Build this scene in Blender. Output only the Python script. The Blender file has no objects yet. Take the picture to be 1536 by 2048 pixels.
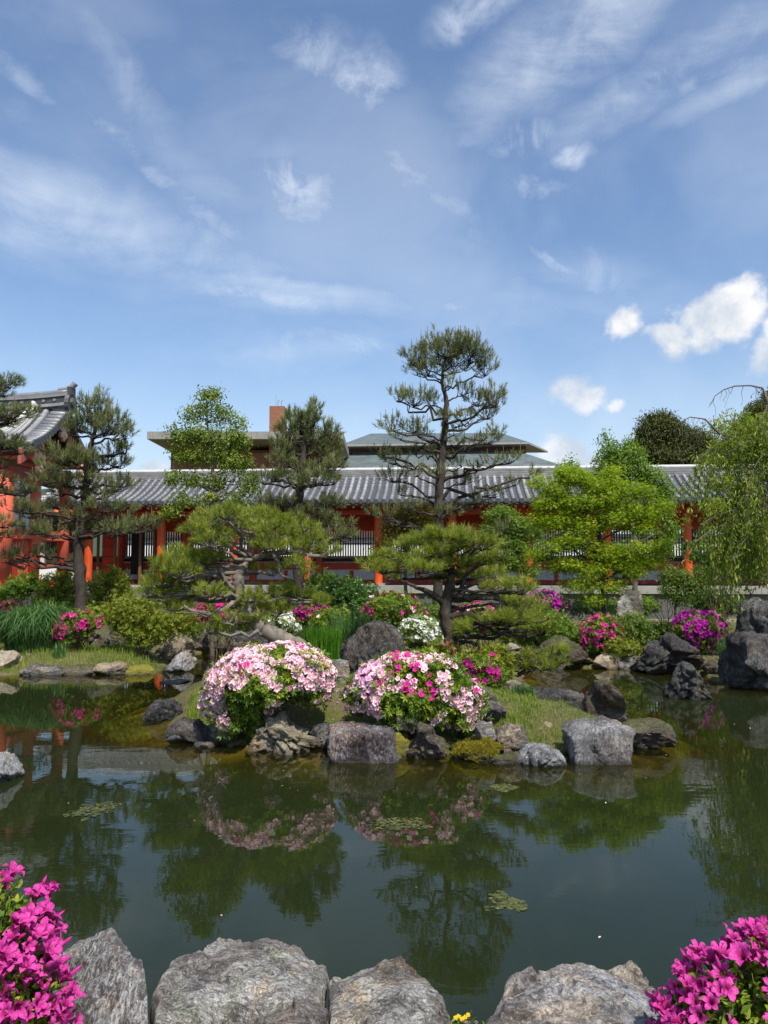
import bpy, math, random
import numpy as np
from mathutils import Vector, Matrix, noise

# ------------------------------------------------------------------ camera, world, sun
SC = bpy.context.scene
COL = SC.collection
PITCH = math.radians(4.01)
FPX = 1540.0
CAMZ = 2.0
cam_d = bpy.data.cameras.new('camera'); cam = bpy.data.objects.new('camera', cam_d); COL.objects.link(cam)
cam_d.sensor_fit = 'VERTICAL'; cam_d.sensor_height = 36.0; cam_d.lens = 36.0 * FPX / 2048.0
cam_d.clip_start = 0.05; cam_d.clip_end = 6000
cam.location = (0, 0, CAMZ); cam.rotation_euler = (math.pi / 2 + PITCH, 0, 0)
SC.camera = cam
SUN_AZ, SUN_EL = math.radians(154), math.radians(56)     # azimuth measured from +Y towards +X
SC.view_settings.view_transform = 'Standard'; SC.view_settings.look = 'None'
SC.view_settings.exposure = 0.36; SC.view_settings.gamma = 1.0; SC.view_settings.use_curve_mapping = False
SC.cycles.max_bounces = 8; SC.cycles.transparent_max_bounces = 12
SC.cycles.diffuse_bounces = 3; SC.cycles.glossy_bounces = 3; SC.cycles.transmission_bounces = 3
SC.cycles.use_denoising = True
SC.cycles.caustics_reflective = False; SC.cycles.caustics_refractive = False
sun_d = bpy.data.lights.new('sun', 'SUN'); sun_d.energy = 4.7; sun_d.angle = math.radians(0.53); sun_d.color = (1.0, 0.95, 0.87)
sun = bpy.data.objects.new('sun', sun_d); COL.objects.link(sun)
S = Vector((math.sin(SUN_AZ) * math.cos(SUN_EL), math.cos(SUN_AZ) * math.cos(SUN_EL), math.sin(SUN_EL)))
sun.rotation_euler = S.to_track_quat('Z', 'Y').to_euler()
sun.location = (6, -8, 14)

FWD = np.array([0, math.cos(PITCH), math.sin(PITCH)]); UP = np.array([0, -math.sin(PITCH), math.cos(PITCH)]); RT = np.array([1.0, 0, 0])
def ray(px, py):
    return FWD + (px - 768) / FPX * RT + (1024 - py) / FPX * UP
def pt(px, py, D):                       # the place at distance D (along Y) that the photograph shows at a pixel
    d = ray(px, py); return np.array([0, 0, CAMZ]) + d * (D / d[1])
def on(px, py, z=0.0):                   # ... at height z
    d = ray(px, py); k = (z - CAMZ) / d[2]; return np.array([0, 0, CAMZ]) + d * k

# ---- node helpers
class NT:
    def __init__(s, tree): s.t = tree; s.n = tree.nodes; s.l = tree.links
    def new(s, ty, **kw):
        n = s.n.new(ty)
        for k, v in kw.items():
            if k.startswith('i_'):
                key = k[2:]; key = int(key) if key.isdigit() else key.replace('_', ' ')
                s.put(n.inputs[key], v)
            else: setattr(n, k, v)
        return n
    def put(s, sock, v):
        if isinstance(v, bpy.types.NodeSocket): s.l.new(v, sock)
        elif isinstance(v, bpy.types.Node): s.l.new(v.outputs[0], sock)
        else:
            if sock.type == 'RGBA' and len(v) == 3: v = tuple(v) + (1,)
            sock.default_value = v
    def math(s, op, a, b=None, c=None, clamp=False):
        n = s.n.new('ShaderNodeMath'); n.operation = op; n.use_clamp = clamp
        s.put(n.inputs[0], a)
        if b is not None: s.put(n.inputs[1], b)
        if c is not None: s.put(n.inputs[2], c)
        return n.outputs[0]
    def vec(s, op, a, b=None):
        n = s.n.new('ShaderNodeVectorMath'); n.operation = op; s.put(n.inputs[0], a)
        if b is not None: s.put(n.inputs[1], b)
        return n.outputs[0]
    def noise(s, vec, scale, detail=4, rough=.55, dist=0.0, out=0):
        n = s.n.new('ShaderNodeTexNoise'); s.put(n.inputs['Vector'], vec)
        n.inputs['Scale'].default_value = scale; n.inputs['Detail'].default_value = detail
        n.inputs['Roughness'].default_value = rough; n.inputs['Distortion'].default_value = dist
        return n.outputs[out]
    def map(s, vec, loc=(0, 0, 0), rot=(0, 0, 0), scale=(1, 1, 1), ty='POINT'):
        n = s.n.new('ShaderNodeMapping'); n.vector_type = ty; s.put(n.inputs[0], vec)
        n.inputs[1].default_value = loc; n.inputs[2].default_value = rot; n.inputs[3].default_value = scale
        return n.outputs[0]
    def ramp(s, fac, stops, interp='LINEAR'):
        n = s.n.new('ShaderNodeValToRGB'); s.put(n.inputs[0], fac); cr = n.color_ramp; cr.interpolation = interp
        while len(cr.elements) < len(stops): cr.elements.new(.5)
        for e, (p, c) in zip(cr.elements, stops):
            e.position = p
            if not hasattr(c, '__len__'): c = (c, c, c)
            e.color = tuple(c)[:3] + (1,)
        return n.outputs[0]
    def mix(s, fac, a, b, mode='MIX'):
        n = s.n.new('ShaderNodeMix'); n.data_type = 'RGBA'; n.blend_type = mode
        s.put(n.inputs[0], fac); s.put(n.inputs[6], a); s.put(n.inputs[7], b); return n.outputs[2]
    def smooth(s, v, a, b):
        n = s.n.new('ShaderNodeMapRange'); n.interpolation_type = 'SMOOTHSTEP'; s.put(n.inputs[0], v)
        n.inputs[1].default_value = a; n.inputs[2].default_value = b; return n.outputs[0]

def sky_world():
    w = bpy.data.worlds.new('World'); SC.world = w; w.use_nodes = True
    t = NT(w.node_tree); t.n.clear()
    sky = t.new('ShaderNodeTexSky', sky_type='NISHITA'); sky.sun_disc = False
    sky.sun_elevation = SUN_EL; sky.sun_rotation = SUN_AZ; sky.altitude = 100
    sky.air_density = 1.15; sky.dust_density = 0.9; sky.ozone_density = 2.2
    d = t.new('ShaderNodeTexCoord').outputs['Generated']
    dwm = t.vec('ADD', d, t.vec('MULTIPLY', t.vec('SUBTRACT', t.noise(d, 7, 5, .6, 0, 1), (.5, .5, .5)), (.075, .075, .075)))
    def mask(blobs, soft=(0.0, 1.0)):
        acc = None
        for px, py, rx, ry, ang, k in blobs:
            c = ray(px, py); c = c / np.linalg.norm(c)
            m = t.map(dwm, loc=tuple(c), rot=(0, math.radians(ang), 0), scale=(rx / FPX, 1.0, ry / FPX), ty='TEXTURE')
            g = t.new('ShaderNodeTexGradient', gradient_type='SPHERICAL'); t.put(g.inputs[0], m)
            v = t.math('MULTIPLY', t.smooth(g.outputs['Fac'], soft[0], soft[1]), k)
            acc = v if acc is None else t.math('MAXIMUM', acc, v)
        return acc
    front = t.math('GREATER_THAN', t.new('ShaderNodeSeparateXYZ', i_0=d).outputs[1], 0.0)
    # thin high cloud: streaks
    wob = t.noise(d, 2.2, 3, .5, 0, 1)
    dw = t.vec('ADD', d, t.map(wob, scale=(.12, .12, .12)))
    sA = t.noise(t.map(dw, rot=(0, math.radians(16), 0), scale=(2.0, 3, 9)), 1.0, 7, .52, .25)
    sB = t.noise(t.map(dw, rot=(0, math.radians(-28), 0), scale=(2.6, 3, 10)), 1.1, 8, .58, .3)
    sC = t.noise(t.map(dw, rot=(0, math.radians(30), 0), scale=(1.6, 3, 7)), 2.2, 8, .6, .3)
    fine = t.noise(d, 16, 8, .65, .6)
    # ang > 0: falls to the right in the picture
    mA = mask([(150, 440, 520, 130, 12, .85), (560, 560, 420, 110, 4, .8), (300, 270, 500, 80, 28, .40), (560, 350, 330, 240, 20, .33),
               (950, 540, 420, 70, 30, .34), (620, 700, 420, 60, -3, .55), (200, 90, 330, 160, 40, .26), (900, 660, 900, 110, 0, .30), (60, 240, 300, 60, 24, .4)])
    mB = mask([(1130, 90, 420, 100, -28, .80), (1300, 150, 300, 70, -22, .72), (1000, 200, 360, 90, -35, .35), (1500, 130, 200, 50, -25, .6), (1200, 560, 300, 70, 20, .3)])
    mC = mask([(730, 165, 85, 62, -10, 1.05), (640, 120, 130, 60, 15, .62), (590, 375, 150, 75, 22, .9), (940, 25, 110, 50, -12, .95), (1040, 292, 85, 26, -4, .95), (1140, 303, 60, 20, 6, .85),
               (1080, 262, 90, 28, 0, .5), (1060, 355, 90, 20, 5, .6), (1290, 165, 90, 34, -14, .8), (600, 690, 130, 45, -5, .6), (1400, 150, 80, 22, -18, .6), (1190, 555, 110, 50, 30, .4)])
    cir = t.math('MULTIPLY', mA, t.smooth(t.math('ADD', t.math('MULTIPLY', sA, .8), t.math('MULTIPLY', fine, .2)), .34, .66))
    cir = t.math('MAXIMUM', cir, t.math('MULTIPLY', mB, t.smooth(t.math('ADD', t.math('MULTIPLY', sB, .75), t.math('MULTIPLY', fine, .25)), .36, .66)))
    fl = t.math('MULTIPLY', mC, t.smooth(t.math('ADD', t.math('MULTIPLY', fine, .65), t.math('MULTIPLY', sB, .35)), .36, .66))
    cir = t.math('MAXIMUM', cir, fl)
    mD = mask([(260, 305, 380, 30, 29, .62), (840, 370, 300, 40, 40, .55), (1105, 520, 90, 11, 40, .6), (250, 180, 60, 200, -25, .35), (330, 420, 260, 46, 14, .5), (520, 590, 260, 44, 2, .8), (650, 700, 220, 36, -4, .7), (1150, 120, 300, 34, -33, .6), (1290, 150, 130, 24, -24, .6), (1180, 570, 90, 30, 20, .5), (900, 605, 90, 12, 0, .5)])
    cir = t.math('MAXIMUM', cir, t.math('MULTIPLY', mD, t.smooth(t.math('ADD', t.math('MULTIPLY', fine, .45), t.math('MULTIPLY', sC, .55)), .36, .66)))
    hz = t.smooth(t.new('ShaderNodeSeparateXYZ', i_0=d).outputs[2], .34, -.02)
    veil = t.math('MULTIPLY', t.math('POWER', hz, 1.3), .78)
    soft = t.math('MULTIPLY', t.smooth(t.noise(dw, 3.2, 6, .55, .4), .38, .75), .28)
    cir = t.math('MAXIMUM', cir, soft)
    # elsewhere on the sky dome: the same kind of thin cloud
    back = t.math('MULTIPLY', t.math('SUBTRACT', 1.0, front), t.math('MULTIPLY', t.smooth(sA, .45, .8), .4))
    cir = t.math('ADD', t.math('MULTIPLY', cir, front), back)
    cir = t.math('MULTIPLY', cir, .72)
    # heaped cloud
    cn = t.math('ADD', t.math('MULTIPLY', t.noise(d, 13, 9, .6, .2), .7), t.math('MULTIPLY', t.noise(d, 42, 8, .62, .2), .3))
    def heap(blobs, e0, e1):
        m = mask(blobs)
        return t.math('MULTIPLY', t.smooth(t.math('ADD', m, t.math('MULTIPLY', t.math('SUBTRACT', cn, .5), 3.0)), e0, e1), t.smooth(m, 0.0, .22))
    cum = heap([(1410, 645, 95, 75, 0, 1), (1450, 605, 72, 62, 0, 1), (1472, 635, 62, 75, 0, 1), (1252, 645, 46, 40, 0, .9), (1345, 660, 62, 30, 0, .8), (1575, 655, 50, 50, 0, .9)], .08, .80)
    cum2 = heap([(1165, 795, 85, 48, 0, 1), (1230, 815, 60, 30, 0, .8), (1130, 905, 70, 42, 0, 1), (1175, 925, 70, 32, 0, 1), (320, 925, 60, 18, 0, .9), (1540, 705, 50, 60, 0, .9)], .10, .75)
    cum = t.math('MAXIMUM', t.math('MULTIPLY', cum, .92), t.math('MULTIPLY', cum2, .78))
    cum = t.math('MULTIPLY', cum, front)
    lit = t.smooth(t.math('ADD', t.noise(t.vec('ADD', d, (0.010, 0, 0.016)), 17, 8, .58, .15), t.math('MULTIPLY', t.math('SUBTRACT', t.noise(t.vec('ADD', d, (-.012, 0, -.02)), 6, 3, .5), .5), .7)),   .30, .62)
    ccol = t.mix(lit, (7.0, 6.9, 6.8), (4.1, 4.6, 5.3))
    # scattered light: thin cloud is a bit dimmer than the heaps
    skyc = t.mix(1.0, sky.outputs[0], (.95, 1.0, 1.08), 'MULTIPLY')
    skyc = t.mix(veil, skyc, (4.3, 5.2, 6.3))
    col = t.mix(cir, skyc, (6.6, 7.1, 7.7))
    col = t.mix(cum, col, ccol)
    bg = t.new('ShaderNodeBackground', i_Color=col, i_Strength=0.118)
    out = t.new('ShaderNodeOutputWorld'); t.l.new(bg.outputs[0], out.inputs[0])
    w.cycles.sampling_method = 'MANUAL'; w.cycles.sample_map_resolution = 512
sky_world()

# ------------------------------------------------------------------ materials
def new_mat(name):
    m = bpy.data.materials.new(name); m.use_nodes = True; t = NT(m.node_tree); t.n.clear()
    out = t.new('ShaderNodeOutputMaterial'); return m, t, out
def principled(t, out, col, rough=.6, spec=.4, bump=None, bstr=.3, bdist=.02, **kw):
    p = t.new('ShaderNodeBsdfPrincipled'); t.put(p.inputs['Base Color'], col); t.put(p.inputs['Roughness'], rough)
    t.put(p.inputs['Specular IOR Level'], spec)
    if bump is not None:
        b = t.new('ShaderNodeBump'); b.inputs['Strength'].default_value = bstr; b.inputs['Distance'].default_value = bdist
        t.put(b.inputs['Height'], bump); t.l.new(b.outputs[0], p.inputs['Normal'])
    t.l.new(p.outputs[0], out.inputs[0]); return p

def rock_mat(name, dark, mid, light, vein=(.55, .54, .5), veinamt=.5, moss=None, mossamt=0, scale=1.0, stretch=(1, 1, 3), rot=(.5, .4, 0), crack=1.0):
    m, t, out = new_mat(name)
    tc = t.new('ShaderNodeTexCoord').outputs['Object']; scale *= .72
    rnd = t.new('ShaderNodeObjectInfo').outputs['Random']
    off = t.new('ShaderNodeCombineXYZ', i_0=t.math('MULTIPLY', rnd, 37.0), i_1=t.math('MULTIPLY', rnd, 11.0)).outputs[0]
    c = t.vec('ADD', t.map(tc, scale=(scale,) * 3), off)
    cs = t.map(c, rot=rot, scale=stretch)
    n1 = t.noise(c, 2.6, 6, .6, .4); n2 = t.noise(cs, 6, 9, .70, 1.2); n3 = t.noise(c, 38, 5, .7, .3); n4 = t.noise(cs, 15, 9, .78, 1.8)
    n5 = t.noise(c, 130, 3, .7)
    big = t.math('ADD', t.math('MULTIPLY', n1, .55), t.math('MULTIPLY', n2, .45))
    base = t.ramp(big, [(.40, dark), (.49, mid), (.585, light)])
    vm = t.math('MULTIPLY', t.ramp(n4, [(.50, 0), (.55, 1)]), t.ramp(big, [(.44, .25), (.55, 1)]))
    base = t.mix(t.math('MULTIPLY', vm, veinamt), base, vein)
    base = t.mix(t.math('MULTIPLY', t.ramp(n3, [(.57, 0), (.62, 1)]), .55 * min(1, veinamt + .3)), base, vein)
    base = t.mix(t.ramp(n4, [(.40, .75), (.47, 0)]), base, (dark[0] * .6, dark[1] * .55, dark[2] * .55))
    base = t.mix(t.ramp(n5, [(.36, .6), (.5, 0)]), base, (dark[0] * .8, dark[1] * .8, dark[2] * .8))
    lich = t.noise(c, 8, 6, .75, .8)
    base = t.mix(t.ramp(lich, [(.60, 0), (.64, .6)]), base, (min(.5, light[0] * 1.3), min(.5, light[1] * 1.32), min(.5, light[2] * 1.2)))
    pn = t.noise(c, 1.15, 5, .6, .6)
    base = t.mix(t.ramp(pn, [(.40, .8), (.50, 0)]), base, t.mix(1, base, (.46, .40, .385), 'MULTIPLY'))
    base = t.mix(t.ramp(pn, [(.54, 0), (.64, .55)]), base, t.mix(1, base, (1.35, 1.36, 1.36), 'MULTIPLY'))
    wn = t.noise(t.vec('ADD', c, (5, 9, 2)), 1.9, 5, .65, .8)
    base = t.mix(t.ramp(wn, [(.50, 0), (.62, .75)]), base, t.mix(1, base, (1.30, 1.04, .74), 'MULTIPLY'))
    base = t.mix(t.ramp(wn, [(.36, .6), (.46, 0)]), base, t.mix(1, base, (.80, .86, .62), 'MULTIPLY'))
    if moss:
        nz = t.new('ShaderNodeSeparateXYZ', i_0=t.new('ShaderNodeNewGeometry').outputs['Normal']).outputs[2]
        mm = t.math('MULTIPLY', t.smooth(t.math('ADD', nz, t.math('MULTIPLY', n1, .9)), .7 - mossamt, 1.3 - mossamt), t.ramp(n3, [(.3, .4), (.5, 1)]))
        base = t.mix(mm, base, moss)
    # a damp dark band at the waterline (world height)
    pz = t.new('ShaderNodeSeparateXYZ', i_0=t.new('ShaderNodeNewGeometry').outputs['Position']).outputs[2]
    wet = t.smooth(t.math('ADD', pz, t.math('MULTIPLY', n2, .05)), .10, .035)
    base = t.mix(t.math('MULTIPLY', wet, .65), base, (.028, .027, .018))
    ridg = t.math('ABSOLUTE', t.math('SUBTRACT', n2, .5))
    h = t.math('ADD', t.math('MULTIPLY', n2, .8), t.math('ADD', t.math('MULTIPLY', n4, .45), t.math('ADD', t.math('MULTIPLY', n3, .22), t.math('ADD', t.math('MULTIPLY', n5, .06), t.math('MULTIPLY', ridg, 1.4 * crack)))))
    principled(t, out, base, t.ramp(n3, [(.3, .55), (.7, .85)]), .35, h, 1.0, .045)
    return m

def attr(t, name): return t.new('ShaderNodeAttribute', attribute_name=name).outputs['Fac']
def leaf_mat(name, stops, trans=.35, rough=.5, tint=1.25, inst=False, spec=.35):
    m, t, out = new_mat(name)
    f = t.new('ShaderNodeObjectInfo').outputs['Random'] if inst else attr(t, 'rnd')
    col = t.ramp(f, stops)
    pos = t.new('ShaderNodeNewGeometry').outputs['Position']
    col = t.mix(t.math('MULTIPLY', t.ramp(t.noise(pos, 2.2, 2, .5), [(.4, 0), (.62, 1)]), .28), col, t.mix(1, col, (.62, .72, .6), 'MULTIPLY'))
    p = t.new('ShaderNodeBsdfPrincipled'); t.put(p.inputs['Base Color'], col); p.inputs['Roughness'].default_value = rough; p.inputs['Specular IOR Level'].default_value = spec
    tr = t.new('ShaderNodeBsdfTranslucent'); t.put(tr.inputs[0], t.mix(1, col, (1.15 * tint, 1.25 * tint, .5 * tint), 'MULTIPLY'))
    mx = t.new('ShaderNodeMixShader'); mx.inputs[0].default_value = trans
    t.l.new(p.outputs[0], mx.inputs[1]); t.l.new(tr.outputs[0], mx.inputs[2]); t.l.new(mx.outputs[0], out.inputs[0])
    return m
def petal_mat(name, edge, throat, trans=.3, var=.25, spots=False):
    m, t, out = new_mat(name)
    th = attr(t, 'thr')
    rnd = t.math('ADD', t.new('ShaderNodeObjectInfo').outputs['Random'], attr(t, 'rnd'))
    rnd = t.math('FRACT', rnd)
    col = t.mix(t.smooth(th, .25, 1.0), edge, throat)
    col = t.mix(t.math('MULTIPLY', rnd, var), col, t.mix(1, col, (.82, .55, .75), 'MULTIPLY'))
    if spots:
        oc = t.new('ShaderNodeTexCoord').outputs['Object']; vn = t.noise(t.map(oc, scale=(1, 1, .25)), 7, 4, .6)
        col = t.mix(t.math('MULTIPLY', t.ramp(vn, [(.40, 1), (.52, 0)]), .55), col, t.mix(1, col, (.62, .35, .6), 'MULTIPLY'))
        col = t.mix(t.math('MULTIPLY', t.ramp(vn, [(.54, 0), (.68, 1)]), .4), col, (.80, .24, .62))
        sp = t.noise(oc, 13, 2, .5)
        col = t.mix(t.math('MULTIPLY', t.ramp(sp, [(.56, 0), (.62, 1)]), t.smooth(th, .35, .8)), col, (.25, .005, .08))
    p = t.new('ShaderNodeBsdfPrincipled'); t.put(p.inputs['Base Color'], col); p.inputs['Roughness'].default_value = .62; p.inputs['Specular IOR Level'].default_value = .22
    tr = t.new('ShaderNodeBsdfTranslucent'); t.put(tr.inputs[0], col)
    mx = t.new('ShaderNodeMixShader'); mx.inputs[0].default_value = trans
    t.l.new(p.outputs[0], mx.inputs[1]); t.l.new(tr.outputs[0], mx.inputs[2]); t.l.new(mx.outputs[0], out.inputs[0])
    return m
def plain(name, col, rough=.6, spec=.4, var=.25, nscale=3.0, fine=60, bstr=.15, stretch=(1, 1, 1), streak=0):
    m, t, out = new_mat(name)
    tc = t.map(t.new('ShaderNodeTexCoord').outputs['Object'], scale=stretch)
    n = t.noise(tc, nscale, 6, .62, .3); nf = t.noise(tc, fine, 4, .6)
    dk = tuple(c * (1 - var) for c in col); lt = tuple(min(1, c * (1 + var * .8)) for c in col)
    c = t.ramp(t.math('ADD', t.math('MULTIPLY', n, .75), t.math('MULTIPLY', nf, .25)), [(.34, dk), (.5, col), (.66, lt)])
    if streak:
        s = t.noise(t.map(t.new('ShaderNodeTexCoord').outputs['Object'], scale=(9, 9, .6)), 1.2, 5, .6)
        c = t.mix(t.math('MULTIPLY', t.ramp(s, [(.5, 0), (.68, 1)]), streak), c, tuple(x * .45 for x in col))
    principled(t, out, c, rough, spec, nf, bstr, .004)
    return m

M = {}
M['stone_grey'] = rock_mat('stone_grey', (.05, .048, .046), (.15, .145, .135), (.28, .275, .26), veinamt=.6)
M['stone_light'] = rock_mat('stone_light', (.075, .075, .08), (.22, .22, .225), (.42, .42, .41), (.70, .70, .68), veinamt=.6, stretch=(3.5, 3.5, .7), rot=(.1, .1, 0))
M['stone_dark'] = rock_mat('stone_dark', (.014, .014, .015), (.045, .041, .040), (.105, .098, .092), (.38, .38, .37), veinamt=.28, stretch=(1.6, 1.6, .8), rot=(.2, .2, 0))
M['stone_brown'] = rock_mat('stone_brown', (.028, .021, .017), (.095, .072, .056), (.20, .165, .13), (.46, .43, .38), veinamt=.38, moss=(.075, .08, .02), mossamt=-.12)
M['stone_beige'] = rock_mat('stone_beige', (.12, .095, .065), (.32, .27, .20), (.50, .44, .35), (.6, .55, .45), veinamt=.25, stretch=(1, 1, 2.5), rot=(.3, .9, 0))
M['stone_purple'] = rock_mat('stone_purple', (.030, .022, .028), (.085, .064, .076), (.17, .148, .16), (.60, .60, .61), veinamt=.6, stretch=(2.4, 2.4, .6), rot=(0, .2, 0))
M['stone_moss'] = rock_mat('stone_moss', (.05, .045, .03), (.12, .11, .08), (.2, .18, .13), veinamt=.2, moss=(.21, .19, .018), mossamt=.65)
M['stone_front'] = rock_mat('stone_front', (.085, .075, .068), (.28, .26, .235), (.50, .475, .435), (.82, .80, .73), veinamt=.9, scale=2.1, stretch=(1, 2.2, 1.2), rot=(.2, 0, .5))
M['stone_front_vertical'] = rock_mat('stone_front_vertical', (.04, .032, .032), (.13, .112, .108), (.29, .27, .255), (.74, .73, .69), veinamt=.7, scale=1.6, stretch=(2.8, .8, .8), rot=(0, 0, -.25))
M['stone_front_blue'] = rock_mat('stone_front_blue', (.07, .063, .063), (.25, .25, .258), (.43, .44, .455), (.70, .70, .70), veinamt=.7, scale=1.5, stretch=(1, 1.5, 1.2), rot=(.3, 0, 1.1))

M['bark_dark'] = plain('bark_dark', (.050, .040, .032), .9, .2, .6, 9, 70, .9, (1, 1, .45))
M['bark_light'] = plain('bark_light', (.165, .140, .115), .9, .2, .55, 10, 60, .9, (1, 1, .45))
M['bark_smooth'] = plain('bark_smooth', (.12, .10, .078), .85, .2, .4, 8, 60, .5, (1, 1, .5))
M['twig'] = plain('twig', (.085, .06, .04), .85, .2, .3, 12, 60, .3)
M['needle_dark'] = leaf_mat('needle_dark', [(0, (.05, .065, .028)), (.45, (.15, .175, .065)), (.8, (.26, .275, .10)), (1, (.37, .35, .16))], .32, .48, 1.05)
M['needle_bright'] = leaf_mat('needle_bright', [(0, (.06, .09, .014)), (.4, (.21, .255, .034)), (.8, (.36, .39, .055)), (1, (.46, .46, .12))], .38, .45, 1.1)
M['candle'] = leaf_mat('candle', [(0, (.20, .17, .085)), (1, (.33, .28, .16))], .2, .6)
M['leaf_maple'] = leaf_mat('leaf_maple', [(0, (.06, .10, .006)), (.45, (.23, .32, .012)), (.8, (.40, .46, .02)), (1, (.50, .53, .04))], .5, .42, 1.3)
M['leaf_olive'] = leaf_mat('leaf_olive', [(0, (.040, .080, .012)), (.5, (.115, .18, .022)), (.9, (.21, .27, .035)), (1, (.30, .31, .06))], .38, .42)
M['leaf_olive2'] = leaf_mat('leaf_olive2', [(0, (.06, .10, .012)), (.5, (.17, .235, .025)), (.9, (.30, .35, .04)), (1, (.38, .38, .07))], .42, .42)
M['leaf_fresh'] = leaf_mat('leaf_fresh', [(0, (.06, .12, .015)), (.5, (.15, .24, .03)), (1, (.28, .36, .05))], .42, .42, 1.3)
M['leaf_yellow'] = leaf_mat('leaf_yellow', [(0, (.08, .12, .012)), (.5, (.20, .24, .02)), (1, (.36, .33, .04))], .4, .45)
M['leaf_autumn'] = leaf_mat('leaf_autumn', [(0, (.08, .09, .015)), (.6, (.20, .17, .02)), (.85, (.33, .20, .02)), (1, (.38, .13, .03))], .4, .45)
M['leaf_deep'] = leaf_mat('leaf_deep', [(0, (.02, .06, .008)), (.5, (.06, .14, .016)), (1, (.13, .24, .03))], .32, .32, spec=.5)
M['leaf_cypress'] = leaf_mat('leaf_cypress', [(0, (.018, .03, .008)), (.5, (.07, .085, .018)), (1, (.18, .17, .035))], .25, .55)
M['leaf_azalea'] = leaf_mat('leaf_azalea', [(0, (.035, .080, .008)), (.45, (.13, .215, .018)), (.85, (.30, .36, .030)), (1, (.46, .44, .06))], .38, .42)
M['leaf_azalea_near'] = leaf_mat('leaf_azalea_near', [(0, (.06, .13, .012)), (.5, (.17, .27, .025)), (1, (.40, .44, .05))], .35, .42, inst=True)
M['grass'] = leaf_mat('grass', [(0, (.08, .12, .02)), (.5, (.20, .27, .035)), (1, (.38, .40, .09))], .38, .5)
M['reed'] = leaf_mat('reed', [(0, (.035, .12, .012)), (.5, (.09, .23, .018)), (1, (.18, .33, .03))], .4, .4, 1.2)
M['sedge'] = leaf_mat('sedge', [(0, (.03, .08, .025)), (.5, (.08, .17, .05)), (1, (.18, .30, .09))], .35, .4)
M['dry_grass'] = leaf_mat('dry_grass', [(0, (.16, .15, .07)), (1, (.42, .39, .22))], .3, .6)
M['cover'] = leaf_mat('cover', [(0, (.015, .03, .010)), (.6, (.045, .075, .025)), (1, (.11, .14, .06))], .25, .45)
M['moss_tuft'] = leaf_mat('moss_tuft', [(0, (.12, .10, .008)), (.6, (.27, .23, .015)), (1, (.38, .30, .03))], .2, .8)

M['petal_pale'] = petal_mat('petal_pale', (.96, .73, .76), (.82, .18, .33), .32, .30)
M['petal_lilac'] = petal_mat('petal_lilac', (.86, .52, .76), (.72, .16, .42), .3, .35)
M['petal_hot'] = petal_mat('petal_hot', (.74, .035, .33), (.5, .01, .16), .3, .4)
M['petal_magenta'] = petal_mat('petal_magenta', (.50, .012, .26), (.32, .004, .13), .3, .5)
M['petal_purple'] = petal_mat('petal_purple', (.55, .025, .42), (.35, .01, .22), .3, .5)
M['petal_white'] = petal_mat('petal_white', (.82, .83, .78), (.66, .72, .45), .3, .15)
M['petal_near'] = petal_mat('petal_near', (.66, .065, .36), (.34, .006, .10), .24, .95, True)
M['petal_yellow'] = petal_mat('petal_yellow', (.8, .62, .02), (.8, .4, .01), .3, .15)
M['petal_iris'] = petal_mat('petal_iris', (.10, .05, .35), (.3, .2, .5), .3, .3)

M['lacquer_orange'] = plain('lacquer_orange', (.62, .085, .014), .5, .4, .22, 2.5, 40, .1, (1, 1, .6), streak=.3)
M['lacquer_red'] = plain('lacquer_red', (.46, .048, .018), .5, .4, .22, 2.5, 40, .1, streak=.2)
M['lacquer_salmon'] = plain('lacquer_salmon', (.62, .115, .065), .6, .3, .2, 2.0, 40, .1, (1, 1, .5), streak=.3)
M['lacquer_faded'] = plain('lacquer_faded', (.36, .105, .080), .7, .3, .22, 2.0, 40, .1, (1, 1, .5), streak=.3)
M['carving'] = plain('carving', (.62, .40, .28), .7, .3, .25, 6, 50, .3)
M['plaster'] = plain('plaster', (.66, .65, .62), .85, .2, .08, 1.5, 60, .1, streak=.25)
M['plaster_bright'] = plain('plaster_bright', (.80, .80, .78), .85, .2, .06, 1.5, 60, .1)
M['wood_brown'] = plain('wood_brown', (.15, .075, .032), .7, .3, .3, 3, 50, .2, (1, 1, .3))
M['wood_dark'] = plain('wood_dark', (.022, .018, .016), .7, .3, .3, 3, 50, .2)
M['rafter_end'] = plain('rafter_end', (.62, .42, .22), .7, .3, .12)
M['screen_green'] = plain('screen_green', (.018, .042, .030), .35, .5, .3)
M['lattice_wood'] = plain('lattice_wood', (.045, .034, .026), .7, .3, .3)
M['steel'] = plain('steel', (.25, .25, .26), .4, .5, .1)
M['concrete'] = plain('concrete', (.27, .26, .235), .85, .2, .22, 1.2, 30, .2, streak=.5)
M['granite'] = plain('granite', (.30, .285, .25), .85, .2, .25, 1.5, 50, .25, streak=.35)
M['granite_shaded'] = plain('granite_shaded', (.115, .11, .10), .85, .2, .3, 1.5, 50, .25, streak=.45)  # tree shade on the platform wall is put into this darker granite
M['gravel'] = plain('gravel', (.34, .29, .225), .95, .15, .35, 25, 140, 1.0)

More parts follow.
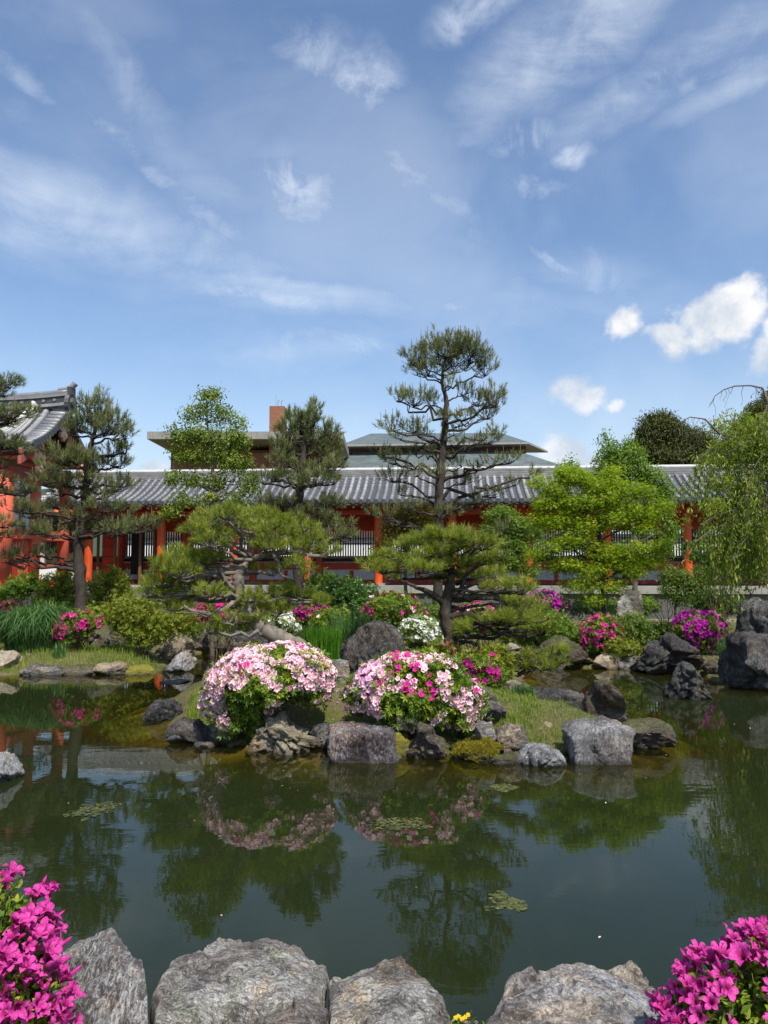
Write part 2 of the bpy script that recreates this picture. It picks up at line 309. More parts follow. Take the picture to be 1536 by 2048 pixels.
def tile_mat():
    m, t, out = new_mat('roof_tile_glaze')
    tc = t.new('ShaderNodeTexCoord').outputs['Object']; rn = t.new('ShaderNodeObjectInfo').outputs['Random']
    pos = t.new('ShaderNodeNewGeometry').outputs['Position']
    n = t.noise(pos, 1.4, 6, .65); nf = t.noise(pos, 22, 4, .65)
    c = t.ramp(t.math('ADD', t.math('MULTIPLY', n, .5), t.math('ADD', t.math('MULTIPLY', nf, .35), t.math('MULTIPLY', rn, .15))), [(.3, (.10, .102, .108)), (.5, (.19, .192, .20)), (.68, (.33, .332, .335))])
    principled(t, out, c, .42, .5, nf, .2, .004); return m
M['tile'] = tile_mat()
M['tile_pan'] = plain('tile_pan', (.085, .087, .094), .5, .45, .35, 5, 40, .2)
M['tile_end'] = plain('tile_end', (.055, .056, .060), .5, .4, .35, 8, 60, .4)
M['ridge_tile'] = plain('ridge_tile', (.21, .21, .205), .6, .4, .35, 2, 30, .3, (1, 1, 3))
M['ridge_cap'] = plain('ridge_cap', (.50, .49, .47), .6, .4, .2, 2, 30, .2)

def brick_mat():
    m, t, out = new_mat('brick_facing')
    tc = t.new('ShaderNodeTexCoord').outputs['Object']
    v = t.new('ShaderNodeCombineXYZ', i_0=t.math('ADD', t.new('ShaderNodeSeparateXYZ', i_0=tc).outputs[0], t.new('ShaderNodeSeparateXYZ', i_0=tc).outputs[1]), i_1=t.new('ShaderNodeSeparateXYZ', i_0=tc).outputs[2]).outputs[0]
    b = t.new('ShaderNodeTexBrick'); t.put(b.inputs['Vector'], v); b.inputs['Scale'].default_value = 1.6
    b.inputs['Color1'].default_value = (.33, .13, .065, 1); b.inputs['Color2'].default_value = (.25, .10, .055, 1); b.inputs['Mortar'].default_value = (.22, .13, .09, 1)
    b.inputs['Mortar Size'].default_value = .03
    c = t.mix(t.math('MULTIPLY', t.noise(tc, .35, 5, .6), .5), b.outputs[0], (.19, .085, .05))
    principled(t, out, c, .9, .2); return m
M['brick'] = brick_mat()
def slate_mat():
    m, t, out = new_mat('weathered_green_roof')
    tc = t.new('ShaderNodeTexCoord').outputs['Object']
    n = t.noise(t.map(tc, scale=(.6, .6, 4)), 1.5, 7, .68); nf = t.noise(t.map(tc, scale=(1, 1, 9)), 3.5, 5, .7)
    c = t.ramp(t.math('ADD', t.math('MULTIPLY', n, .5), t.math('MULTIPLY', nf, .5)), [(.36, (.055, .073, .074)), (.5, (.098, .122, .122)), (.62, (.155, .18, .178))])
    principled(t, out, c, .6, .3, nf, .3, .03); return m
M['slate'] = slate_mat()
M['eave_metal'] = plain('eave_metal', (.30, .28, .25), .6, .4, .15)
M['brown_wall'] = plain('brown_wall', (.16, .065, .04), .8, .2, .2)

def ground_mat(name, a, b, c3, spd=.5, wet=True):
    m, t, out = new_mat(name)
    pos = t.new('ShaderNodeNewGeometry').outputs['Position']
    n = t.noise(pos, 1.1, 6, .65, .3); nf = t.noise(pos, 26, 5, .7); n2 = t.noise(t.vec('ADD', pos, (7, 3, 0)), 3.2, 6, .7, .4)
    col = t.mix(t.ramp(n, [(.42, 0), (.58, 1)]), a, b)
    col = t.mix(t.math('MULTIPLY', t.ramp(n2, [(.5, 0), (.62, 1)]), spd), col, c3)
    col = t.mix(t.ramp(nf, [(.3, .6), (.5, 0)]), col, t.mix(1, col, (.45, .45, .45), 'MULTIPLY'))
    col = t.mix(t.ramp(nf, [(.55, 0), (.75, .4)]), col, t.mix(1, col, (1.7, 1.6, 1.4), 'MULTIPLY'))
    principled(t, out, col, .92, .2, t.math('ADD', nf, t.math('MULTIPLY', n2, 1.5)), .8, .03); return m
M['ground'] = ground_mat('mossy_ground', (.075, .085, .022), (.14, .125, .05), (.17, .135, .085), .6)
M['island_soil'] = ground_mat('island_soil', (.085, .088, .022), (.13, .105, .05), (.07, .085, .016), .8)
M['near_bank'] = ground_mat('bank_gravel', (.30, .255, .195), (.36, .31, .24), (.22, .19, .15), .5)
def bed_mat():
    m, t, out = new_mat('pond_mud')
    pos = t.new('ShaderNodeNewGeometry').outputs['Position']
    n = t.noise(pos, 1.6, 6, .65, .6); v = t.new('ShaderNodeTexVoronoi'); t.put(v.inputs['Vector'], t.vec('ADD', pos, t.map(t.noise(pos, 3, 3, .5, 0, 1), scale=(.5, .5, .5)))); v.inputs['Scale'].default_value = 3.4
    col = t.ramp(n, [(.35, (.035, .026, .008)), (.5, (.095, .078, .014)), (.65, (.19, .16, .034))])
    col = t.mix(t.ramp(v.outputs['Distance'], [(.06, .75), (.2, 0)]), col, (.045, .032, .010))
    principled(t, out, col, .9, .1); return m
M['bed'] = bed_mat()
def water_mat():
    m, t, out = new_mat('pond_water')
    pos = t.new('ShaderNodeNewGeometry').outputs['Position']
    r1 = t.noise(t.map(pos, scale=(1.0, 1.9, 1)), 3.2, 3, .5, .3); r2 = t.noise(t.map(pos, scale=(1, 1.8, 1)), 13, 3, .55)
    calm = t.ramp(t.noise(pos, .45, 3, .5), [(.38, .35), (.62, 1)])
    h = t.math('MULTIPLY', t.math('ADD', t.math('MULTIPLY', r1, 1.0), t.math('MULTIPLY', r2, .10)), calm)
    b = t.new('ShaderNodeBump'); b.inputs['Strength'].default_value = 1.0; b.inputs['Distance'].default_value = .0009; t.put(b.inputs['Height'], h)
    depth = attr(t, 'depth')
    clear = t.math('POWER', 2.718, t.math('MULTIPLY', depth, -2.9))
    murk = t.new('ShaderNodeBsdfDiffuse'); t.put(murk.inputs[0], t.mix(t.smooth(depth, .05, .75), (.024, .022, .003), (.0135, .0195, .0062)))
    tr = t.new('ShaderNodeBsdfTransparent'); t.put(tr.inputs[0], t.mix(t.smooth(depth, 0, .4), (.92, .86, .62), (.55, .58, .22)))
    body = t.new('ShaderNodeMixShader'); t.put(body.inputs[0], clear); t.l.new(murk.outputs[0], body.inputs[1]); t.l.new(tr.outputs[0], body.inputs[2])
    gl = t.new('ShaderNodeBsdfGlossy'); gl.inputs['Roughness'].default_value = .006; t.put(gl.inputs[0], (.93, .95, .95)); t.l.new(b.outputs[0], gl.inputs['Normal'])
    fr = t.new('ShaderNodeFresnel'); fr.inputs[0].default_value = 1.333; t.l.new(b.outputs[0], fr.inputs[1])
    mx = t.new('ShaderNodeMixShader'); t.put(mx.inputs[0], fr.outputs[0]); t.l.new(body.outputs[0], mx.inputs[1]); t.l.new(gl.outputs[0], mx.inputs[2])
    t.l.new(mx.outputs[0], out.inputs[0]); return m
M['water'] = water_mat()
M['algae'] = leaf_mat('algae', [(0, (.03, .036, .008)), (.5, (.075, .085, .022)), (1, (.15, .155, .05))], .1, .5)
M['forest'] = ground_mat('far_forest', (.030, .052, .040), (.05, .075, .05), (.075, .08, .055), .4)

# ------------------------------------------------------------------ mesh helpers
rs = np.random.RandomState(11); RR = random.Random(5)
def nrm(a): a = np.asarray(a, float); return a / (np.linalg.norm(a, axis=-1, keepdims=True) + 1e-12)
class Geo:
    def __init__(s): s.V = []; s.F = {3: [], 4: []}; s.R = []; s.T = []; s.mi = {3: [], 4: []}; s.n = 0
    def add(s, V, tris=None, quads=None, rnd=None, thr=None, mi=0):
        V = np.asarray(V, float).reshape(-1, 3); k = len(V); s.V.append(V)
        for key, f in ((3, tris), (4, quads)):
            if f is not None and len(f):
                f = np.asarray(f, int).reshape(-1, key) + s.n; s.F[key].append(f); s.mi[key].append(np.full(len(f), mi))
        s.R.append(np.zeros(k) if rnd is None else np.broadcast_to(np.asarray(rnd, float), (k,)))
        s.T.append(np.zeros(k) if thr is None else np.broadcast_to(np.asarray(thr, float), (k,)))
        s.n += k; return s
    def mesh(s, name, mats, origin=(0, 0, 0), smooth=False):
        me = bpy.data.meshes.new(name)
        V = (np.concatenate(s.V) if s.V else np.zeros((0, 3))) - np.asarray(origin)
        me.vertices.add(len(V)); me.vertices.foreach_set('co', V.astype(np.float32).ravel())
        loops = []; tot = []; mi = []
        for key in (3, 4):
            if s.F[key]:
                f = np.concatenate(s.F[key]); loops.append(f.ravel()); tot.append(np.full(len(f), key)); mi.append(np.concatenate(s.mi[key]))
        loops = np.concatenate(loops); tot = np.concatenate(tot); mi = np.concatenate(mi)
        me.loops.add(len(loops)); me.loops.foreach_set('vertex_index', loops.astype(np.int32))
        me.polygons.add(len(tot)); me.polygons.foreach_set('loop_start', (np.cumsum(tot) - tot).astype(np.int32))
        me.polygons.foreach_set('loop_total', tot.astype(np.int32)); me.polygons.foreach_set('material_index', mi.astype(np.int32))
        me.polygons.foreach_set('use_smooth', np.full(len(tot), smooth))
        R_ = np.concatenate(s.R); T_ = np.concatenate(s.T)
        if R_.any(): a = me.attributes.new('rnd', 'FLOAT', 'POINT'); a.data.foreach_set('value', R_.astype(np.float32))
        if T_.any(): a = me.attributes.new('thr', 'FLOAT', 'POINT'); a.data.foreach_set('value', T_.astype(np.float32))
        for m in (mats if isinstance(mats, (list, tuple)) else [mats]): me.materials.append(M[m] if isinstance(m, str) else m)
        me.update(calc_edges=True); return me

def props(o, label=None, cat=None, group=None, kind=None):
    for k, v in (('label', label), ('category', cat), ('group', group), ('kind', kind)):
        if v: o[k] = v
    return o
class Thing:                                   # an Empty at the base of a thing, parts are its children
    def __init__(s, name, label, cat, loc, group=None, kind=None):
        s.o = bpy.data.objects.new(name, None); COL.objects.link(s.o); s.loc = np.asarray(loc, float); s.o.location = s.loc
        s.o.empty_display_size = .2; props(s.o, label, cat, group, kind)
    def part(s, name, geo, mat, smooth=False, label=None, kind=None, parent=None):
        o = bpy.data.objects.new(name, geo.mesh(name, mat, s.loc, smooth)); COL.objects.link(o); o.parent = parent or s.o
        props(o, label, None, None, kind); return o
    def inst(s, name, me, mtx=None, pos=None, parent=None):   # a repeated part: shares its mesh
        o = bpy.data.objects.new(name, me); COL.objects.link(o); o.parent = parent or s.o
        if mtx is not None: o.matrix_basis = Matrix.Translation(-Vector(s.loc)) @ mtx
        else: o.location = np.asarray(pos, float) - s.loc
        return o
def single(name, geo, mat, label, cat, group=None, kind=None, origin=None, smooth=False):
    if origin is None:
        V = np.concatenate(geo.V); origin = np.array([(V[:, 0].min() + V[:, 0].max()) / 2, (V[:, 1].min() + V[:, 1].max()) / 2, V[:, 2].min()])
    o = bpy.data.objects.new(name, geo.mesh(name, mat, origin, smooth)); COL.objects.link(o); o.location = origin
    return props(o, label, cat, group, kind)

BOXQ = [(0, 3, 2, 1), (4, 5, 6, 7), (0, 1, 5, 4), (1, 2, 6, 5), (2, 3, 7, 6), (3, 0, 4, 7)]
def box(g, p0, p1, mi=0, fr=None):
    (x0, y0, z0), (x1, y1, z1) = p0, p1
    V = np.array([(x0, y0, z0), (x1, y0, z0), (x1, y1, z0), (x0, y1, z0), (x0, y0, z1), (x1, y0, z1), (x1, y1, z1), (x0, y1, z1)], float)
    if fr is not None: V = fr(V)
    g.add(V, quads=BOXQ, mi=mi); return g
def tube(g, pts, rad, seg=6, cap=True, rnd=None, mi=0, rough=0.0):
    P = np.asarray(pts, float); n = len(P); rad = np.broadcast_to(np.asarray(rad, float), (n,))
    T = nrm(np.gradient(P, axis=0)); up = np.array([0, 0, 1.0])
    if abs(T[0] @ up) > .9: up = np.array([0, 1.0, 0])
    X = nrm(np.cross(T[0], up)); Xs = []
    for i in range(n):
        X = nrm(X - T[i] * (X @ T[i])); Xs.append(X)
    Xs = np.array(Xs); Ys = np.cross(T, Xs)
    a = np.arange(seg) * 2 * math.pi / seg
    rr = rad[:, None] * (1 + (rs.uniform(-rough, rough, (n, seg)) if rough else 0))
    V = P[:, None] + rr[..., None] * (np.cos(a)[None, :, None] * Xs[:, None] + np.sin(a)[None, :, None] * Ys[:, None])
    i = np.arange(n - 1)[:, None] * seg; j = np.arange(seg)[None]; j2 = (j + 1) % seg
    Q = np.stack([i + j, i + j2, i + seg + j2, i + seg + j], -1).reshape(-1, 4)
    tr = None; V = V.reshape(-1, 3)
    if cap:
        V = np.concatenate([V, P[:1], P[-1:]]); k = n * seg; j = np.arange(seg); j2 = (j + 1) % seg
        tr = np.concatenate([np.stack([np.full(seg, k), j2, j], -1), np.stack([np.full(seg, k + 1), (n - 1) * seg + j, (n - 1) * seg + j2], -1)])
    g.add(V, tris=tr, quads=Q, rnd=rnd, mi=mi); return g
def wiggle(p0, p1, n=6, amp=.08, lift=0.0):
    p0 = np.asarray(p0, float); p1 = np.asarray(p1, float); L = np.linalg.norm(p1 - p0)
    t = np.linspace(0, 1, n)[:, None]; P = p0 + (p1 - p0) * t
    P[1:-1] += rs.normal(0, amp * L, (n - 2, 3)) * np.array([1, 1, .8]); P[:, 2] += lift * L * np.sin(t[:, 0] * math.pi)
    return P
def frames(Z, spin=None):
    Z = nrm(Z); n = len(Z); R_ = rs.normal(0, 1, (n, 3)) if spin is None else np.broadcast_to(spin, (n, 3))
    X = nrm(np.cross(R_, Z)); Y = np.cross(Z, X); return X, Y, Z
def bake(g, tpl, P, X, Y, Z, Sc, rnd=None, thr=None):    # many copies of one small template into one mesh
    tv, tt, tq = np.asarray(tpl[0], float), tpl[1], tpl[2]; n = len(P); k = len(tv); Sc = np.broadcast_to(np.asarray(Sc, float), (n,))
    V = P[:, None] + Sc[:, None, None] * (tv[None, :, 0:1] * X[:, None] + tv[None, :, 1:2] * Y[:, None] + tv[None, :, 2:3] * Z[:, None])
    off = (np.arange(n) * k)[:, None, None]
    tris = (np.asarray(tt)[None] + off).reshape(-1, 3) if len(tt) else None
    quads = (np.asarray(tq)[None] + off).reshape(-1, 4) if len(tq) else None
    r = None if rnd is None else np.repeat(rnd, k)
    th = np.tile(tpl[3], n) if len(tpl) > 3 else None
    g.add(V.reshape(-1, 3), tris, quads, r, th); return g
# leaf templates: length along Y, normal Z, unit length
LEAF = ([(0, 0, 0), (.24, .45, .05), (0, 1, -.05), (-.24, .45, .05)], [(0, 1, 2), (0, 2, 3)], [])
LEAFN = ([(0, 0, 0), (.15, .45, .05), (0, 1, -.1), (-.15, .45, .05)], [(0, 1, 2), (0, 2, 3)], [])
def _maple():
    V = []; T = []
    for k, a in enumerate((-80, -38, 0, 38, 80)):
        a = math.radians(a); L = (.62, .85, 1, .85, .62)[k]; c, s = math.sin(a), math.cos(a)
        V += [(-s * .10, c * 0 + .0 + c * .10 * 0, 0), (c * L, s * L + .1, -.12 * L), (s * .10 + c * .28, .12 + s * .1, .02)]
        T.append((3 * k, 3 * k + 1, 3 * k + 2))
    return V, T, []
MAPLE = _maple()
def whorl(n=6, elev=.45, wid=.17):
    V = []; T = []
    for k in range(n):
        a = k * 2 * math.pi / n + .3 * (k % 2); c, s = math.cos(a), math.sin(a); e = elev + .25 * (k % 2)
        b = len(V); px, py = -s, c
        V += [(0, 0, 0), (c * .5 + px * wid, s * .5 + py * wid, e * .6), (c, s, e), (c * .5 - px * wid, s * .5 - py * wid, e * .6)]; T += [(b, b + 1, b + 2), (b, b + 2, b + 3)]
    return V, T, []
WHORL = whorl()
def star_flower(np_=5, detail=0, width=.42, curl=.25, depth=.55, seed=0):
    rr = random.Random(seed); V = []; Q = []; T = []; TH = []
    if detail == 0:
        for k in range(np_):
            a = 2 * math.pi * k / np_ + rr.uniform(-.12, .12); c, s = math.cos(a), math.sin(a); b = len(V)
            V += [(0, 0, 0), (c * .6 - s * width, s * .6 + c * width, depth * .75), (c, s, depth + rr.uniform(-.2, .1)), (c * .6 + s * width, s * .6 - c * width, depth * .75)]
            TH += [1, .15, 0, .15]; T += [(b, b + 1, b + 2), (b, b + 2, b + 3)]
        return V, T, Q, TH
    rows = [(.05, .05, 0, 1), (.13, .12, .26, .95), (.32, .26, .50, .7), (.62, .34, .66, .3), (.86, .26, .70, .08), (1.06, .04, .66, 0)]
    for k in range(np_):
        a = 2 * math.pi * k / np_ + rr.uniform(-.1, .1); c, s = math.cos(a), math.sin(a); b = len(V); cu = rr.uniform(-.28, .22)
        for (r, w, z, th) in rows:
            for j in (-1, 0, 1):
                ww = w * j * (1 + rr.uniform(-.12, .12)); zz = z * depth / .62 + (-.05 if j == 0 else .07) + cu * r * r + (rr.uniform(-.06, .06) if abs(j) and r > .4 else 0)
                V.append((c * r - s * ww, s * r + c * ww, zz)); TH.append(th * (1 if j == 0 else .8))
        for i in range(len(rows) - 1):
            for j in range(2):
                q = b + i * 3 + j; Q.append((q, q + 1, q + 4, q + 3))
    # stamens
    for k in range(5):
        a = rr.uniform(0, 6.28); c, s = math.cos(a) * .14, math.sin(a) * .14; b = len(V)
        V += [(-.01, 0, .1), (.01, 0, .1), (c, s, .95 * depth / .62 * .9 + .1)]; TH += [.6, .6, .6]; T.append((b, b + 1, b + 2))
    return V, T, Q, TH
def fl_mesh(name, mat, **kw):
    V, T, Q, TH = star_flower(**kw); g = Geo(); g.add(V, T, Q, None, TH); return g.mesh(name, mat, smooth=bool(kw.get('detail')))

# ------------------------------------------------------------------ terrain, pond
def poly_sd(X, Y, poly):
    poly = np.asarray(poly)[:, :2]; n = len(poly); d = np.full(X.shape, 1e9); ins = np.zeros(X.shape, bool)
    for i in range(n):
        a = poly[i]; b = poly[(i + 1) % n]; ab = b - a; t = np.clip(((X - a[0]) * ab[0] + (Y - a[1]) * ab[1]) / (ab @ ab + 1e-9), 0, 1)
        d = np.minimum(d, np.hypot(X - a[0] - t * ab[0], Y - a[1] - t * ab[1]))
        c = ((a[1] > Y) != (b[1] > Y)) & (X < (b[0] - a[0]) * (Y - a[1]) / (b[1] - a[1] + 1e-12) + a[0]); ins ^= c
    return np.where(ins, d, -d)
far_shore = [on(*p) for p in [(-420, 1352), (0, 1350), (120, 1349), (250, 1349), (322, 1342), (345, 1318), (400, 1306), (520, 1303), (640, 1300), (830, 1297), (980, 1310), (1080, 1334), (1180, 1335), (1280, 1338), (1400, 1348), (1455, 1374), (1560, 1380), (1950, 1400)]]
pond = [(-12, 3.05)] + [tuple(p[:2]) for p in far_shore] + [(12.5, 9), (12, 3.0), (6, 3.12), (2, 3.0), (.8, 2.95), (0, 3.05), (-1, 3.0), (-4, 3.1)]
pond = np.array([np.asarray(p)[:2] for p in pond])
isle = np.array([on(*p)[:2] for p in [(318, 1424), (355, 1466), (430, 1486), (500, 1494), (640, 1497), (700, 1503), (900, 1508), (1060, 1512), (1150, 1508), (1240, 1500), (1285, 1482), (1262, 1452), (1200, 1442), (1140, 1424), (1085, 1410), (1066, 1388), (1050, 1362), (1010, 1349), (930, 1334), (800, 1322), (700, 1328), (600, 1338), (520, 1350), (440, 1376), (385, 1392), (330, 1402)]])
GX = np.arange(-13.5, 13.51, .1); GY = np.arange(1.2, 27.01, .1)
XX, YY = np.meshgrid(GX, GY)
def sms(x, a, b): t = np.clip((x - a) / (b - a), 0, 1); return t * t * (3 - 2 * t)
def vnoise(x, y, s, seed=0):
    r = np.random.RandomState(seed); G = r.rand(64, 64); xf = x * s + 31.7; yf = y * s + 17.3
    xi = np.floor(xf).astype(int); yi = np.floor(yf).astype(int); u = xf - xi; v = yf - yi; u = u * u * (3 - 2 * u); v = v * v * (3 - 2 * v)
    g = lambda a, b: G[a % 64, b % 64]
    return (g(xi, yi) * (1 - u) + g(xi + 1, yi) * u) * (1 - v) + (g(xi, yi + 1) * (1 - u) + g(xi + 1, yi + 1) * u) * v - .5
def height(x, y):
    dp = poly_sd(x, y, pond); di = poly_sd(x, y, isle)
    nz = vnoise(x, y, .9, 1) * .10 + vnoise(x, y, 2.6, 2) * .06 + vnoise(x, y, 7, 3) * .025
    near = y < 5
    land = .04 + np.where(near, .27, .24) * sms(-dp, 0, np.where(near, .12, .9)) + nz * np.where(near, .15, 1) * sms(-dp, 0, .5)
    water = -.05 - .95 * sms(np.minimum(dp, -di * .85), 0.0, np.where(near, .9, 2.0)) + nz
    island = .03 + (.42 - .15 * sms(x, .9, 2.2)) * sms(di, 0, 1.0) + (nz * 1.5 + vnoise(x, y, 4.3, 12) * .07) * sms(di, 0, .4)
    return np.where(dp <= 0, land, np.where(di > 0, island, np.minimum(water, -.03)))
ZZ = height(XX, YY)
DP = poly_sd(XX, YY, pond); DI = poly_sd(XX, YY, isle)
def gz(x, y): return float(height(np.array([float(x)]), np.array([float(y)]))[0])
def grid_part(name, mask, mat, Z, label=None):
    h, w = XX.shape; idx = np.arange(h * w).reshape(h, w); q = np.stack([idx[:-1, :-1], idx[:-1, 1:], idx[1:, 1:], idx[1:, :-1]], -1)[mask]
    u, inv = np.unique(q.ravel(), return_inverse=True); V = np.stack([XX.ravel()[u], YY.ravel()[u], Z.ravel()[u]], -1)
    g = Geo(); g.add(V, quads=inv.reshape(-1, 4)); o = single(name, g, mat, None, None, None, 'structure', (0, 0, 0), True)
    return o, u
cell = lambda A: (A[:-1, :-1] + A[1:, 1:] + A[:-1, 1:] + A[1:, :-1]) / 4
cz, cdp, cdi, cy = cell(ZZ), cell(DP), cell(DI), cell(YY)
isl = cdi > -.05; bank = (cdp < .05) & ~isl
grid_part('island', isl, 'island_soil', ZZ)
grid_part('near_bank', bank & (cy < 5), 'near_bank', ZZ)
grid_part('garden_ground', bank & (cy >= 5), 'ground', ZZ)
grid_part('pond_bed', ~isl & ~bank, 'bed', ZZ)
wo, wu = grid_part('pond_water', (cdp > -.35) & (cdi < .35), 'water', np.zeros_like(ZZ))
a = wo.data.attributes.new('depth', 'FLOAT', 'POINT'); a.data.foreach_set('value', np.clip(-ZZ.ravel()[wu], 0, 2).astype(np.float32))
g = Geo(); Zg = .275
for (x0, x1, y0, y1) in ((-13.4, 13.4, 26.9, 45), (-1500, -13.4, -200, 45), (13.4, 1500, -200, 45), (-13.4, 13.4, -200, 1.3), (-1500, 1500, 45, 2500)):
    g.add([(x0, y0, Zg), (x1, y0, Zg), (x1, y1, Zg), (x0, y1, Zg)], quads=[(0, 1, 2, 3)])
single('ground', g, 'ground', None, None, None, 'structure', (0, 0, 0))
# wooded hill far away on the left, behind the gallery roof
g = Geo(); hx = np.linspace(-900, 500, 160); prof = 22 + 90 * sms(-hx, 40, 215) + 10 * vnoise(hx, hx * 0, .012, 9) + 5 * vnoise(hx, hx * 0, .12, 6)
rows = []
for k in range(14):
    f = k / 13; rows.append(np.stack([hx, np.full_like(hx, 820 + 320 * f), np.maximum(0, prof * math.sin(f * math.pi * .5)) + 3.0 * vnoise(hx, hx * 0 + k * 5, .2, 4)], -1))
V = np.concatenate(rows); n = len(hx); i = np.arange(13)[:, None] * n; j = np.arange(n - 1)[None]
g.add(V, quads=np.stack([i + j, i + j + 1, i + n + j + 1, i + n + j], -1).reshape(-1, 4))
single('hill', g, 'forest', None, None, None, 'structure', (0, 0, 0), True)

# ------------------------------------------------------------------ the long gallery (corridor)
PHI = math.radians(4.53)
NV = np.array([math.sin(PHI), math.cos(PHI), 0]); TV = np.array([math.cos(PHI), -math.sin(PHI), 0])
def F(V): V = np.asarray(V, float).reshape(-1, 3); return V[:, 0:1] * TV + V[:, 1:2] * NV + V[:, 2:3] * np.array([0, 0, 1.0])    # (b, a, z) -> world
def bpx(px, a):                      # b of a pixel column on the plane at distance a
    d = ray(px, 1100); d = d / (d @ NV); return float((d * a) @ TV)
def zpx(px, py, a):
    d = ray(px, py); d = d / (d @ NV) * a; return float(CAMZ + d[2])
ROTF = Matrix(((TV[0], NV[0], 0), (TV[1], NV[1], 0), (0, 0, 1)))
def Fm(b, a, z): return Matrix.Translation(Vector(F([(b, a, z)])[0])) @ ROTF.to_4x4()
A_PL, A_EV, A_CF, A_CB = 25.95, 26.0, 26.95, 29.75
A_RG = (A_CF + A_CB) / 2
Z_PL = zpx(870, 1172, A_PL); Z_EV = zpx(870, 1006, A_EV); Z_RG = zpx(870, 955, A_RG); Z_RT = zpx(870, 937, A_RG)
B0 = bpx(70, A_EV); B1 = 14.6
cor = Thing('roofed_gallery', 'long vermilion temple gallery with grey tiled roof stretching behind the garden', 'gallery', F([(0, A_PL, Zg)])[0])
ident = lambda V: F(V)
# platform: coping stones and the course below, stone by stone
pl = Thing('stone_platform', 'low grey stone platform with flat coping that carries the red gallery', 'platform', F([(0, A_PL, Zg)])[0])
g = Geo(); box(g, (-18.5, A_PL + .32, Zg - .2), (B1, A_CB + 1, Z_PL - .01), fr=ident); pl.part('platform_core', g, 'granite_shaded')
b = -18.4; k = 0
rp = random.Random(2)
while b < B1:
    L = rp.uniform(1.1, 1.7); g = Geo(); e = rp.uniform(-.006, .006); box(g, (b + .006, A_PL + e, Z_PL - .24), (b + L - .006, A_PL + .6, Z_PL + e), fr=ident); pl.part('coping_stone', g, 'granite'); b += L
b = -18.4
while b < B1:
    L = rp.uniform(.9, 1.5); g = Geo(); e = rp.uniform(-.01, .01); box(g, (b + .008, A_PL + .12 + e, Zg - .15), (b + L - .008, A_PL + .5, Z_PL - .25), fr=ident); pl.part('facing_stone', g, 'granite_shaded'); b += L
# columns
cols = [bpx(px, A_CF) for px in (177, 322, 468, 613, 757, 905, 1057, 1214, 1375, 1540)]
cols = [cols[0] - (cols[1] - cols[0])] + cols + [cols[-1] + 2.6]
g = Geo(); zc = np.array([0, .02, 1.0, 2.0, Z_EV + .30 - Z_PL]); tube(g, np.stack([zc * 0, zc * 0, zc], -1), [.15, .148, .148, .146, .143], 18)
cm = g.mesh('column', 'lacquer_orange', smooth=True)
g = Geo(); box(g, (-.23, -.23, 0), (.23, .23, .07)); bm_ = g.mesh('column_base', 'granite')
for a in (A_CF, A_CB):
    for b in cols:
        c_ = cor.inst('column', cm, Fm(b, a, Z_PL + .05)); q_ = cor.inst('column_base', bm_, None, cor.loc, c_); q_.location = (0, 0, -.06)
# beams along the front and back
def beam(name, a0, a1, z0, z1, mat, b0=None, b1=None):
    g = Geo(); box(g, (cols[0] if b0 is None else b0, a0, z0), (B1 if b1 is None else b1, a1, z1), fr=ident); return cor.part(name, g, mat)
ZB = Z_EV + .02
beam('wall_plate', A_CF - .09, A_CF + .09, ZB - .02, ZB + .17, 'lacquer_orange')
beam('tie_beam', A_CF - .05, A_CF + .05, ZB - .34, ZB - .19, 'lacquer_red')
beam('wall_plate', A_CB - .09, A_CB + .09, ZB - .02, ZB + .17, 'lacquer_red')
ZL0, ZL1 = zpx(700, 1112, A_CB), zpx(700, 1062, A_CB)      # lattice opening
beam('tie_beam', A_CB - .07, A_CB + .07, ZL1 + .0, ZL1 + .16, 'lacquer_red')
beam('tie_beam', A_CB - .07, A_CB + .07, ZB - .28, ZB - .12, 'lacquer_red')
beam('window_sill', A_CB - .11, A_CB + .07, ZL0 - .07, ZL0, 'wood_brown')
zz1 = zpx(700, 1124, A_CB); zz2 = zpx(700, 1140, A_CB)
beam('dark_rail', A_CB - .03, A_CB + .05, zz1, ZL0 - .072, 'wood_dark')
beam('middle_rail', A_CB - .08, A_CB + .08, zz2, zz1 - .002, 'lacquer_red')
beam('ground_sill', A_CB - .1, A_CB + .1, Z_PL, Z_PL + .14, 'lacquer_red')
beam('boarding', A_CB - .03, A_CB + .03, ZL1 + .162, ZB - .282, 'lacquer_red')
for i in range(len(cols) - 1):
    b0, b1 = cols[i] + .15, cols[i + 1] - .15
    mid = (b0 + b1) / 2
    for (q0, q1) in ((b0, mid - .07), (mid + .07, b1)):
        g = Geo(); box(g, (q0, A_CB - .03, Z_PL + .142), (q1, A_CB + .03, zz2 - .002), fr=ident); cor.part('plaster_panel', g, 'plaster')
    g = Geo(); box(g, (mid - .068, A_CB - .06, Z_PL + .141), (mid + .068, A_CB + .06, zz2 - .003), fr=ident); cor.part('panel_post', g, 'lacquer_red')
    if i == 0: continue
    g = Geo(); nb = int((b1 - b0) / .098)
    for k in range(nb + 1):
        bb = b0 + (b1 - b0) * k / nb; box(g, (bb - .024, A_CB - .02, ZL0 + .001), (bb + .024, A_CB + .03, ZL1 - .001), fr=ident)
    cor.part('lattice_bars', g, 'lattice_wood', kind='stuff')
    g = Geo(); zm = (ZL0 + ZL1) / 2; box(g, (b0, A_CB - .035, zm - .02), (b1, A_CB - .021, zm + .02), fr=ident); cor.part('lattice_rail', g, 'wood_brown')
    for q in (b0 - .01, b1 - .05):
        g = Geo(); box(g, (q, A_CB - .06, ZL0), (q + .07, A_CB + .06, ZL1), fr=ident); cor.part('jamb', g, 'lacquer_red')
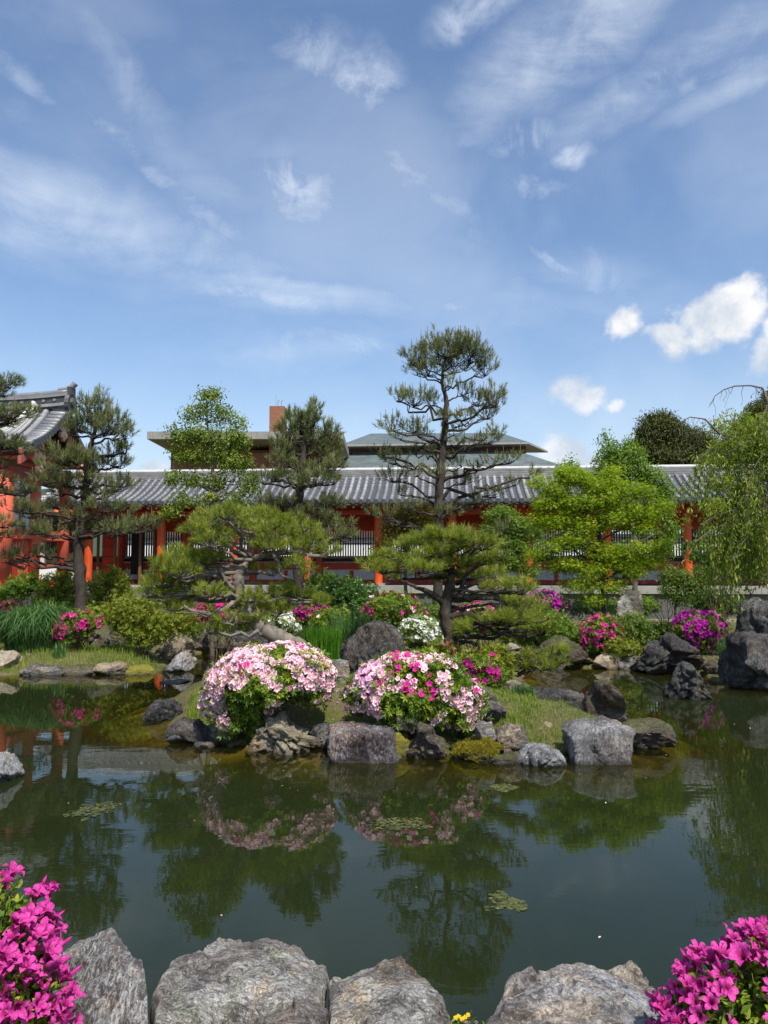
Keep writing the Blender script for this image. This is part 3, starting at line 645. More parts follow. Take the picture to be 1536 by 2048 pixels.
for b in cols:                        # cross beams and bracket blocks
    g = Geo(); box(g, (b - .07, A_CF + .1, ZB - .18), (b + .07, A_CB - .1, ZB - .02), fr=ident); cor.part('cross_beam', g, 'lacquer_red')
    g = Geo(); box(g, (b - .36, A_CF - .075, ZB - .17), (b + .36, A_CF + .075, ZB - .022), fr=ident); cor.part('bracket_arm', g, 'lacquer_orange')
# rafters with pale ends, eave boards
sl = math.atan2(Z_RG - .0 - Z_EV, A_RG - A_EV)
g = Geo(); box(g, (-.04, .0, -.05), (.04, 2.6, .05)); g.mi[4] = [np.zeros(6, int)]; g.mi[4][0][2] = 1
rm = g.mesh('rafter', ['lacquer_red', 'rafter_end'])
slr = sl * .72
b = B0 + .2
while b < B1:
    cor.inst('rafter', rm, Fm(b, A_EV + .22, Z_EV - .09) @ Matrix.Rotation(slr, 4, 'X')); b += .29
g = Geo(); box(g, (B0, A_EV + .14, Z_EV - .065), (B1, A_EV + .19, Z_EV - .005), fr=ident); cor.part('eave_board', g, 'lacquer_orange')
# roof deck
g = Geo(); NS = 8
def zroof(a): u = (a - A_EV) / (A_RG - A_EV); return Z_EV + .03 + (Z_RG - Z_EV) * (u - .10 * math.sin(u * math.pi))
aa = np.linspace(A_EV + .05, A_RG, NS); zt = np.array([zroof(x) for x in aa])
for sgn in (0, 1):
    a2 = aa if sgn == 0 else 2 * A_RG - aa
    V = []
    for x, z in zip(a2, zt):
        V += [(B0 + .05, x, z - .02), (B1, x, z - .02), (B0 + .05, x, z - .10), (B1, x, z - .10)]
    Q = []
    for i in range(NS - 1):
        o = 4 * i; Q += [(o, o + 1, o + 5, o + 4), (o + 2, o + 6, o + 7, o + 3), (o, o + 4, o + 6, o + 2)]
    Q += [(0, 2, 3, 1)]
    g.add(F(V), quads=Q)
cor.part('roof_deck', g, 'tile_pan')
# round tile row: overlapping barrels running up the slope
PIT = .2585
g = Geo(); nt = 9; L = (A_RG - A_EV) / nt; PP = []; RD = []
for k in range(nt):
    for f, r in ((0.0, .074), (.10, .074), (.12, .068), (.98, .066)):
        x = A_EV + (k + f) * L; PP.append((0, x - A_EV, zroof(x) - Z_EV + .025)); RD.append(r)
tube(g, PP, RD, 10, True); row = g.mesh('round_tile_row', 'tile', smooth=False)
for p in row.polygons: p.use_smooth = len(p.vertices) == 4
g = Geo(); PP = []
for k in range(14):                                       # pans between, each a step lower than the next
    L2 = (A_RG - A_EV) / 14; x0 = A_EV + k * L2; x1 = x0 + L2
    z0 = zroof(x0) - Z_EV + .030; z1 = zroof(x1) - Z_EV + .004
    h = PIT / 2 - .05; V = [(-h, x0 - A_EV, z0), (0, x0 - A_EV, z0 - .02), (h, x0 - A_EV, z0), (-h, x1 - A_EV, z1), (0, x1 - A_EV, z1 - .02), (h, x1 - A_EV, z1), (-h, x0 - A_EV, z0 - .04), (0, x0 - A_EV, z0 - .06), (h, x0 - A_EV, z0 - .04)]
    g.add(V, quads=[(0, 1, 4, 3), (1, 2, 5, 4), (6, 7, 1, 0), (7, 8, 2, 1)])
pan = g.mesh('pan_tile_row', 'tile_pan')
g = Geo(); tube(g, [(0, -.03, .02), (0, .02, .022)], [.086, .086], 16); tube(g, [(0, -.045, .02), (0, -.028, .02)], [.082, .062], 16); tube(g, [(0, -.05, .02), (0, -.04, .02)], [.045, .045], 10)
endm = g.mesh('eave_tile', 'tile_end')
nrow = int((B1 - B0) / PIT)
for k in range(nrow):
    b = B0 + .12 + k * PIT
    c_ = cor.inst('round_tile_row', row, Fm(b, A_EV, Z_EV + .03)); cor.inst('eave_tile', endm, None, cor.loc, c_).location = (0, 0, .015)
    cor.inst('pan_tile_row', pan, Fm(b + PIT / 2, A_EV, Z_EV + .02))
g = Geo(); box(g, (B0, A_EV + .02, Z_EV - .045), (B1, A_EV + .07, Z_EV + .02), fr=ident); cor.part('pan_tile_edge', g, 'tile_end')
hR = Z_RT - Z_RG
for k in range(4):
    w = .17 - .015 * k; z0 = Z_RG - .03 + k * (hR / 4); g = Geo(); box(g, (B0 + .02, A_RG - w, z0), (B1, A_RG + w, z0 + hR / 4 - .012), fr=ident); cor.part('ridge_course', g, 'ridge_tile')
g = Geo(); box(g, (B0 + .03, A_RG - .10, Z_RG - .03), (B1, A_RG + .10, Z_RT - .03), fr=ident); cor.part('ridge_core', g, 'tile_end')
g = Geo(); tube(g, F([(B0 - .02, A_RG, Z_RT - .03), (B1, A_RG, Z_RT - .03)]), [.085, .085], 10); cor.part('ridge_cap', g, 'ridge_cap')
for k in range(7):                                        # verge tiles on the left end
    x = A_EV + .1 + k * .33; g = Geo(); tube(g, F([(B0 - .2, x, zroof(x) + .055), (B0 + .12, x, zroof(x) + .065)]), [.07, .07], 10); cor.part('verge_tile', g, 'ridge_cap')
g = Geo(); box(g, (B0 - .02, A_EV + .15, Z_EV - .18), (B0 + .03, A_EV + .40, Z_EV + .02), fr=ident); cor.part('barge_board', g, 'lacquer_salmon')
# first bay: a closed end wall with a screened window
aw = A_CF
b0, b1 = bpx(78, aw), bpx(170, aw)
def wpx(name, x0, x1, y0, y1, th, mat, off=0.0, a=aw):
    g = Geo(); box(g, (bpx(x0, a), a - off, zpx((x0 + x1) / 2, y1, a)), (bpx(x1, a), a - off + th, zpx((x0 + x1) / 2, y0, a)), fr=ident); return cor.part(name, g, mat)
wpx('end_wall_backing', 70, 170, 1035, 1170, .05, 'lacquer_red', -.10)
wpx('plaster_panel', 82, 90, 1085, 1128, .04, 'plaster', .03)
wpx('plaster_panel', 81, 168, 1136, 1160, .04, 'plaster_bright', .03)
wpx('plaster_panel', 92, 165, 1030, 1052, .04, 'plaster', .03)
wpx('wall_rail', 70, 168, 1129, 1135, .08, 'lacquer_salmon', .05)
wpx('wall_rail', 70, 168, 1078, 1084, .08, 'lacquer_salmon', .05)
wpx('wall_rail', 70, 168, 1054, 1060, .08, 'lacquer_orange', .05)
wpx('ground_sill', 70, 168, 1161, 1170, .10, 'lacquer_salmon', .06)
wpx('wall_post', 72, 80, 1060, 1170, .12, 'lacquer_salmon', .07)
ws_ = wpx('window_screen', 94, 150, 1089, 1126, .02, 'screen_green', .02)
wpx('window_frame', 91, 94, 1085, 1129, .06, 'wood_brown', .05); wpx('window_frame', 150, 153, 1085, 1129, .06, 'wood_brown', .05)
wpx('window_frame', 94, 150, 1126, 1128, .06, 'wood_brown', .05); wpx('window_frame', 94, 150, 1086, 1088, .06, 'wood_brown', .05)
for x in np.arange(97, 150, 4.0): wpx('window_bar', x, x + .9, 1088.5, 1125.5, .02, 'wood_brown', .045).parent = ws_
for x in np.arange(108, 140, 9.0): wpx('rafter_block', x, x + 3.5, 1070, 1076, .1, 'rafter_end', .1)
# second bay: brown timber door frames, a low step stand
for (x0, x1, y0) in ((187, 191, 1060), (221, 225, 1056), (272, 277, 1060), (300, 304, 1062)): wpx('door_post', x0, x1, y0, 1170, .09, 'wood_brown', -.25)
wpx('door_lintel', 187, 304, 1056, 1060, .09, 'wood_brown', -.25)
wpx('door_board_or_shade', 226, 252, 1062, 1150, .03, 'wood_dark', -1.6); wpx('door_board_or_shade', 192, 221, 1064, 1168, .03, 'lacquer_red', -.5)  # dark sheet paints the open doorway's shaded interior; the red one is a board
for y in (1092, 1112, 1132): wpx('door_rail', 192, 221, y, y + 2, .04, 'wood_brown', -.48)
st = Thing('step_stand', 'low brown wooden steps standing on the gallery floor between two door posts', 'steps', F([(bpx(288, aw + .6), aw + .6, Z_PL)])[0])
for k in range(3):
    g = Geo(); z = Z_PL + .12 + .15 * k; box(g, (bpx(278, aw + .6), aw + .55 + .14 * k, z), (bpx(300, aw + .6), aw + .72 + .14 * k, z + .035), fr=ident); st.part('tread', g, 'wood_brown')
for x in (277, 299.6):
    g = Geo(); box(g, (bpx(x, aw + .6), aw + .55, Z_PL), (bpx(x, aw + .6) + .035, aw + .6, Z_PL + .5), fr=ident); st.part('leg', g, 'wood_brown')
    g = Geo(); box(g, (bpx(x, aw + .6), aw + .95, Z_PL), (bpx(x, aw + .6) + .035, aw + 1.0, Z_PL + .5), fr=ident); st.part('leg', g, 'wood_brown')
g = Geo(); x0 = bpx(127, aw - .35); box(g, (x0, aw - .36, Z_PL), (x0 + .26, aw - .28, Z_PL + .74), fr=ident); box(g, (x0 - .03, aw - .40, Z_PL + .74), (x0 + .29, aw - .24, Z_PL + .79), fr=ident)
single('standing_board', g, 'wood_dark', 'tall narrow black stand against the white wall panel under the green window', 'stand')
# pale wall on the street side, seen through the lattice
g = Geo(); box(g, (-16, 37, Zg), (22, 37.3, 3.35), fr=ident)
w = Thing('boundary_wall', 'pale plastered boundary wall seen through the lattice of the gallery', 'wall', F([(0, 37, Zg)])[0]); w.part('wall', g, 'plaster_bright')
g = Geo(); box(g, (-16, 36.8, 3.352), (22, 37.5, 3.5), fr=ident); w.part('wall_coping', g, 'tile_pan')

# ------------------------------------------------------------------ the gate building on the left
gate = Thing('temple_gate', 'red temple gate building with curved grey tiled gable roof at the left edge', 'gate building', F([(-12, 20.2, Zg)])[0])
GA_E, GA_R = 20.05, 22.1; GB = -11.28
GZ_E = zpx(62, 890, GA_E) ; GZ_R = zpx(120, 818, GA_R)
def gzr(u): return GZ_E + (GZ_R - GZ_E) * (.50 * u + .50 * u ** 2.0)
def gcurve(n, off=0.0): return [(GA_E + (GA_R - GA_E) * u, gzr(u) + off) for u in np.linspace(0, 1, n)]
g = Geo()
for side in (0, 1):
    c = gcurve(14); c = [(a if side == 0 else 2 * GA_R - a, z) for a, z in c]; V = []
    for a, z in c: V += [(-22, a, z - .03), (GB, a, z - .03), (-22, a, z - .16), (GB, a, z - .16)]
    Q = []
    for i in range(13): o = 4 * i; Q += [(o, o + 1, o + 5, o + 4), (o + 2, o + 6, o + 7, o + 3), (o + 1, o + 3, o + 7, o + 5), (o, o + 4, o + 6, o + 2)]
    Q += [(0, 2, 3, 1)]; g.add(F(V), quads=Q)
gate.part('roof_deck', g, 'tile_pan')
g = Geo(); PP = []; RD = []
c = gcurve(61, .03)
for i, (a, z) in enumerate(c[:-1]):
    PP.append((0, a - GA_E, z - GZ_E)); RD.append(.098 if i % 5 in (0, 1) else .088)
tube(g, PP, RD, 10); grow = g.mesh('round_tile_row', 'tile'); 
for p in grow.polygons: p.use_smooth = len(p.vertices) == 4
g = Geo(); tube(g, [(0, -.05, .02), (0, .02, .02)], [.108, .108], 16); tube(g, [(0, -.07, .02), (0, -.045, .02)], [.05, .09], 12); gend = g.mesh('eave_tile', 'tile_end')
GP = .36
for k in range(26):
    b = GB - .62 - GP * k
    if 4 <= k <= 5: pass
    c_ = gate.inst('round_tile_row', grow, Fm(b, GA_E, GZ_E)); gate.inst('eave_tile', gend, None, gate.loc, c_).location = (0, 0, .02)
g = Geo()                                                    # stepped pans
cc = gcurve(25)
for k in range(26):
    b = GB - .62 - GP * (k - .5)
    for i in range(24):
        (a0, z0), (a1, z1) = cc[i], cc[i + 1]; V = [(b - .12, a0, z0 + .035), (b + .12, a0, z0 + .035), (b + .12, a1, z1 + .005), (b - .12, a1, z1 + .005), (b - .12, a0, z0 - .02), (b + .12, a0, z0 - .02)]
        g.add(F(V), quads=[(0, 1, 2, 3), (4, 5, 1, 0)])
gate.part('pan_tiles', g, 'tile_pan', kind='stuff')
for i, (a, z) in enumerate(gcurve(15, .05)[:-1]):              # verge tiles set crosswise down the gable edge
    dz = gzr(min(1, (i + 1) / 14)) - gzr(i / 14)
    g = Geo(); tube(g, F([(GB - .42, a + .08, z + .05), (GB + .06, a + .08, z + .02)]), [.085, .09], 12); v = gate.part('verge_tile', g, 'tile', True)
    g = Geo(); tube(g, F([(GB + .05, a + .08, z + .02), (GB + .10, a + .08, z + .02)]), [.10, .10], 14); gate.part('verge_tile_end', g, 'tile_end', parent=v)
# descending ridge (thick pale band) and main ridge with upswept end
for (bb, w, h, n0) in ((GB - .98, .16, .30, 0.04), (GB - 3.4, .16, .30, .04)):
    g = Geo(); cv = [(a, z) for a, z in gcurve(20)][int(n0 * 20):-2]
    for k in range(3):
        V = []; z0 = .06 + k * h / 3; ww = w - .025 * k
        for a, z in cv: V += [(bb - ww, a, z + z0), (bb + ww, a, z + z0), (bb + ww, a, z + z0 + h / 3 - .02), (bb - ww, a, z + z0 + h / 3 - .02)]
        Q = []
        for i in range(len(cv) - 1):
            o = 4 * i; Q += [(o + k2, o + (k2 + 1) % 4, o + 4 + (k2 + 1) % 4, o + 4 + k2) for k2 in range(4)]
        Q += [(0, 3, 2, 1), (len(V) - 4, len(V) - 3, len(V) - 2, len(V) - 1)]; g.add(F(V), quads=Q)
    tube(g, F([(bb, a, z + h + .07) for a, z in cv]), [.075] * len(cv), 8)
    gate.part('descending_ridge', g, 'ridge_cap')
    a, z = cv[0]; g = Geo(); tube(g, F([(bb, a - .12, z + .22), (bb, a + .02, z + .22)]), [.27, .25], 14); tube(g, F([(bb, a - .18, z + .22), (bb, a - .1, z + .22)]), [.12, .15], 12); gate.part('ogre_tile', g, 'tile_end')
def rb(u): return .02 + .34 * max(0, u - .80) ** 1.6 * 7     # rise of the ridge towards its end
bs = np.linspace(-21, GB + .05, 26); us = (bs + 21) / (GB + 21)
for k, (w, z0, h, mt) in enumerate(((.24, -.05, .09, 'tile'), (.20, .06, .16, 'tile_end'), (.24, .235, .05, 'ridge_tile'), (.20, .295, .05, 'tile'))):
    V = []; g = Geo()
    for b, u in zip(bs, us): r = rb(u) * .6; V += [(b, GA_R - w, GZ_R + z0 + r), (b, GA_R + w, GZ_R + z0 + r), (b, GA_R + w, GZ_R + z0 + h + r), (b, GA_R - w, GZ_R + z0 + h + r)]
    Q = []
    for i in range(len(bs) - 1): o = 4 * i; Q += [(o + k2, o + 4 + k2, o + 4 + (k2 + 1) % 4, o + (k2 + 1) % 4) for k2 in range(4)]
    Q += [(0, 1, 2, 3), (len(V) - 1, len(V) - 2, len(V) - 3, len(V) - 4)]; g.add(F(V), quads=Q); gate.part('ridge_course', g, mt)
g = Geo(); tube(g, F([(b, GA_R, GZ_R + .40 + rb(u) * .6) for b, u in zip(bs, us)]), [.09] * len(bs), 10); gate.part('ridge_cap', g, 'tile', True)
for k in range(28):                                            # the pierced course of half tiles along the ridge
    b = -20.8 + k * .34; u = (b + 21) / (GB + 21); g = Geo(); tube(g, F([(b, GA_R - .23, GZ_R + .14 + rb(u) * .6), (b, GA_R - .19, GZ_R + .14 + rb(u) * .6)]), [.045, .045], 8); gate.part('ridge_disc', g, 'ridge_tile')
e = GB + .02; zr = GZ_R + rb(1) * .6
g = Geo(); tube(g, F([(e, GA_R, zr + .02), (e + .10, GA_R, zr + .02)]), [.34, .30], 16); tube(g, F([(e + .08, GA_R, zr + .05), (e + .16, GA_R, zr + .05)]), [.18, .14], 12)
box(g, (e, GA_R - .17, zr + .2), (e + .1, GA_R + .17, zr + .52), fr=ident); gate.part('ogre_tile', g, 'tile_end')
g = Geo(); tube(g, F([(e - .35, GA_R, zr + .46), (e - .08, GA_R, zr + .47), (e + .08, GA_R, zr + .55), (e + .17, GA_R, zr + .66)]), [.07, .085, .09, .095], 12); gate.part('horn_tile', g, 'tile')
# bargeboards, following the curve under the verge, with carved pendants
for side in (0, 1):
    g = Geo(); V = []; n = 18
    for i in range(n):
        u = i / (n - 1); a = GA_E - .10 + (GA_R - GA_E + .10) * u; z = gzr(u) - .10; d = .40 - .10 * u
        if i == 0: z -= .02
        a = a if side == 0 else 2 * GA_R - a; V += [(GB - .30, a, z), (GB - .20, a, z), (GB - .20, a, z - d), (GB - .30, a, z - d)]
    Q = []
    for i in range(n - 1): o = 4 * i; Q += [(o + k2, o + 4 + k2, o + 4 + (k2 + 1) % 4, o + (k2 + 1) % 4) for k2 in range(4)]
    Q += [(0, 1, 2, 3), (len(V) - 1, len(V) - 2, len(V) - 3, len(V) - 4)]; g.add(F(V), quads=Q); gate.part('bargeboard', g, 'lacquer_faded')
def pendant(a, z, s):
    g = Geo()
    for (da, dz, r) in ((0, 0, .17), (-.16, -.10, .12), (.16, -.10, .12), (0, -.24, .13), (-.10, -.34, .08), (.10, -.34, .08), (0, -.44, .06), (-.24, .02, .08), (.24, .02, .08)):
        tube(g, F([(GB - .19, a + da * s, z + dz * s), (GB - .11, a + da * s, z + dz * s), (GB - .09, a + da * s, z + dz * s)]), [r * s, r * s, r * s * .6], 10)
    gate.part('carved_pendant', g, 'carving')
pendant(GA_R, gzr(1) - .42, 1.15); pendant(GA_E + .75, gzr(.3) - .52, .9); pendant(2 * GA_R - GA_E - .75, gzr(.3) - .52, .9)
# gable wall and timber frame
bw = -12.3; GZ_W = GZ_E - .32
g = Geo(); V = []
nn = 14
for i in range(nn): u = i / (nn - 1); a = 20.4 + (GA_R - 20.4) * u; V.append((bw, a, gzr((a - GA_E) / (GA_R - GA_E)) - .2)); V.append((bw, a, GZ_W))
for i in range(nn): u = i / (nn - 1); a = 2 * GA_R - 20.4 - (GA_R - 20.4) * u; V.append((bw, a, gzr((2 * GA_R - a - GA_E) / (GA_R - GA_E)) - .2)); V.append((bw, a, GZ_W))
Q = [(2 * i, 2 * i + 1, 2 * i + 3, 2 * i + 2) for i in range(nn - 1)] + [(2 * nn + 2 * i, 2 * nn + 2 * i + 2, 2 * nn + 2 * i + 3, 2 * nn + 2 * i + 1) for i in range(nn - 1)]
g.add(F(V), quads=Q); gate.part('gable_wall', g, 'lacquer_faded')
def gbox(name, b0, b1, a0, a1, z0, z1, mat):
    g = Geo(); box(g, (b0, a0, z0), (b1, a1, z1), fr=ident); return gate.part(name, g, mat)
ZP2 = Z_PL
gbox('soffit', -21, GB - .32, GA_E + .15, GA_R * 2 - GA_E - .15, GZ_E - .13, GZ_E - .09, 'lacquer_red')
gbox('purlin', -21, GB - .05, GA_E + .28, GA_E + .50, GZ_E - .33, GZ_E - .14, 'lacquer_salmon')
gbox('purlin_end', GB - .048, GB - .03, GA_E + .30, GA_E + .48, GZ_E - .31, GZ_E - .16, 'carving')
for (a, r) in ((20.62, .24), (22.14, .20), (24.0, .18)):
    g = Geo(); tube(g, F([(bw, a, ZP2), (bw, a, GZ_W + .1)]), [r, r * .97], 18); pil_ = gate.part('pillar', g, 'lacquer_salmon', True)
    g = Geo(); box(g, (bw - r - .06, a - r - .06, ZP2 - .01), (bw + r + .06, a + r + .06, ZP2 + .1), fr=ident); gate.part('pillar_base', g, 'granite', parent=pil_)
for k in range(3):
    g = Geo(); b = bw - 2.6 * (k + 1); tube(g, F([(b, 20.62, ZP2), (b, 20.62, GZ_W + .1)]), [.22, .215], 16); gate.part('pillar', g, 'lacquer_salmon', True)
zz = lambda py: zpx(42, py, 21.1)
gbox('plaster_panel', bw - .05, bw - .01, 20.84, 21.95, zz(1056), zz(962), 'plaster')
gbox('wall_beam', bw - .11, bw + .10, 20.4, 24.1, zz(960), zz(932), 'lacquer_faded')
gbox('wall_beam', bw - .12, bw + .12, 20.3, 24.0, zz(1076), zz(1057), 'lacquer_salmon')
gbox('wall_beam', bw - .09, bw + .09, 20.3, 24.0, zz(930), GZ_W + .05, 'lacquer_red')
gbox('panel_stile', bw - .06, bw + .03, 21.36, 21.44, zz(1056), zz(962), 'lacquer_faded')
gbox('wall_board', bw - .05, bw - .01, 20.84, 21.95, zz(1165), zz(1077), 'lacquer_salmon')
gbox('door_leaf', bw - .01, bw + .05, 20.9, 21.3, zz(1160), zz(1082), 'lacquer_red')
gbox('hinge_plate', bw + .051, bw + .07, 20.86, 21.6, zz(1126), zz(1119), 'wood_dark')
gbox('ground_sill', bw - .1, bw + .1, 20.3, 24.0, ZP2, zz(1162), 'lacquer_salmon')
gbox('front_wall', -21, bw - .25, 20.6, 20.66, ZP2, GZ_W, 'lacquer_salmon')
gbox('wall_beam', -21, bw - .24, 20.52, 20.75, GZ_W - .35, GZ_W - .1, 'lacquer_faded')
gbox('wall_beam', -21, bw - .24, 20.53, 20.74, zz(1076), zz(1060), 'lacquer_salmon')
g = Geo(); box(g, (-21, 19.4, Zg - .1), (bw + .5, A_PL - .01, ZP2 - .012), fr=ident); gate.part('stone_base', g, 'granite_shaded')
g = Geo(); box(g, (bw + .5, 24.8, Zg - .1), (bw + 2.2, A_PL - .012, ZP2 - .014), fr=ident); pl.part('platform_step', g, 'granite')

# ------------------------------------------------------------------ buildings beyond
D = 55.0
br = Thing('brick_building', 'modern brown brick building with flat concrete roof slab and square chimney', 'building', pt(480, 1125, D))
def wbox(T, name, x0, x1, y0, y1, d0, d1, mat, tw=0):
    p0 = pt(x0, y1, d0); p1 = pt(x1, y0, d0); g = Geo(); box(g, (p0[0], d0, p0[2]), (p1[0], d1, p1[2])); return T.part(name, g, mat)
zt_ = pt(480, 863, D)[2]; zb_ = pt(480, 878, D)[2]
g = Geo(); xL, xR = pt(294, 870, D)[0], pt(686, 870, D)[0]; xl2, xr2 = pt(340, 870, D + 3)[0], pt(680, 870, D + 3)[0]; zw = pt(400, 894, D + 3)[2]
V = [(xL, D, zt_), (xR, D, zt_), (xR, D + 16, zt_), (xL, D + 16, zt_), (xL, D, zb_), (xR, D, zb_), (xR, D + 16, zb_), (xL, D + 16, zb_)]
g.add(V, quads=[(0, 1, 2, 3), (0, 4, 5, 1), (1, 5, 6, 2), (3, 2, 6, 7), (0, 3, 7, 4)])
V = [(xL, D, zb_ - .001), (xR, D, zb_ - .001), (xR, D + 16, zb_ - .001), (xL, D + 16, zb_ - .001), (xl2, D + 3, zb_ - .25), (xr2, D + 3, zb_ - .25), (xr2, D + 14, zb_ - .25), (xl2, D + 14, zb_ - .25)]
g.add(V, quads=[(0, 4, 5, 1), (3, 7, 4, 0), (1, 5, 6, 2), (4, 7, 6, 5)])
br.part('roof_slab', g, 'concrete')
def bbox(T, name, x0, x1, ztop, d0, d1, mat, zbot=0.0):
    p0 = pt(x0, 1000, d0); p1 = pt(x1, 1000, d0); g = Geo(); box(g, (p0[0], d0, zbot), (p1[0], d1, ztop)); return T.part(name, g, mat)
bbox(br, 'wall', 340, 498, zb_ - .252, D + 3.0, D + 13, 'brick'); bbox(br, 'wall', 499, 534, zb_ - .252, D + 5.5, D + 13, 'brick'); bbox(br, 'wall', 562, 674, zb_ - .252, D + 5.5, D + 13, 'brick')
bbox(br, 'wall', 500, 562, pt(520, 905, D + 2.2)[2], D + 2.2, D + 5.4, 'brick')
bbox(br, 'parapet_cap', 499, 563, pt(520, 904, D + 2.1)[2] + .12, D + 2.1, D + 5.45, 'brown_wall', pt(520, 904, D + 2.1)[2] + .002)
ch = bbox(br, 'chimney', 537, 567, pt(550, 812, D + 1.5)[2], D + 1.5, D + 3.0, 'brick')
g = Geo()
for x in (556, 563): p = pt(x, 812, D + 2.2); tube(g, [p, p + [0, 0, .38], p + [.1, 0, .42]], [.03] * 3, 5)
p = pt(552, 812, D + 2.2); tube(g, [p, p + [0, 0, .9]], [.015, .012], 5)
br.part('vent_pipe', g, 'steel', parent=ch)
for k in range(1, 9):                                       # brick panel joints as recessed pilaster lines
    p = pt(340 + k * 17.5, 900, D + 3); g = Geo(); box(g, (p[0] - .03, D + 2.97, 0), (p[0] + .03, D + 2.998, zb_ - .26)); br.part('wall_joint', g, 'brown_wall')
D = 62.0
mu = Thing('hipped_roof_hall', 'wide hall with two tiers of shallow grey-green hipped roofs behind the tall pine', 'building', pt(890, 1125, D))
def roof_tier(pts_f, pts_t, dep0, dep1, thick, T, nm, mat='slate'):
    # pts_f: eave corners left/right (px); pts_t: break and ridge corners going up
    g = Geo(); lv = [pts_f] + pts_t; V = []; nl = len(lv)
    for k, (l, r) in enumerate(lv):
        d = dep0 + (dep1 - dep0) * (k / (nl - 1)); a = pt(l[0], l[1], d); b = pt(r[0], r[1], d); d2 = 2 * dep1 + 2 - d
        V += [a, b, (b[0], d2, b[2]), (a[0], d2, a[2])]
    Q = []
    for k in range(nl - 1):
        o = 4 * k; Q += [(o + j, o + (j + 1) % 4, o + 4 + (j + 1) % 4, o + 4 + j) for j in range(4)]
    o = 4 * (nl - 1); Q.append((o, o + 1, o + 2, o + 3)); g.add(V, quads=Q); T.part(nm, g, mat)
    g = Geo(); U = [np.asarray(v, float) for v in V[:4]]; lo = [u - [0, 0, thick] for u in U]; cx = (U[0] + U[2]) / 2
    ins = [np.array([cx[0] + (u[0] - cx[0]) * .93, cx[1] + (u[1] - cx[1]) * .86, u[2] - thick - .15]) for u in U]
    up = [u - [0, 0, .003] for u in U]
    g.add(up + lo + ins, quads=[(j, 4 + j, 4 + (j + 1) % 4, (j + 1) % 4) for j in range(4)] + [(4 + j, 8 + j, 8 + (j + 1) % 4, 4 + (j + 1) % 4) for j in range(4)] + [(8, 9, 10, 11)])
    T.part('soffit', g, 'eave_metal')
g = Geo(); A_, B_, C_, D_ = pt(683, 889, D + 2), pt(1057, 884, D + 2), pt(1096, 902, D + 15), pt(700, 906, D + 17); L_, R_2, K_ = pt(742, 867, D + 8), pt(1002, 866, D + 8), pt(1077, 886, D + 9)
g.add([A_, B_, C_, D_, L_, R_2], quads=[(0, 1, 5, 4), (3, 4, 5, 2)], tris=[(1, 2, 5), (0, 4, 3)]); mu.part('upper_roof', g, 'slate')
g = Geo(); e4 = [A_, B_, C_, D_]; cx = sum(e4) / 4; lo = [v - [0, 0, .16] for v in e4]; ins = [np.array([cx[0] + (v[0] - cx[0]) * .93, cx[1] + (v[1] - cx[1]) * .80, v[2] - .22]) for v in e4]
g.add([v - [0, 0, .003] for v in e4] + lo + ins, quads=[(j, 4 + j, 4 + (j + 1) % 4, (j + 1) % 4) for j in range(4)] + [(4 + j, 8 + j, 8 + (j + 1) % 4, 4 + (j + 1) % 4) for j in range(4)] + [(8, 9, 10, 11)]); mu.part('soffit', g, 'eave_metal')
roof_tier(((640, 936), (1140, 936)), [((708, 904), (1030, 900))], D, D + 3.2, .2, mu, 'lower_roof')
g = Geo(); p0 = pt(698, 903, D + 3.4); p1 = pt(1052, 890, D + 3.4); box(g, (p0[0], D + 3.4, p0[2] - 2), (p1[0], D + 16, p1[2] + .1)); mu.part('clerestory_wall', g, 'brown_wall')
p0 = pt(670, 903, D + 1.5); p1 = pt(1110, 934, D + 1.5); g = Geo(); box(g, (p0[0], D + 1.5, 0), (p1[0], D + 18, p1[2])); mu.part('wall', g, 'brown_wall')

# ------------------------------------------------------------------ rocks
import bmesh
def ico(sub):
    bm = bmesh.new(); bmesh.ops.create_icosphere(bm, subdivisions=sub, radius=1); V = np.array([v.co[:] for v in bm.verts]); T = np.array([[v.index for v in f.verts] for f in bm.faces]); bm.free(); return V, T
ICO = {k: ico(k) for k in (2, 3, 4, 5)}
def disp(V, scale, amp, seed, ridged=False, stretch=(1, 1, 1)):
    o = Vector((seed * 3.1, seed * 7.7, seed * 1.3)); out = np.empty(len(V)); st = Vector(stretch)
    for i, v in enumerate(V):
        p = Vector((v[0] * st[0], v[1] * st[1], v[2] * st[2])) * scale + o
        out[i] = (noise.ridged_multi_fractal(p, .9, 2.1, 5, 1.0, 2.0) - 1.0) * .6 if ridged else noise.fractal(p, .8, 2.1, 5)
    return out * amp
def vor(V, scale, seed, stretch=(1, 1, 1)):
    o = Vector((seed * 2.3, seed * 5.1, seed * .7)); cr = np.empty(len(V)); ed = np.empty(len(V))
    for i, v in enumerate(V):
        w_ = noise.noise_vector(Vector(v) * scale * .9 + o) * .22
        d_, p_ = noise.voronoi(Vector((v[0] * stretch[0], v[1] * stretch[1], v[2] * stretch[2])) * scale + o + w_)
        q_ = p_[0]; h_ = math.sin(q_[0] * 12.9898 + q_[1] * 78.233 + q_[2] * 37.719) * 43758.5453; cr[i] = h_ - math.floor(h_); ed[i] = d_[1] - d_[0]
    return cr, ed
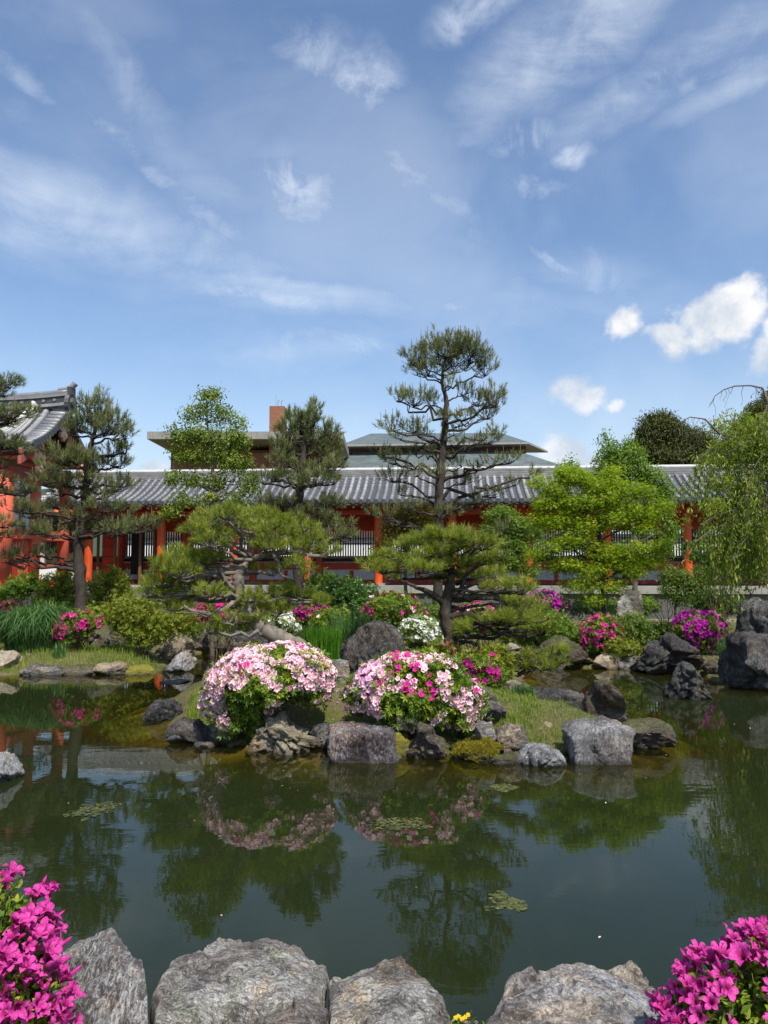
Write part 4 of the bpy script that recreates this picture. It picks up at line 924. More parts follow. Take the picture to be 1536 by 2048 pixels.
def rock_geo(w, d, h, seed, prof=None, box_=2.8, cuts=14, sub=5, amp=.05, ridge=.05, flat=None, stretch=(1, 1, 1)):
    r = np.random.RandomState(seed); V, T = ICO[sub]; V = V.copy()
    V = V / (np.abs(V) ** box_).sum(1, keepdims=True) ** (1 / box_)
    for k in range(cuts):                              # planar breaks
        n = r.normal(0, 1, 3) * np.array([1, 1, .7]); n /= np.linalg.norm(n); q = (V @ n).max() * r.uniform(.58, .9)
        ex = np.maximum(V @ n - q, 0); V -= ex[:, None] * n * .94
    lo, hi = V.min(0), V.max(0); V = (V - (lo + hi) / 2) / ((hi - lo) / 2)
    if prof is not None:
        us = [p[0] * 2 - 1 for p in prof]; vs = [p[1] for p in prof]; f = np.interp(V[:, 0] + .18 * V[:, 1] * (r.rand() - .5), us, vs); V[:, 2] = -1 + (V[:, 2] + 1) * f
    V = V * np.array([w / 2, d / 2, h / 2]); s = (w * d * h) ** (1 / 3)
    N = nrm(V / np.array([w, d, h]) ** 1.0)
    q = V / s
    c1, e1 = vor(q, 2.0, seed, stretch); c2, e2 = vor(q, 5.2, seed + 4, stretch)
    bl = (c1 - .5) * 2.4 * ridge * np.minimum(1, e1 / .16) - ridge * .9 * np.exp(-(e1 / .05) ** 2) + (c2 - .5) * .9 * ridge * np.minimum(1, e2 / .2) - ridge * .35 * np.exp(-(e2 / .06) ** 2)
    V = V + N * ((bl + disp(q, 1.6, amp * .8, seed) + disp(q, 3.6, ridge, seed + 5, True, stretch) + disp(q, 11, ridge * .32, seed + 9, False, stretch)) * s)[:, None]
    return V, T
NROCK = [0]
def w_px(a, b): return b - a > 60
def rock(label, x0, x1, ytop, ybase, mat, z0=0.0, dr=.8, prof=None, name='rock', cat='rock', group=None, sink=.12, D=None, **kw):
    NROCK[0] += 1; seed = kw.pop('seed', NROCK[0] * 13 + 7); kw['cuts'] = kw.get('cuts', 11) + (5 if kw.get('box_', 2.8) < 4.5 else 1); kw['sub'] = max(4, kw.get('sub', 4)) if w_px(x0, x1) else 4
    xm = (x0 + x1) / 2
    Df = on(xm, ybase, z0)[1] if D is None else D
    w = (x1 - x0) / FPX * Df * 1.01; dc = Df + .38 * w * dr
    w = (x1 - x0) / FPX * dc * 1.0; top = pt(xm, ytop, dc)[2]; c = pt(xm, ytop, dc)
    zb = z0 - sink; h = top - zb
    if w_px(x0, x1): kw['sub'] = 5
    V, T = rock_geo(w, w * dr, h, seed, prof, **kw); lo, hi = V.min(0), V.max(0)
    V[:, 0] = (V[:, 0] - (lo[0] + hi[0]) / 2) * w / (hi[0] - lo[0]); V[:, 2] = (V[:, 2] - lo[2]) * h / (hi[2] - lo[2])
    V = V + np.array([c[0], dc, zb]); g = Geo(); g.add(V, T)
    o = single(name, g, mat, label, cat, group, None, (c[0], dc, zb), sub_smooth(kw)); return o
def sub_smooth(kw): return True
G_IS = 'rocks edging the island'; G_FB = 'rocks along the far shore'
# around the island, left to right
rock('low dark flat rock at the left tip of the island, half in the water', 290, 376, 1396, 1441, 'stone_dark', prof=[(0, .55), (.2, .9), (.7, 1), (1, .8)], group=G_IS)
rock('dark angular wedge-shaped rock with pale cracks left of the bluish boulder', 338, 440, 1434, 1486, 'stone_dark', prof=[(0, .7), (.3, 1), (.6, .85), (.85, .5), (1, .3)], group=G_IS)
rock('smooth bluish grey boulder in the shade under the left pink azalea', 420, 500, 1420, 1488, 'stone_grey', box_=2.4, cuts=4, prof=[(0, .8), (.4, 1), (1, .9)], group=G_IS)
rock('beige cracked rock with layered face under the left pink azalea', 496, 648, 1424, 1506, 'stone_beige', prof=[(0, .40), (.12, .78), (.3, 1), (.5, .95), (.72, .68), (1, .45)], amp=.10, ridge=.13, cuts=6, sub=5, group=G_IS)
rock('small dark rock wedged between the beige rock and the purple block', 612, 690, 1446, 1492, 'stone_dark', z0=.02, group=G_IS)
rock('purplish grey block with flat top and slanting left face below the gap between the azaleas', 655, 792, 1450, 1523, 'stone_purple', box_=10, cuts=2, amp=.02, ridge=.035, sub=5, prof=[(0, .98), (.5, 1), (1, .93)], group=G_IS, seed=79)
rock('thin pale flat stone lying at the waterline beside the purplish block', 748, 804, 1509, 1523, 'stone_light', group=G_IS, sink=.05)
rock('upright pointed brown rock under the right pink azalea', 812, 894, 1438, 1521, 'stone_brown', prof=[(0, .35), (.15, .62), (.35, 1), (.6, .98), (.85, .72), (1, .5)], sub=5, group=G_IS, amp=.08, ridge=.09)
rock('dark mossy rock in the shade between the purplish block and the pointed rock', 768, 824, 1462, 1512, 'stone_moss', group=G_IS)
rock('low rounded rock covered with yellow moss right of the pointed rock', 906, 1002, 1478, 1521, 'stone_moss', box_=2.2, cuts=2, amp=.07, group=G_IS, seed=51)
rock('grey streaked rock standing behind the low pale rock', 988, 1066, 1446, 1512, 'stone_grey', prof=[(0, .8), (.3, 1), (.8, .95), (1, .6)], group=G_IS)
rock('reddish flat stone at the waterline left of the low pale rock', 975, 1040, 1507, 1526, 'stone_brown', group=G_IS, sink=.05)
rock('low pale rounded rock at the waterline left of the big pale block', 1030, 1132, 1484, 1533, 'stone_light', box_=2.4, cuts=5, prof=[(0, .45), (.2, .9), (.5, 1), (.85, .85), (1, .6)], group=G_IS)
rock('big pale grey block-shaped rock with vertical cracks at the right front of the island', 1130, 1257, 1440, 1526, 'stone_light', box_=12, cuts=2, amp=.02, ridge=.04, dr=.85, sub=5, prof=[(0, .92), (.2, 1), (.7, .99), (1, .94)], group=G_IS, seed=318, stretch=(2, 2, .6))
rock('brown rock with blunt overhanging right end behind the big pale block', 1235, 1346, 1434, 1500, 'stone_brown', box_=3, cuts=4, prof=[(0, .9), (.4, .95), (.75, 1), (1, .8)], sub=5, group=G_IS, sink=.02, seed=93, dr=.6)
rock('pyramid-shaped dark brown rock with a knob on top behind the big pale block', 1152, 1266, 1356, 1446, 'stone_brown', prof=[(0, .42), (.2, .62), (.32, .97), (.48, 1), (.62, .82), (.8, .58), (1, .2)], dr=.7, sub=5, ridge=.07, group=G_IS, z0=.12)
rock('dark flat-topped rock with ribbed face on the right side of the island', 1063, 1170, 1376, 1424, 'stone_dark', box_=6, cuts=2, amp=.03, sub=5, dr=.6, prof=[(0, .98), (.5, 1), (1, .86)], group=G_IS, z0=.08, seed=21)
rock('grey sloping rock half buried behind the right pink azalea', 925, 1012, 1368, 1430, 'stone_grey', prof=[(0, .8), (.35, 1), (1, .35)], group=G_IS, z0=.35)
rock('small beige stone on the island below the low pine branch', 1000, 1044, 1360, 1388, 'stone_beige', group=G_IS, z0=.30)
rock('big dark standing boulder with rust spots between the two pink azaleas', 678, 810, 1238, 1352, 'stone_dark', z0=.40, D=10.9, dr=.75, sub=5, amp=.035, ridge=.06, box_=6, cuts=2, prof=[(0, .80), (.12, .90), (.3, 1), (.6, 1), (.8, .96), (.93, .84), (1, .7)], name='boulder', cat='boulder', stretch=(1.6, 1.6, .6), seed=65)
rock('low grey stone at the foot of the dark standing boulder', 650, 700, 1318, 1362, 'stone_grey', z0=.40, D=10.3)
rock('low brown stone between the white azalea and the right pine trunk', 815, 905, 1302, 1330, 'stone_brown', z0=.42, D=11.4)
rock('small grey stone on the grass slope of the island beside the blade clump', 1075, 1112, 1394, 1410, 'stone_grey', z0=.18, sub=4)
rock('half-buried beige stone in the middle of the island grass slope', 1068, 1108, 1442, 1456, 'stone_beige', z0=.16, sub=4)
rock('low grey stone above the mossy rock on the island slope', 950, 990, 1440, 1466, 'stone_grey', z0=.24, sub=4)
# lone rocks in the water
rock('leaning wedge-shaped dark rock standing alone in the water on the right', 1330, 1430, 1322, 1399, 'stone_dark', prof=[(0, .8), (.2, 1), (.45, .93), (.7, .55), (.9, .25), (1, .1)], sub=5, ridge=.09, dr=.6)
rock('pale-edged dark rock cut off by the left edge of the picture in open water', -50, 43, 1500, 1568, 'stone_light', prof=[(0, 1), (.8, 1), (1, .55)], sub=5, dr=1.1)
rock('thin pale flat stone just breaking the water near the left shore', 318, 378, 1359, 1367, 'stone_light', sink=.03, sub=3)
rock('flat stone at the waterline in front of the dark wedge-shaped rock', 388, 440, 1481, 1494, 'stone_grey', sink=.04, sub=3)
rock('tiny white pebble at the waterline beside the beige cracked rock', 454, 469, 1487, 1494, 'stone_light', sink=.03, sub=3)
# far shore
rock('low rounded pale rock at the left edge of the far shore', -30, 40, 1300, 1347, 'stone_beige', box_=3.5, group=G_FB)
rock('long low grey stone edging the grass on the left shore', 44, 135, 1326, 1351, 'stone_grey', box_=4, group=G_FB, dr=.5)
rock('flat brown stone in the middle of the left grassy shore edge', 115, 195, 1328, 1351, 'stone_brown', box_=3.5, group=G_FB, dr=.5)
rock('pale lumpy stone at the right end of the left grassy shore edge', 185, 256, 1323, 1350, 'stone_beige', group=G_FB, dr=.6)
rock('small pale stone in the grass above the left shore edge', 52, 84, 1305, 1326, 'stone_light', z0=.12, group=G_FB)
rock('small stones in the waterside weeds at the end of the grassy shore', 255, 318, 1330, 1350, 'stone_moss', group=G_FB)
rock('dome-shaped grey rock beside the magenta azalea on the left bank', 163, 250, 1246, 1303, 'stone_brown', z0=.22, box_=2.3, cuts=4, prof=[(0, .7), (.3, 1), (.65, .95), (1, .6)], sub=5, group=G_FB)
rock('pale triangular rock right of the yellow-green bush', 306, 402, 1262, 1318, 'stone_beige', z0=.05, prof=[(0, .4), (.25, .85), (.45, 1), (.75, .7), (1, .35)], sub=5, group=G_FB)
rock('pale slab sloping into the water below the triangular rock', 318, 392, 1300, 1344, 'stone_light', prof=[(0, .3), (.5, .75), (1, 1)], group=G_FB)
rock('long flat stone slab behind the curved pine trunk', 372, 500, 1268, 1306, 'stone_brown', box_=6, dr=.5, group=G_FB, sub=5)
rock('dark slab rock in the shade of the curved pine trunk', 470, 600, 1258, 1306, 'stone_dark', box_=4.5, dr=.5, group=G_FB, sub=5)
rock('low long stone behind the reeds', 590, 700, 1262, 1300, 'stone_grey', box_=5, dr=.4, group=G_FB)
rock('bluish slab rock behind the low right branch of the right pine', 985, 1060, 1286, 1330, 'stone_grey', prof=[(0, .7), (.5, 1), (1, .6)], group=G_FB)
rock('broad brown peaked rock on the far shore right of the right pine', 1056, 1192, 1270, 1337, 'stone_brown', prof=[(0, .45), (.3, .92), (.45, 1), (.7, .75), (.85, .5), (1, .3)], sub=5, group=G_FB, ridge=.08, dr=.6)
rock('small pale stone below the red azalea on the far shore', 1186, 1240, 1302, 1338, 'stone_beige', group=G_FB)
rock('small grey stone left of the large dark boulder', 1226, 1282, 1300, 1338, 'stone_grey', group=G_FB)
rock('large dark humped boulder on the far shore right of centre', 1268, 1410, 1262, 1350, 'stone_dark', prof=[(0, .7), (.12, .84), (.25, 1), (.5, 1), (.62, .9), (.85, .7), (1, .35)], sub=5, group=G_FB, dr=.7, ridge=.08)
rock('small brown stones between the dark boulder and the tall standing rock', 1405, 1462, 1318, 1354, 'stone_brown', group=G_FB)
rock('massive black boulder at the right edge, in front of the tall standing rock', 1452, 1590, 1262, 1381, 'stone_dark', prof=[(0, .82), (.2, 1), (.6, .97), (1, .8)], sub=5, box_=4, group=G_FB, dr=.8, ridge=.07)
rock('tall black standing rock with rounded top at the right edge', 1472, 1570, 1194, 1340, 'stone_dark', z0=.1, prof=[(0, .62), (.1, .8), (.3, .98), (.55, 1), (.8, .85), (1, .6)], sub=5, group=G_FB, D=14.2, ridge=.08)
rock('tall grey slab stone standing under the green maple', 1224, 1292, 1178, 1242, 'stone_grey', z0=.28, D=20.5, dr=.35, prof=[(0, .7), (.2, .95), (.8, 1), (1, .9)])
rock('thin pale standing stone at the right side of the green azalea with pink top', 814, 834, 1208, 1250, 'stone_grey', z0=.3, D=15.5, dr=.6, sub=3)

# ------------------------------------------------------------------ foreground stones of the near bank
def slab(label, outline, zt, mat, seed, thick=.55, dome=.05, amp=.035, nth=220, tilt=(0, 0), name='rock'):
    P = np.array([on(x, y, zt)[:2] for x, y in outline]); c = P.mean(0); Q = P - c; n = len(Q)
    th = np.linspace(0, 2 * math.pi, nth, endpoint=False); R_ = np.zeros(nth)
    for i, t in enumerate(th):
        d = np.array([math.cos(t), math.sin(t)]); best = .02
        for k in range(n):
            a, b = Q[k], Q[(k + 1) % n]; e = b - a; den = d[0] * e[1] - d[1] * e[0]
            if abs(den) < 1e-12: continue
            s_ = (a[0] * e[1] - a[1] * e[0]) / den; u = (a[0] * d[1] - a[1] * d[0]) / den
            if s_ > 0 and -1e-9 <= u <= 1 + 1e-9: best = max(best, s_)
        R_[i] = best
    V = [[c[0], c[1], zt + dome]]; rr = list(np.linspace(.04, .96, 26)) + [.985, 1.0]; rings = []
    for f in rr:
        z = zt + dome * (1 - f ** 2) - (.03 * max(0, (f - .93) / .07) ** 2)
        rings.append(np.stack([c[0] + np.cos(th) * R_ * f, c[1] + np.sin(th) * R_ * f, np.full(nth, z)], -1))
    for k in range(1, 17):
        f = k / 16; ins = 1.0 + .02 * math.sin(f * 3) - .10 * f
        rings.append(np.stack([c[0] + np.cos(th) * R_ * ins, c[1] + np.sin(th) * R_ * ins, np.full(nth, zt - .03 - thick * f)], -1))
    V = np.concatenate([np.array(V)] + rings); m = len(rings)
    V[:, 2] += ((V[:, 0] - c[0]) * tilt[0] + (V[:, 1] - c[1]) * tilt[1])
    top = np.arange(len(V)) < 1 + nth * len(rr); fr_ = np.random.RandomState(seed); rad_m = R_.mean()
    for q in range(7):
        a_ = fr_.uniform(0, 6.28); sl_ = fr_.uniform(.12, .5); of = fr_.uniform(.35, .85) * rad_m
        pl_ = zt + dome * .9 - sl_ * ((V[:, 0] - c[0]) * math.cos(a_) + (V[:, 1] - c[1]) * math.sin(a_) - of)
        V[:, 2] = np.where(top, np.minimum(V[:, 2], pl_), V[:, 2])
    c1, e1 = vor(V, 5.5, seed, (1, 1.6, 1)); dz = np.where(top, .030 * (c1 - .5) * np.minimum(1, e1 / .08) - .012 * np.exp(-(e1 / .03) ** 2), 0) + disp(V, 2.2, amp * .45, seed) + disp(V, 8, amp * .26, seed + 3, True, (1, 2.0, 1)) + disp(V, 24, amp * .16, seed + 6)
    N = np.zeros_like(V); N[:, 2] = np.where(top, 1, .15); rad = nrm(np.stack([V[:, 0] - c[0], V[:, 1] - c[1], V[:, 0] * 0], -1)); N += rad * np.where(top, .15, 1.0)[:, None]
    V = V + N * dz[:, None]
    j = np.arange(nth); j2 = (j + 1) % nth; T = np.stack([np.zeros(nth, int), 1 + j, 1 + j2], -1)
    i = np.arange(m - 1)[:, None] * nth + 1; Qd = np.stack([i + j, i + nth + j, i + nth + j2, i + j2], -1).reshape(-1, 4)
    g = Geo(); g.add(V, T, Qd); return single(name, g, mat, label, 'rock', 'stones of the near bank', None, (c[0], c[1], zt - thick), True)
slab('tall dark grey stone with white streaks beside the left magenta azalea', [(118, 1886), (150, 1862), (190, 1851), (216, 1853), (240, 1880), (262, 1903), (286, 1922), (291, 1955), (303, 2060), (298, 2140), (120, 2140), (100, 2000)], 0.42, 'stone_front_vertical', 4, amp=.05, tilt=(.0, .02))
slab('dark brown stone partly hidden under the left magenta azalea', [(40, 1990), (130, 1965), (150, 2000), (185, 2060), (200, 2130), (20, 2140)], 0.44, 'stone_front_vertical', 14, amp=.04)
slab('broad grey and white veined flat stone, second from the left at the water edge', [(308, 1985), (325, 1950), (345, 1924), (378, 1914), (400, 1904), (436, 1880), (530, 1877), (602, 1889), (626, 1910), (651, 1924), (650, 1962), (628, 1985), (560, 2006), (490, 2022), (430, 2018), (350, 2036), (312, 2040)], 0.38, 'stone_front', 7, amp=.045)
slab('small pale stone set in the gravel at the bottom edge', [(512, 2032), (560, 2013), (640, 2012), (662, 2040), (660, 2100), (520, 2100)], .335, 'stone_front', 9, thick=.2, amp=.02)
slab('grey angular flat stone in the middle of the water edge', [(657, 1960), (676, 1926), (780, 1906), (803, 1904), (814, 1930), (845, 1944), (872, 1972), (886, 1990), (906, 2042), (905, 2120), (690, 2120), (662, 2050)], 0.38, 'stone_front', 17, amp=.04)
slab('wide dark and bluish white stone in front of the right magenta azalea', [(930, 2062), (985, 2022), (1008, 1985), (1012, 1966), (1030, 1962), (1078, 1953), (1120, 1925), (1165, 1920), (1242, 1936), (1266, 1914), (1290, 1930), (1332, 1980), (1350, 2050), (1345, 2130), (950, 2130)], 0.39, 'stone_front_blue', 23, amp=.05)
slab('dark stone under the right magenta azalea', [(1335, 1990), (1420, 1960), (1560, 1960), (1700, 1980), (1700, 2150), (1340, 2150)], .34, 'stone_front_vertical', 29)
slab('dark stone under water in the gap before the wide bluish stone', [(880, 2000), (930, 1985), (990, 1990), (1010, 2040), (940, 2060), (880, 2050)], -.12, 'stone_grey', 31, thick=.3, amp=.03)

# ------------------------------------------------------------------ vegetation
def tufts(g, P, A, n, L, wid, spread=(.35, 1.25), rnd=None, shoot=.07):
    m = len(P); A = nrm(A); Lr = L * rs.uniform(.7, 1.15, (m, n)); th = rs.uniform(*spread, (m, n)); X, Y, _ = frames(A); ph = rs.uniform(0, 2 * math.pi, (m, n))
    perp = np.cos(ph)[..., None] * X[:, None] + np.sin(ph)[..., None] * Y[:, None]; s = rs.uniform(0, 1, (m, n)); th = th * (1.15 - .6 * s)
    d = A[:, None] * np.cos(th)[..., None] + perp * np.sin(th)[..., None]; o = P[:, None] + A[:, None] * (s * shoot)[..., None]
    w = nrm(np.cross(d, rs.normal(0, 1, (m, n, 3)))) * wid / 2
    tip = o + d * Lr[..., None] ; V = np.stack([o - w, o + w, tip], 2).reshape(-1, 3)
    r = np.repeat(np.clip((rs.uniform(.15, .85, m) if rnd is None else rnd)[:, None] + rs.normal(0, .14, (m, n)), 0.01, 1).ravel(), 3)
    g.add(V, tris=np.arange(m * n * 3).reshape(-1, 3), rnd=r)
def pine(label, D, trunk, pads, mat='needle_dark', bark='bark_dark', group=None, n=22, L=.11, wid=.0075, dens=1.0, candle=.35, base=None, rspread=.9, limb=.035, attach=.30, ztop=None, upright=.55, name='pine_tree', candleL=.12, shootk=.8, per=4, tvar=.13, sq=1.0, prx=1.0):
    # trunk: [(px, py, radius m, depth offset)], pads: [(px, py, rx px, ry px[, depth offset])]
    TP = np.array([pt(x, y, D + dd) for x, y, r, dd in trunk]); z_ = gz(TP[0][0], TP[0][1]) - .06
    if TP[0][2] > z_: TP = np.concatenate([[[TP[0][0], TP[0][1], z_]], TP]); trunk = [(trunk[0][0], trunk[0][1] + 1, trunk[0][2] * 1.1, trunk[0][3])] + list(trunk)
    TR = np.array([t[2] for t in trunk])
    # finer trunk path
    k = len(TP); u = np.linspace(0, k - 1, k * 5); TPf = np.stack([np.interp(u, range(k), TP[:, c]) for c in range(3)], -1); TPf[1:-1] = (TPf[:-2] + 2 * TPf[1:-1] + TPf[2:]) / 4; TRf = np.interp(u, range(k), TR)
    TPf[1:-1] += rs.normal(0, .008, (len(TPf) - 2, 3))
    T = Thing(name, label, 'pine tree', TPf[0], group)
    g = Geo(); tube(g, TPf, TRf * (1 + .08 * rs.normal(0, 1, len(TRf))), 12, rough=.10); T.part('trunk', g, bark, True)
    gb = Geo(); gn = Geo(); gc = Geo(); s = D / FPX
    tpx = np.array([(t[0], t[1]) for t in trunk], float); uu = np.linspace(0, k - 1, 120); tx = np.interp(uu, range(k), tpx[:, 0]); ty = np.interp(uu, range(k), tpx[:, 1])
    for pad in pads:
        cx, cy, rx, ry = pad[:4]; rx *= prx
        dx = np.abs(cx - tx); want = cy + ry * .8 + attach * dx
        j = int(np.argmin(np.abs(ty - want) * 1.0 + dx * .45)); a = np.array([np.interp(uu[j], range(k), TP[:, c]) for c in range(3)]); ar = np.interp(uu[j], range(k), TR)
        reach = dx[j] * s
        dd = pad[4] if len(pad) > 4 else rs.uniform(-1, 1) * max(.25, min(rspread, .35 + reach * .5))
        Rx, Ry, Rz = rx * s, max(rx * s * .75, .22), ry * s * sq
        C = pt(cx, cy, TP[0][1] * 0 + D + dd + np.interp(uu[j], range(k), [t[3] for t in trunk]) * .5)
        root = C + np.array([0, 0, -Rz * .75])
        P = wiggle(a, root, 8, .055, .03); r0 = min(ar * .55, limb * (.6 + .5 * min(2, reach)))
        tube(gb, P, np.linspace(r0, r0 * .42, 8), 7, rough=.12)
        nt = max(5, int(dens * rx * ry / 14)); far = nrm(root - a)
        tips = []
        for q in range(nt):
            an = rs.uniform(0, 2 * math.pi); rr = math.sqrt(rs.uniform(.02, 1)); ex, ey = math.cos(an) * rr, math.sin(an) * rr
            zt = math.sqrt(max(0, 1 - rr * rr)); tips.append(C + np.array([ex * Rx, ey * Ry, Rz * (rs.uniform(-.55, 1) * zt - .25 * rr * rr)]))
        tips = np.array(tips)
        for q, tp in enumerate(tips):
            st_ = P[-1] if rs.rand() < .55 else P[rs.randint(4, 8)]
            mid = tp * .45 + st_ * .55 + np.array([0, 0, -Rz * .12]); W = np.concatenate([wiggle(st_, mid, 4, .09)[:-1], wiggle(mid, tp, 4, .09)])
            tube(gb, W, np.linspace(r0 * .36, .0045, len(W)), 4, cap=False)
        # shoots around every tip
        PT = np.repeat(tips, per, 0) + rs.normal(0, 1, (len(tips) * per, 3)) * np.array([Rx, Ry, Rz * .7]) * .16
        out = (PT - C) / np.array([Rx, Ry, Rz]); A = out * np.array([.8, .8, .5]) + np.array([0, 0, upright]) + rs.normal(0, .22, PT.shape)
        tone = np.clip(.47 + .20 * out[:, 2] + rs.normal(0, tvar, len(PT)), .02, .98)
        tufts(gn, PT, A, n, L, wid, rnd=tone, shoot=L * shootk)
        c = (rs.rand(len(PT)) < candle) & (out[:, 2] > -.3)
        for p, aa in zip(PT[c], nrm(A[c])):
            h = candleL * rs.uniform(.5, 1.3); p0 = p + aa * L * .5; p1 = p0 + np.array([aa[0] * .12, aa[1] * .12, 1]) * h
            tube(gc, [p0, p1], [.009, .006], 3, cap=False, rnd=rs.rand())
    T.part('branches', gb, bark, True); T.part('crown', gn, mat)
    if gc.n: T.part('new_shoots', gc, 'candle', kind='stuff')
    return T

PG = 'garden pines'
# tall pine behind the island
E = [(892, 694, 48, 30), (829, 716, 28, 24), (939, 700, 28, 34), (969, 735, 22, 26), (856, 738, 34, 18), (909, 732, 34, 20), (880, 712, 34, 24), (915, 690, 22, 28), (962, 710, 20, 20), (835, 740, 22, 16),
     (795, 792, 18, 17), (829, 800, 34, 16), (862, 803, 22, 12), (988, 795, 22, 26), (956, 800, 24, 18), (923, 782, 24, 12), (975, 826, 28, 18), (938, 841, 28, 11), (892, 838, 24, 10), (900, 770, 16, 10),
     (786, 851, 20, 15), (829, 855, 30, 13), (842, 870, 26, 10), (800, 874, 15, 8), (972, 878, 26, 14), (938, 889, 28, 9), (875, 890, 22, 8), (990, 862, 14, 10), (908, 866, 20, 8),
     (763, 906, 16, 9), (793, 921, 28, 11), (832, 905, 20, 8), (878, 916, 30, 11), (924, 927, 24, 10), (1018, 920, 22, 10), (984, 928, 22, 9), (952, 940, 18, 7),
     (786, 956, 28, 12), (830, 948, 20, 8), (923, 962, 32, 10), (1056, 950, 18, 9), (1026, 967, 16, 7), (875, 950, 18, 7),
     (880, 1030, 34, 9), (768, 1032, 28, 10), (740, 1026, 18, 8), (966, 1003, 20, 8), (815, 1012, 26, 8), (992, 990, 18, 7), (920, 1020, 26, 8), (1010, 1060, 20, 10), (800, 985, 18, 7)]
pine('tallest pine, slender and open-crowned, rising behind the island against the sky', 18.3,
     [(874, 1290, .13, 0), (876, 1180, .125, 0), (878, 1061, .115, 0), (879, 985, .10, 0), (882, 941, .10, 0), (888, 886, .085, 0), (890, 852, .075, 0), (893, 800, .06, 0), (884, 770, .042, 0), (886, 735, .03, 0), (896, 700, .014, 0)],
     E, group=PG, rspread=1.0, n=32, L=.12, wid=.0088, dens=.52, candleL=.24, candle=.5, limb=.032, upright=1.1, shootk=1.5, per=2, tvar=.18)
# left pine with tall candles
Bp = [(190, 835, 30, 26), (225, 850, 28, 26), (160, 850, 28, 20), (205, 812, 14, 26), (178, 808, 12, 24), (250, 868, 18, 16), (198, 865, 30, 14), (140, 862, 18, 12), (225, 905, 28, 12), (250, 900, 16, 12),
      (125, 915, 34, 18), (165, 925, 36, 18), (100, 935, 26, 14), (200, 930, 26, 14), (240, 928, 24, 12), (85, 962, 26, 12), (130, 965, 30, 10), (180, 962, 26, 10), (118, 985, 20, 9),
      (230, 975, 30, 12), (200, 990, 28, 12), (150, 985, 22, 12), (255, 965, 16, 9), (120, 1010, 26, 12), (215, 1015, 30, 12), (245, 1025, 26, 10), (160, 1035, 26, 9),
      (30, 1015, 30, 11), (65, 1030, 28, 10), (95, 1048, 26, 10), (110, 1068, 34, 12), (150, 1060, 30, 14), (190, 1050, 34, 14), (235, 1060, 32, 13), (275, 1050, 30, 12), (300, 1052, 20, 12), (60, 1062, 26, 9),
      (40, 1112, 26, 9), (75, 1108, 26, 8), (15, 1120, 20, 8)]
pine('bushy pine with tall upright shoots in front of the left gate building', 17.0,
     [(163, 1215, .135, 0), (160, 1150, .125, 0), (156, 1085, .115, 0), (163, 1035, .095, 0), (172, 985, .08, 0), (176, 940, .08, 0), (180, 895, .06, 0), (190, 860, .04, 0), (200, 820, .015, 0)],
     Bp, group=PG, rspread=.9, n=32, L=.125, wid=.0088, dens=.62, candleL=.24, candle=.4, attach=.1, upright=1.1, shootk=1.5, per=2, tvar=.18)
# pine reaching in from the left edge
Ap = [(15, 765, 30, 16), (-10, 785, 30, 12), (25, 828, 42, 14), (60, 822, 16, 9), (0, 845, 34, 10), (10, 888, 36, 16), (35, 900, 20, 12), (0, 930, 22, 9), (5, 962, 24, 12), (30, 985, 30, 9), (60, 978, 18, 9), (5, 1048, 22, 10), (20, 1070, 18, 7), (-40, 860, 30, 30), (-60, 800, 30, 30), (-50, 950, 34, 24)]
pine('pine whose needle pads reach in from the left edge of the picture', 15.5,
     [(-95, 1230, .17, 0), (-98, 1120, .16, 0), (-90, 1000, .14, 0), (-80, 900, .11, 0), (-75, 820, .07, 0), (-60, 760, .03, 0)],
     Ap, group=PG, rspread=.8, n=20, L=.11, wid=.0075, dens=.75, candle=.14, attach=.05)
# round-crowned pine in front of the brick building
Dp = [(625, 838, 22, 26), (600, 850, 30, 26), (650, 865, 26, 26), (575, 865, 26, 20), (628, 822, 10, 18), (585, 840, 18, 16), (610, 880, 36, 18), (560, 893, 24, 16), (655, 890, 24, 16), (590, 905, 36, 16), (640, 915, 36, 16), (560, 922, 24, 14),
      (625, 940, 36, 16), (665, 935, 18, 16), (590, 948, 34, 14), (550, 955, 26, 12), (640, 960, 36, 14), (530, 962, 22, 10), (600, 972, 30, 10), (668, 962, 16, 10),
      (560, 1005, 38, 13), (590, 1018, 32, 12), (645, 1010, 34, 14), (540, 1018, 24, 10), (670, 1005, 20, 12), (620, 1030, 30, 12), (655, 1045, 36, 14), (690, 1052, 24, 10), (665, 1070, 34, 11), (640, 1085, 24, 9), (700, 1075, 14, 8)]
pine('rounded dense pine standing between the leafy tree and the tallest pine', 17.5,
     [(598, 1240, .14, 0), (598, 1120, .13, 0), (597, 1040, .12, 0), (598, 990, .10, 0), (602, 935, .085, 0), (608, 890, .06, 0), (615, 840, .03, 0)],
     Dp, group=PG, rspread=.9, n=32, L=.12, wid=.0088, dens=.72, candle=.3, candleL=.2, attach=.1, upright=1.0, shootk=1.3, per=2, tvar=.18)
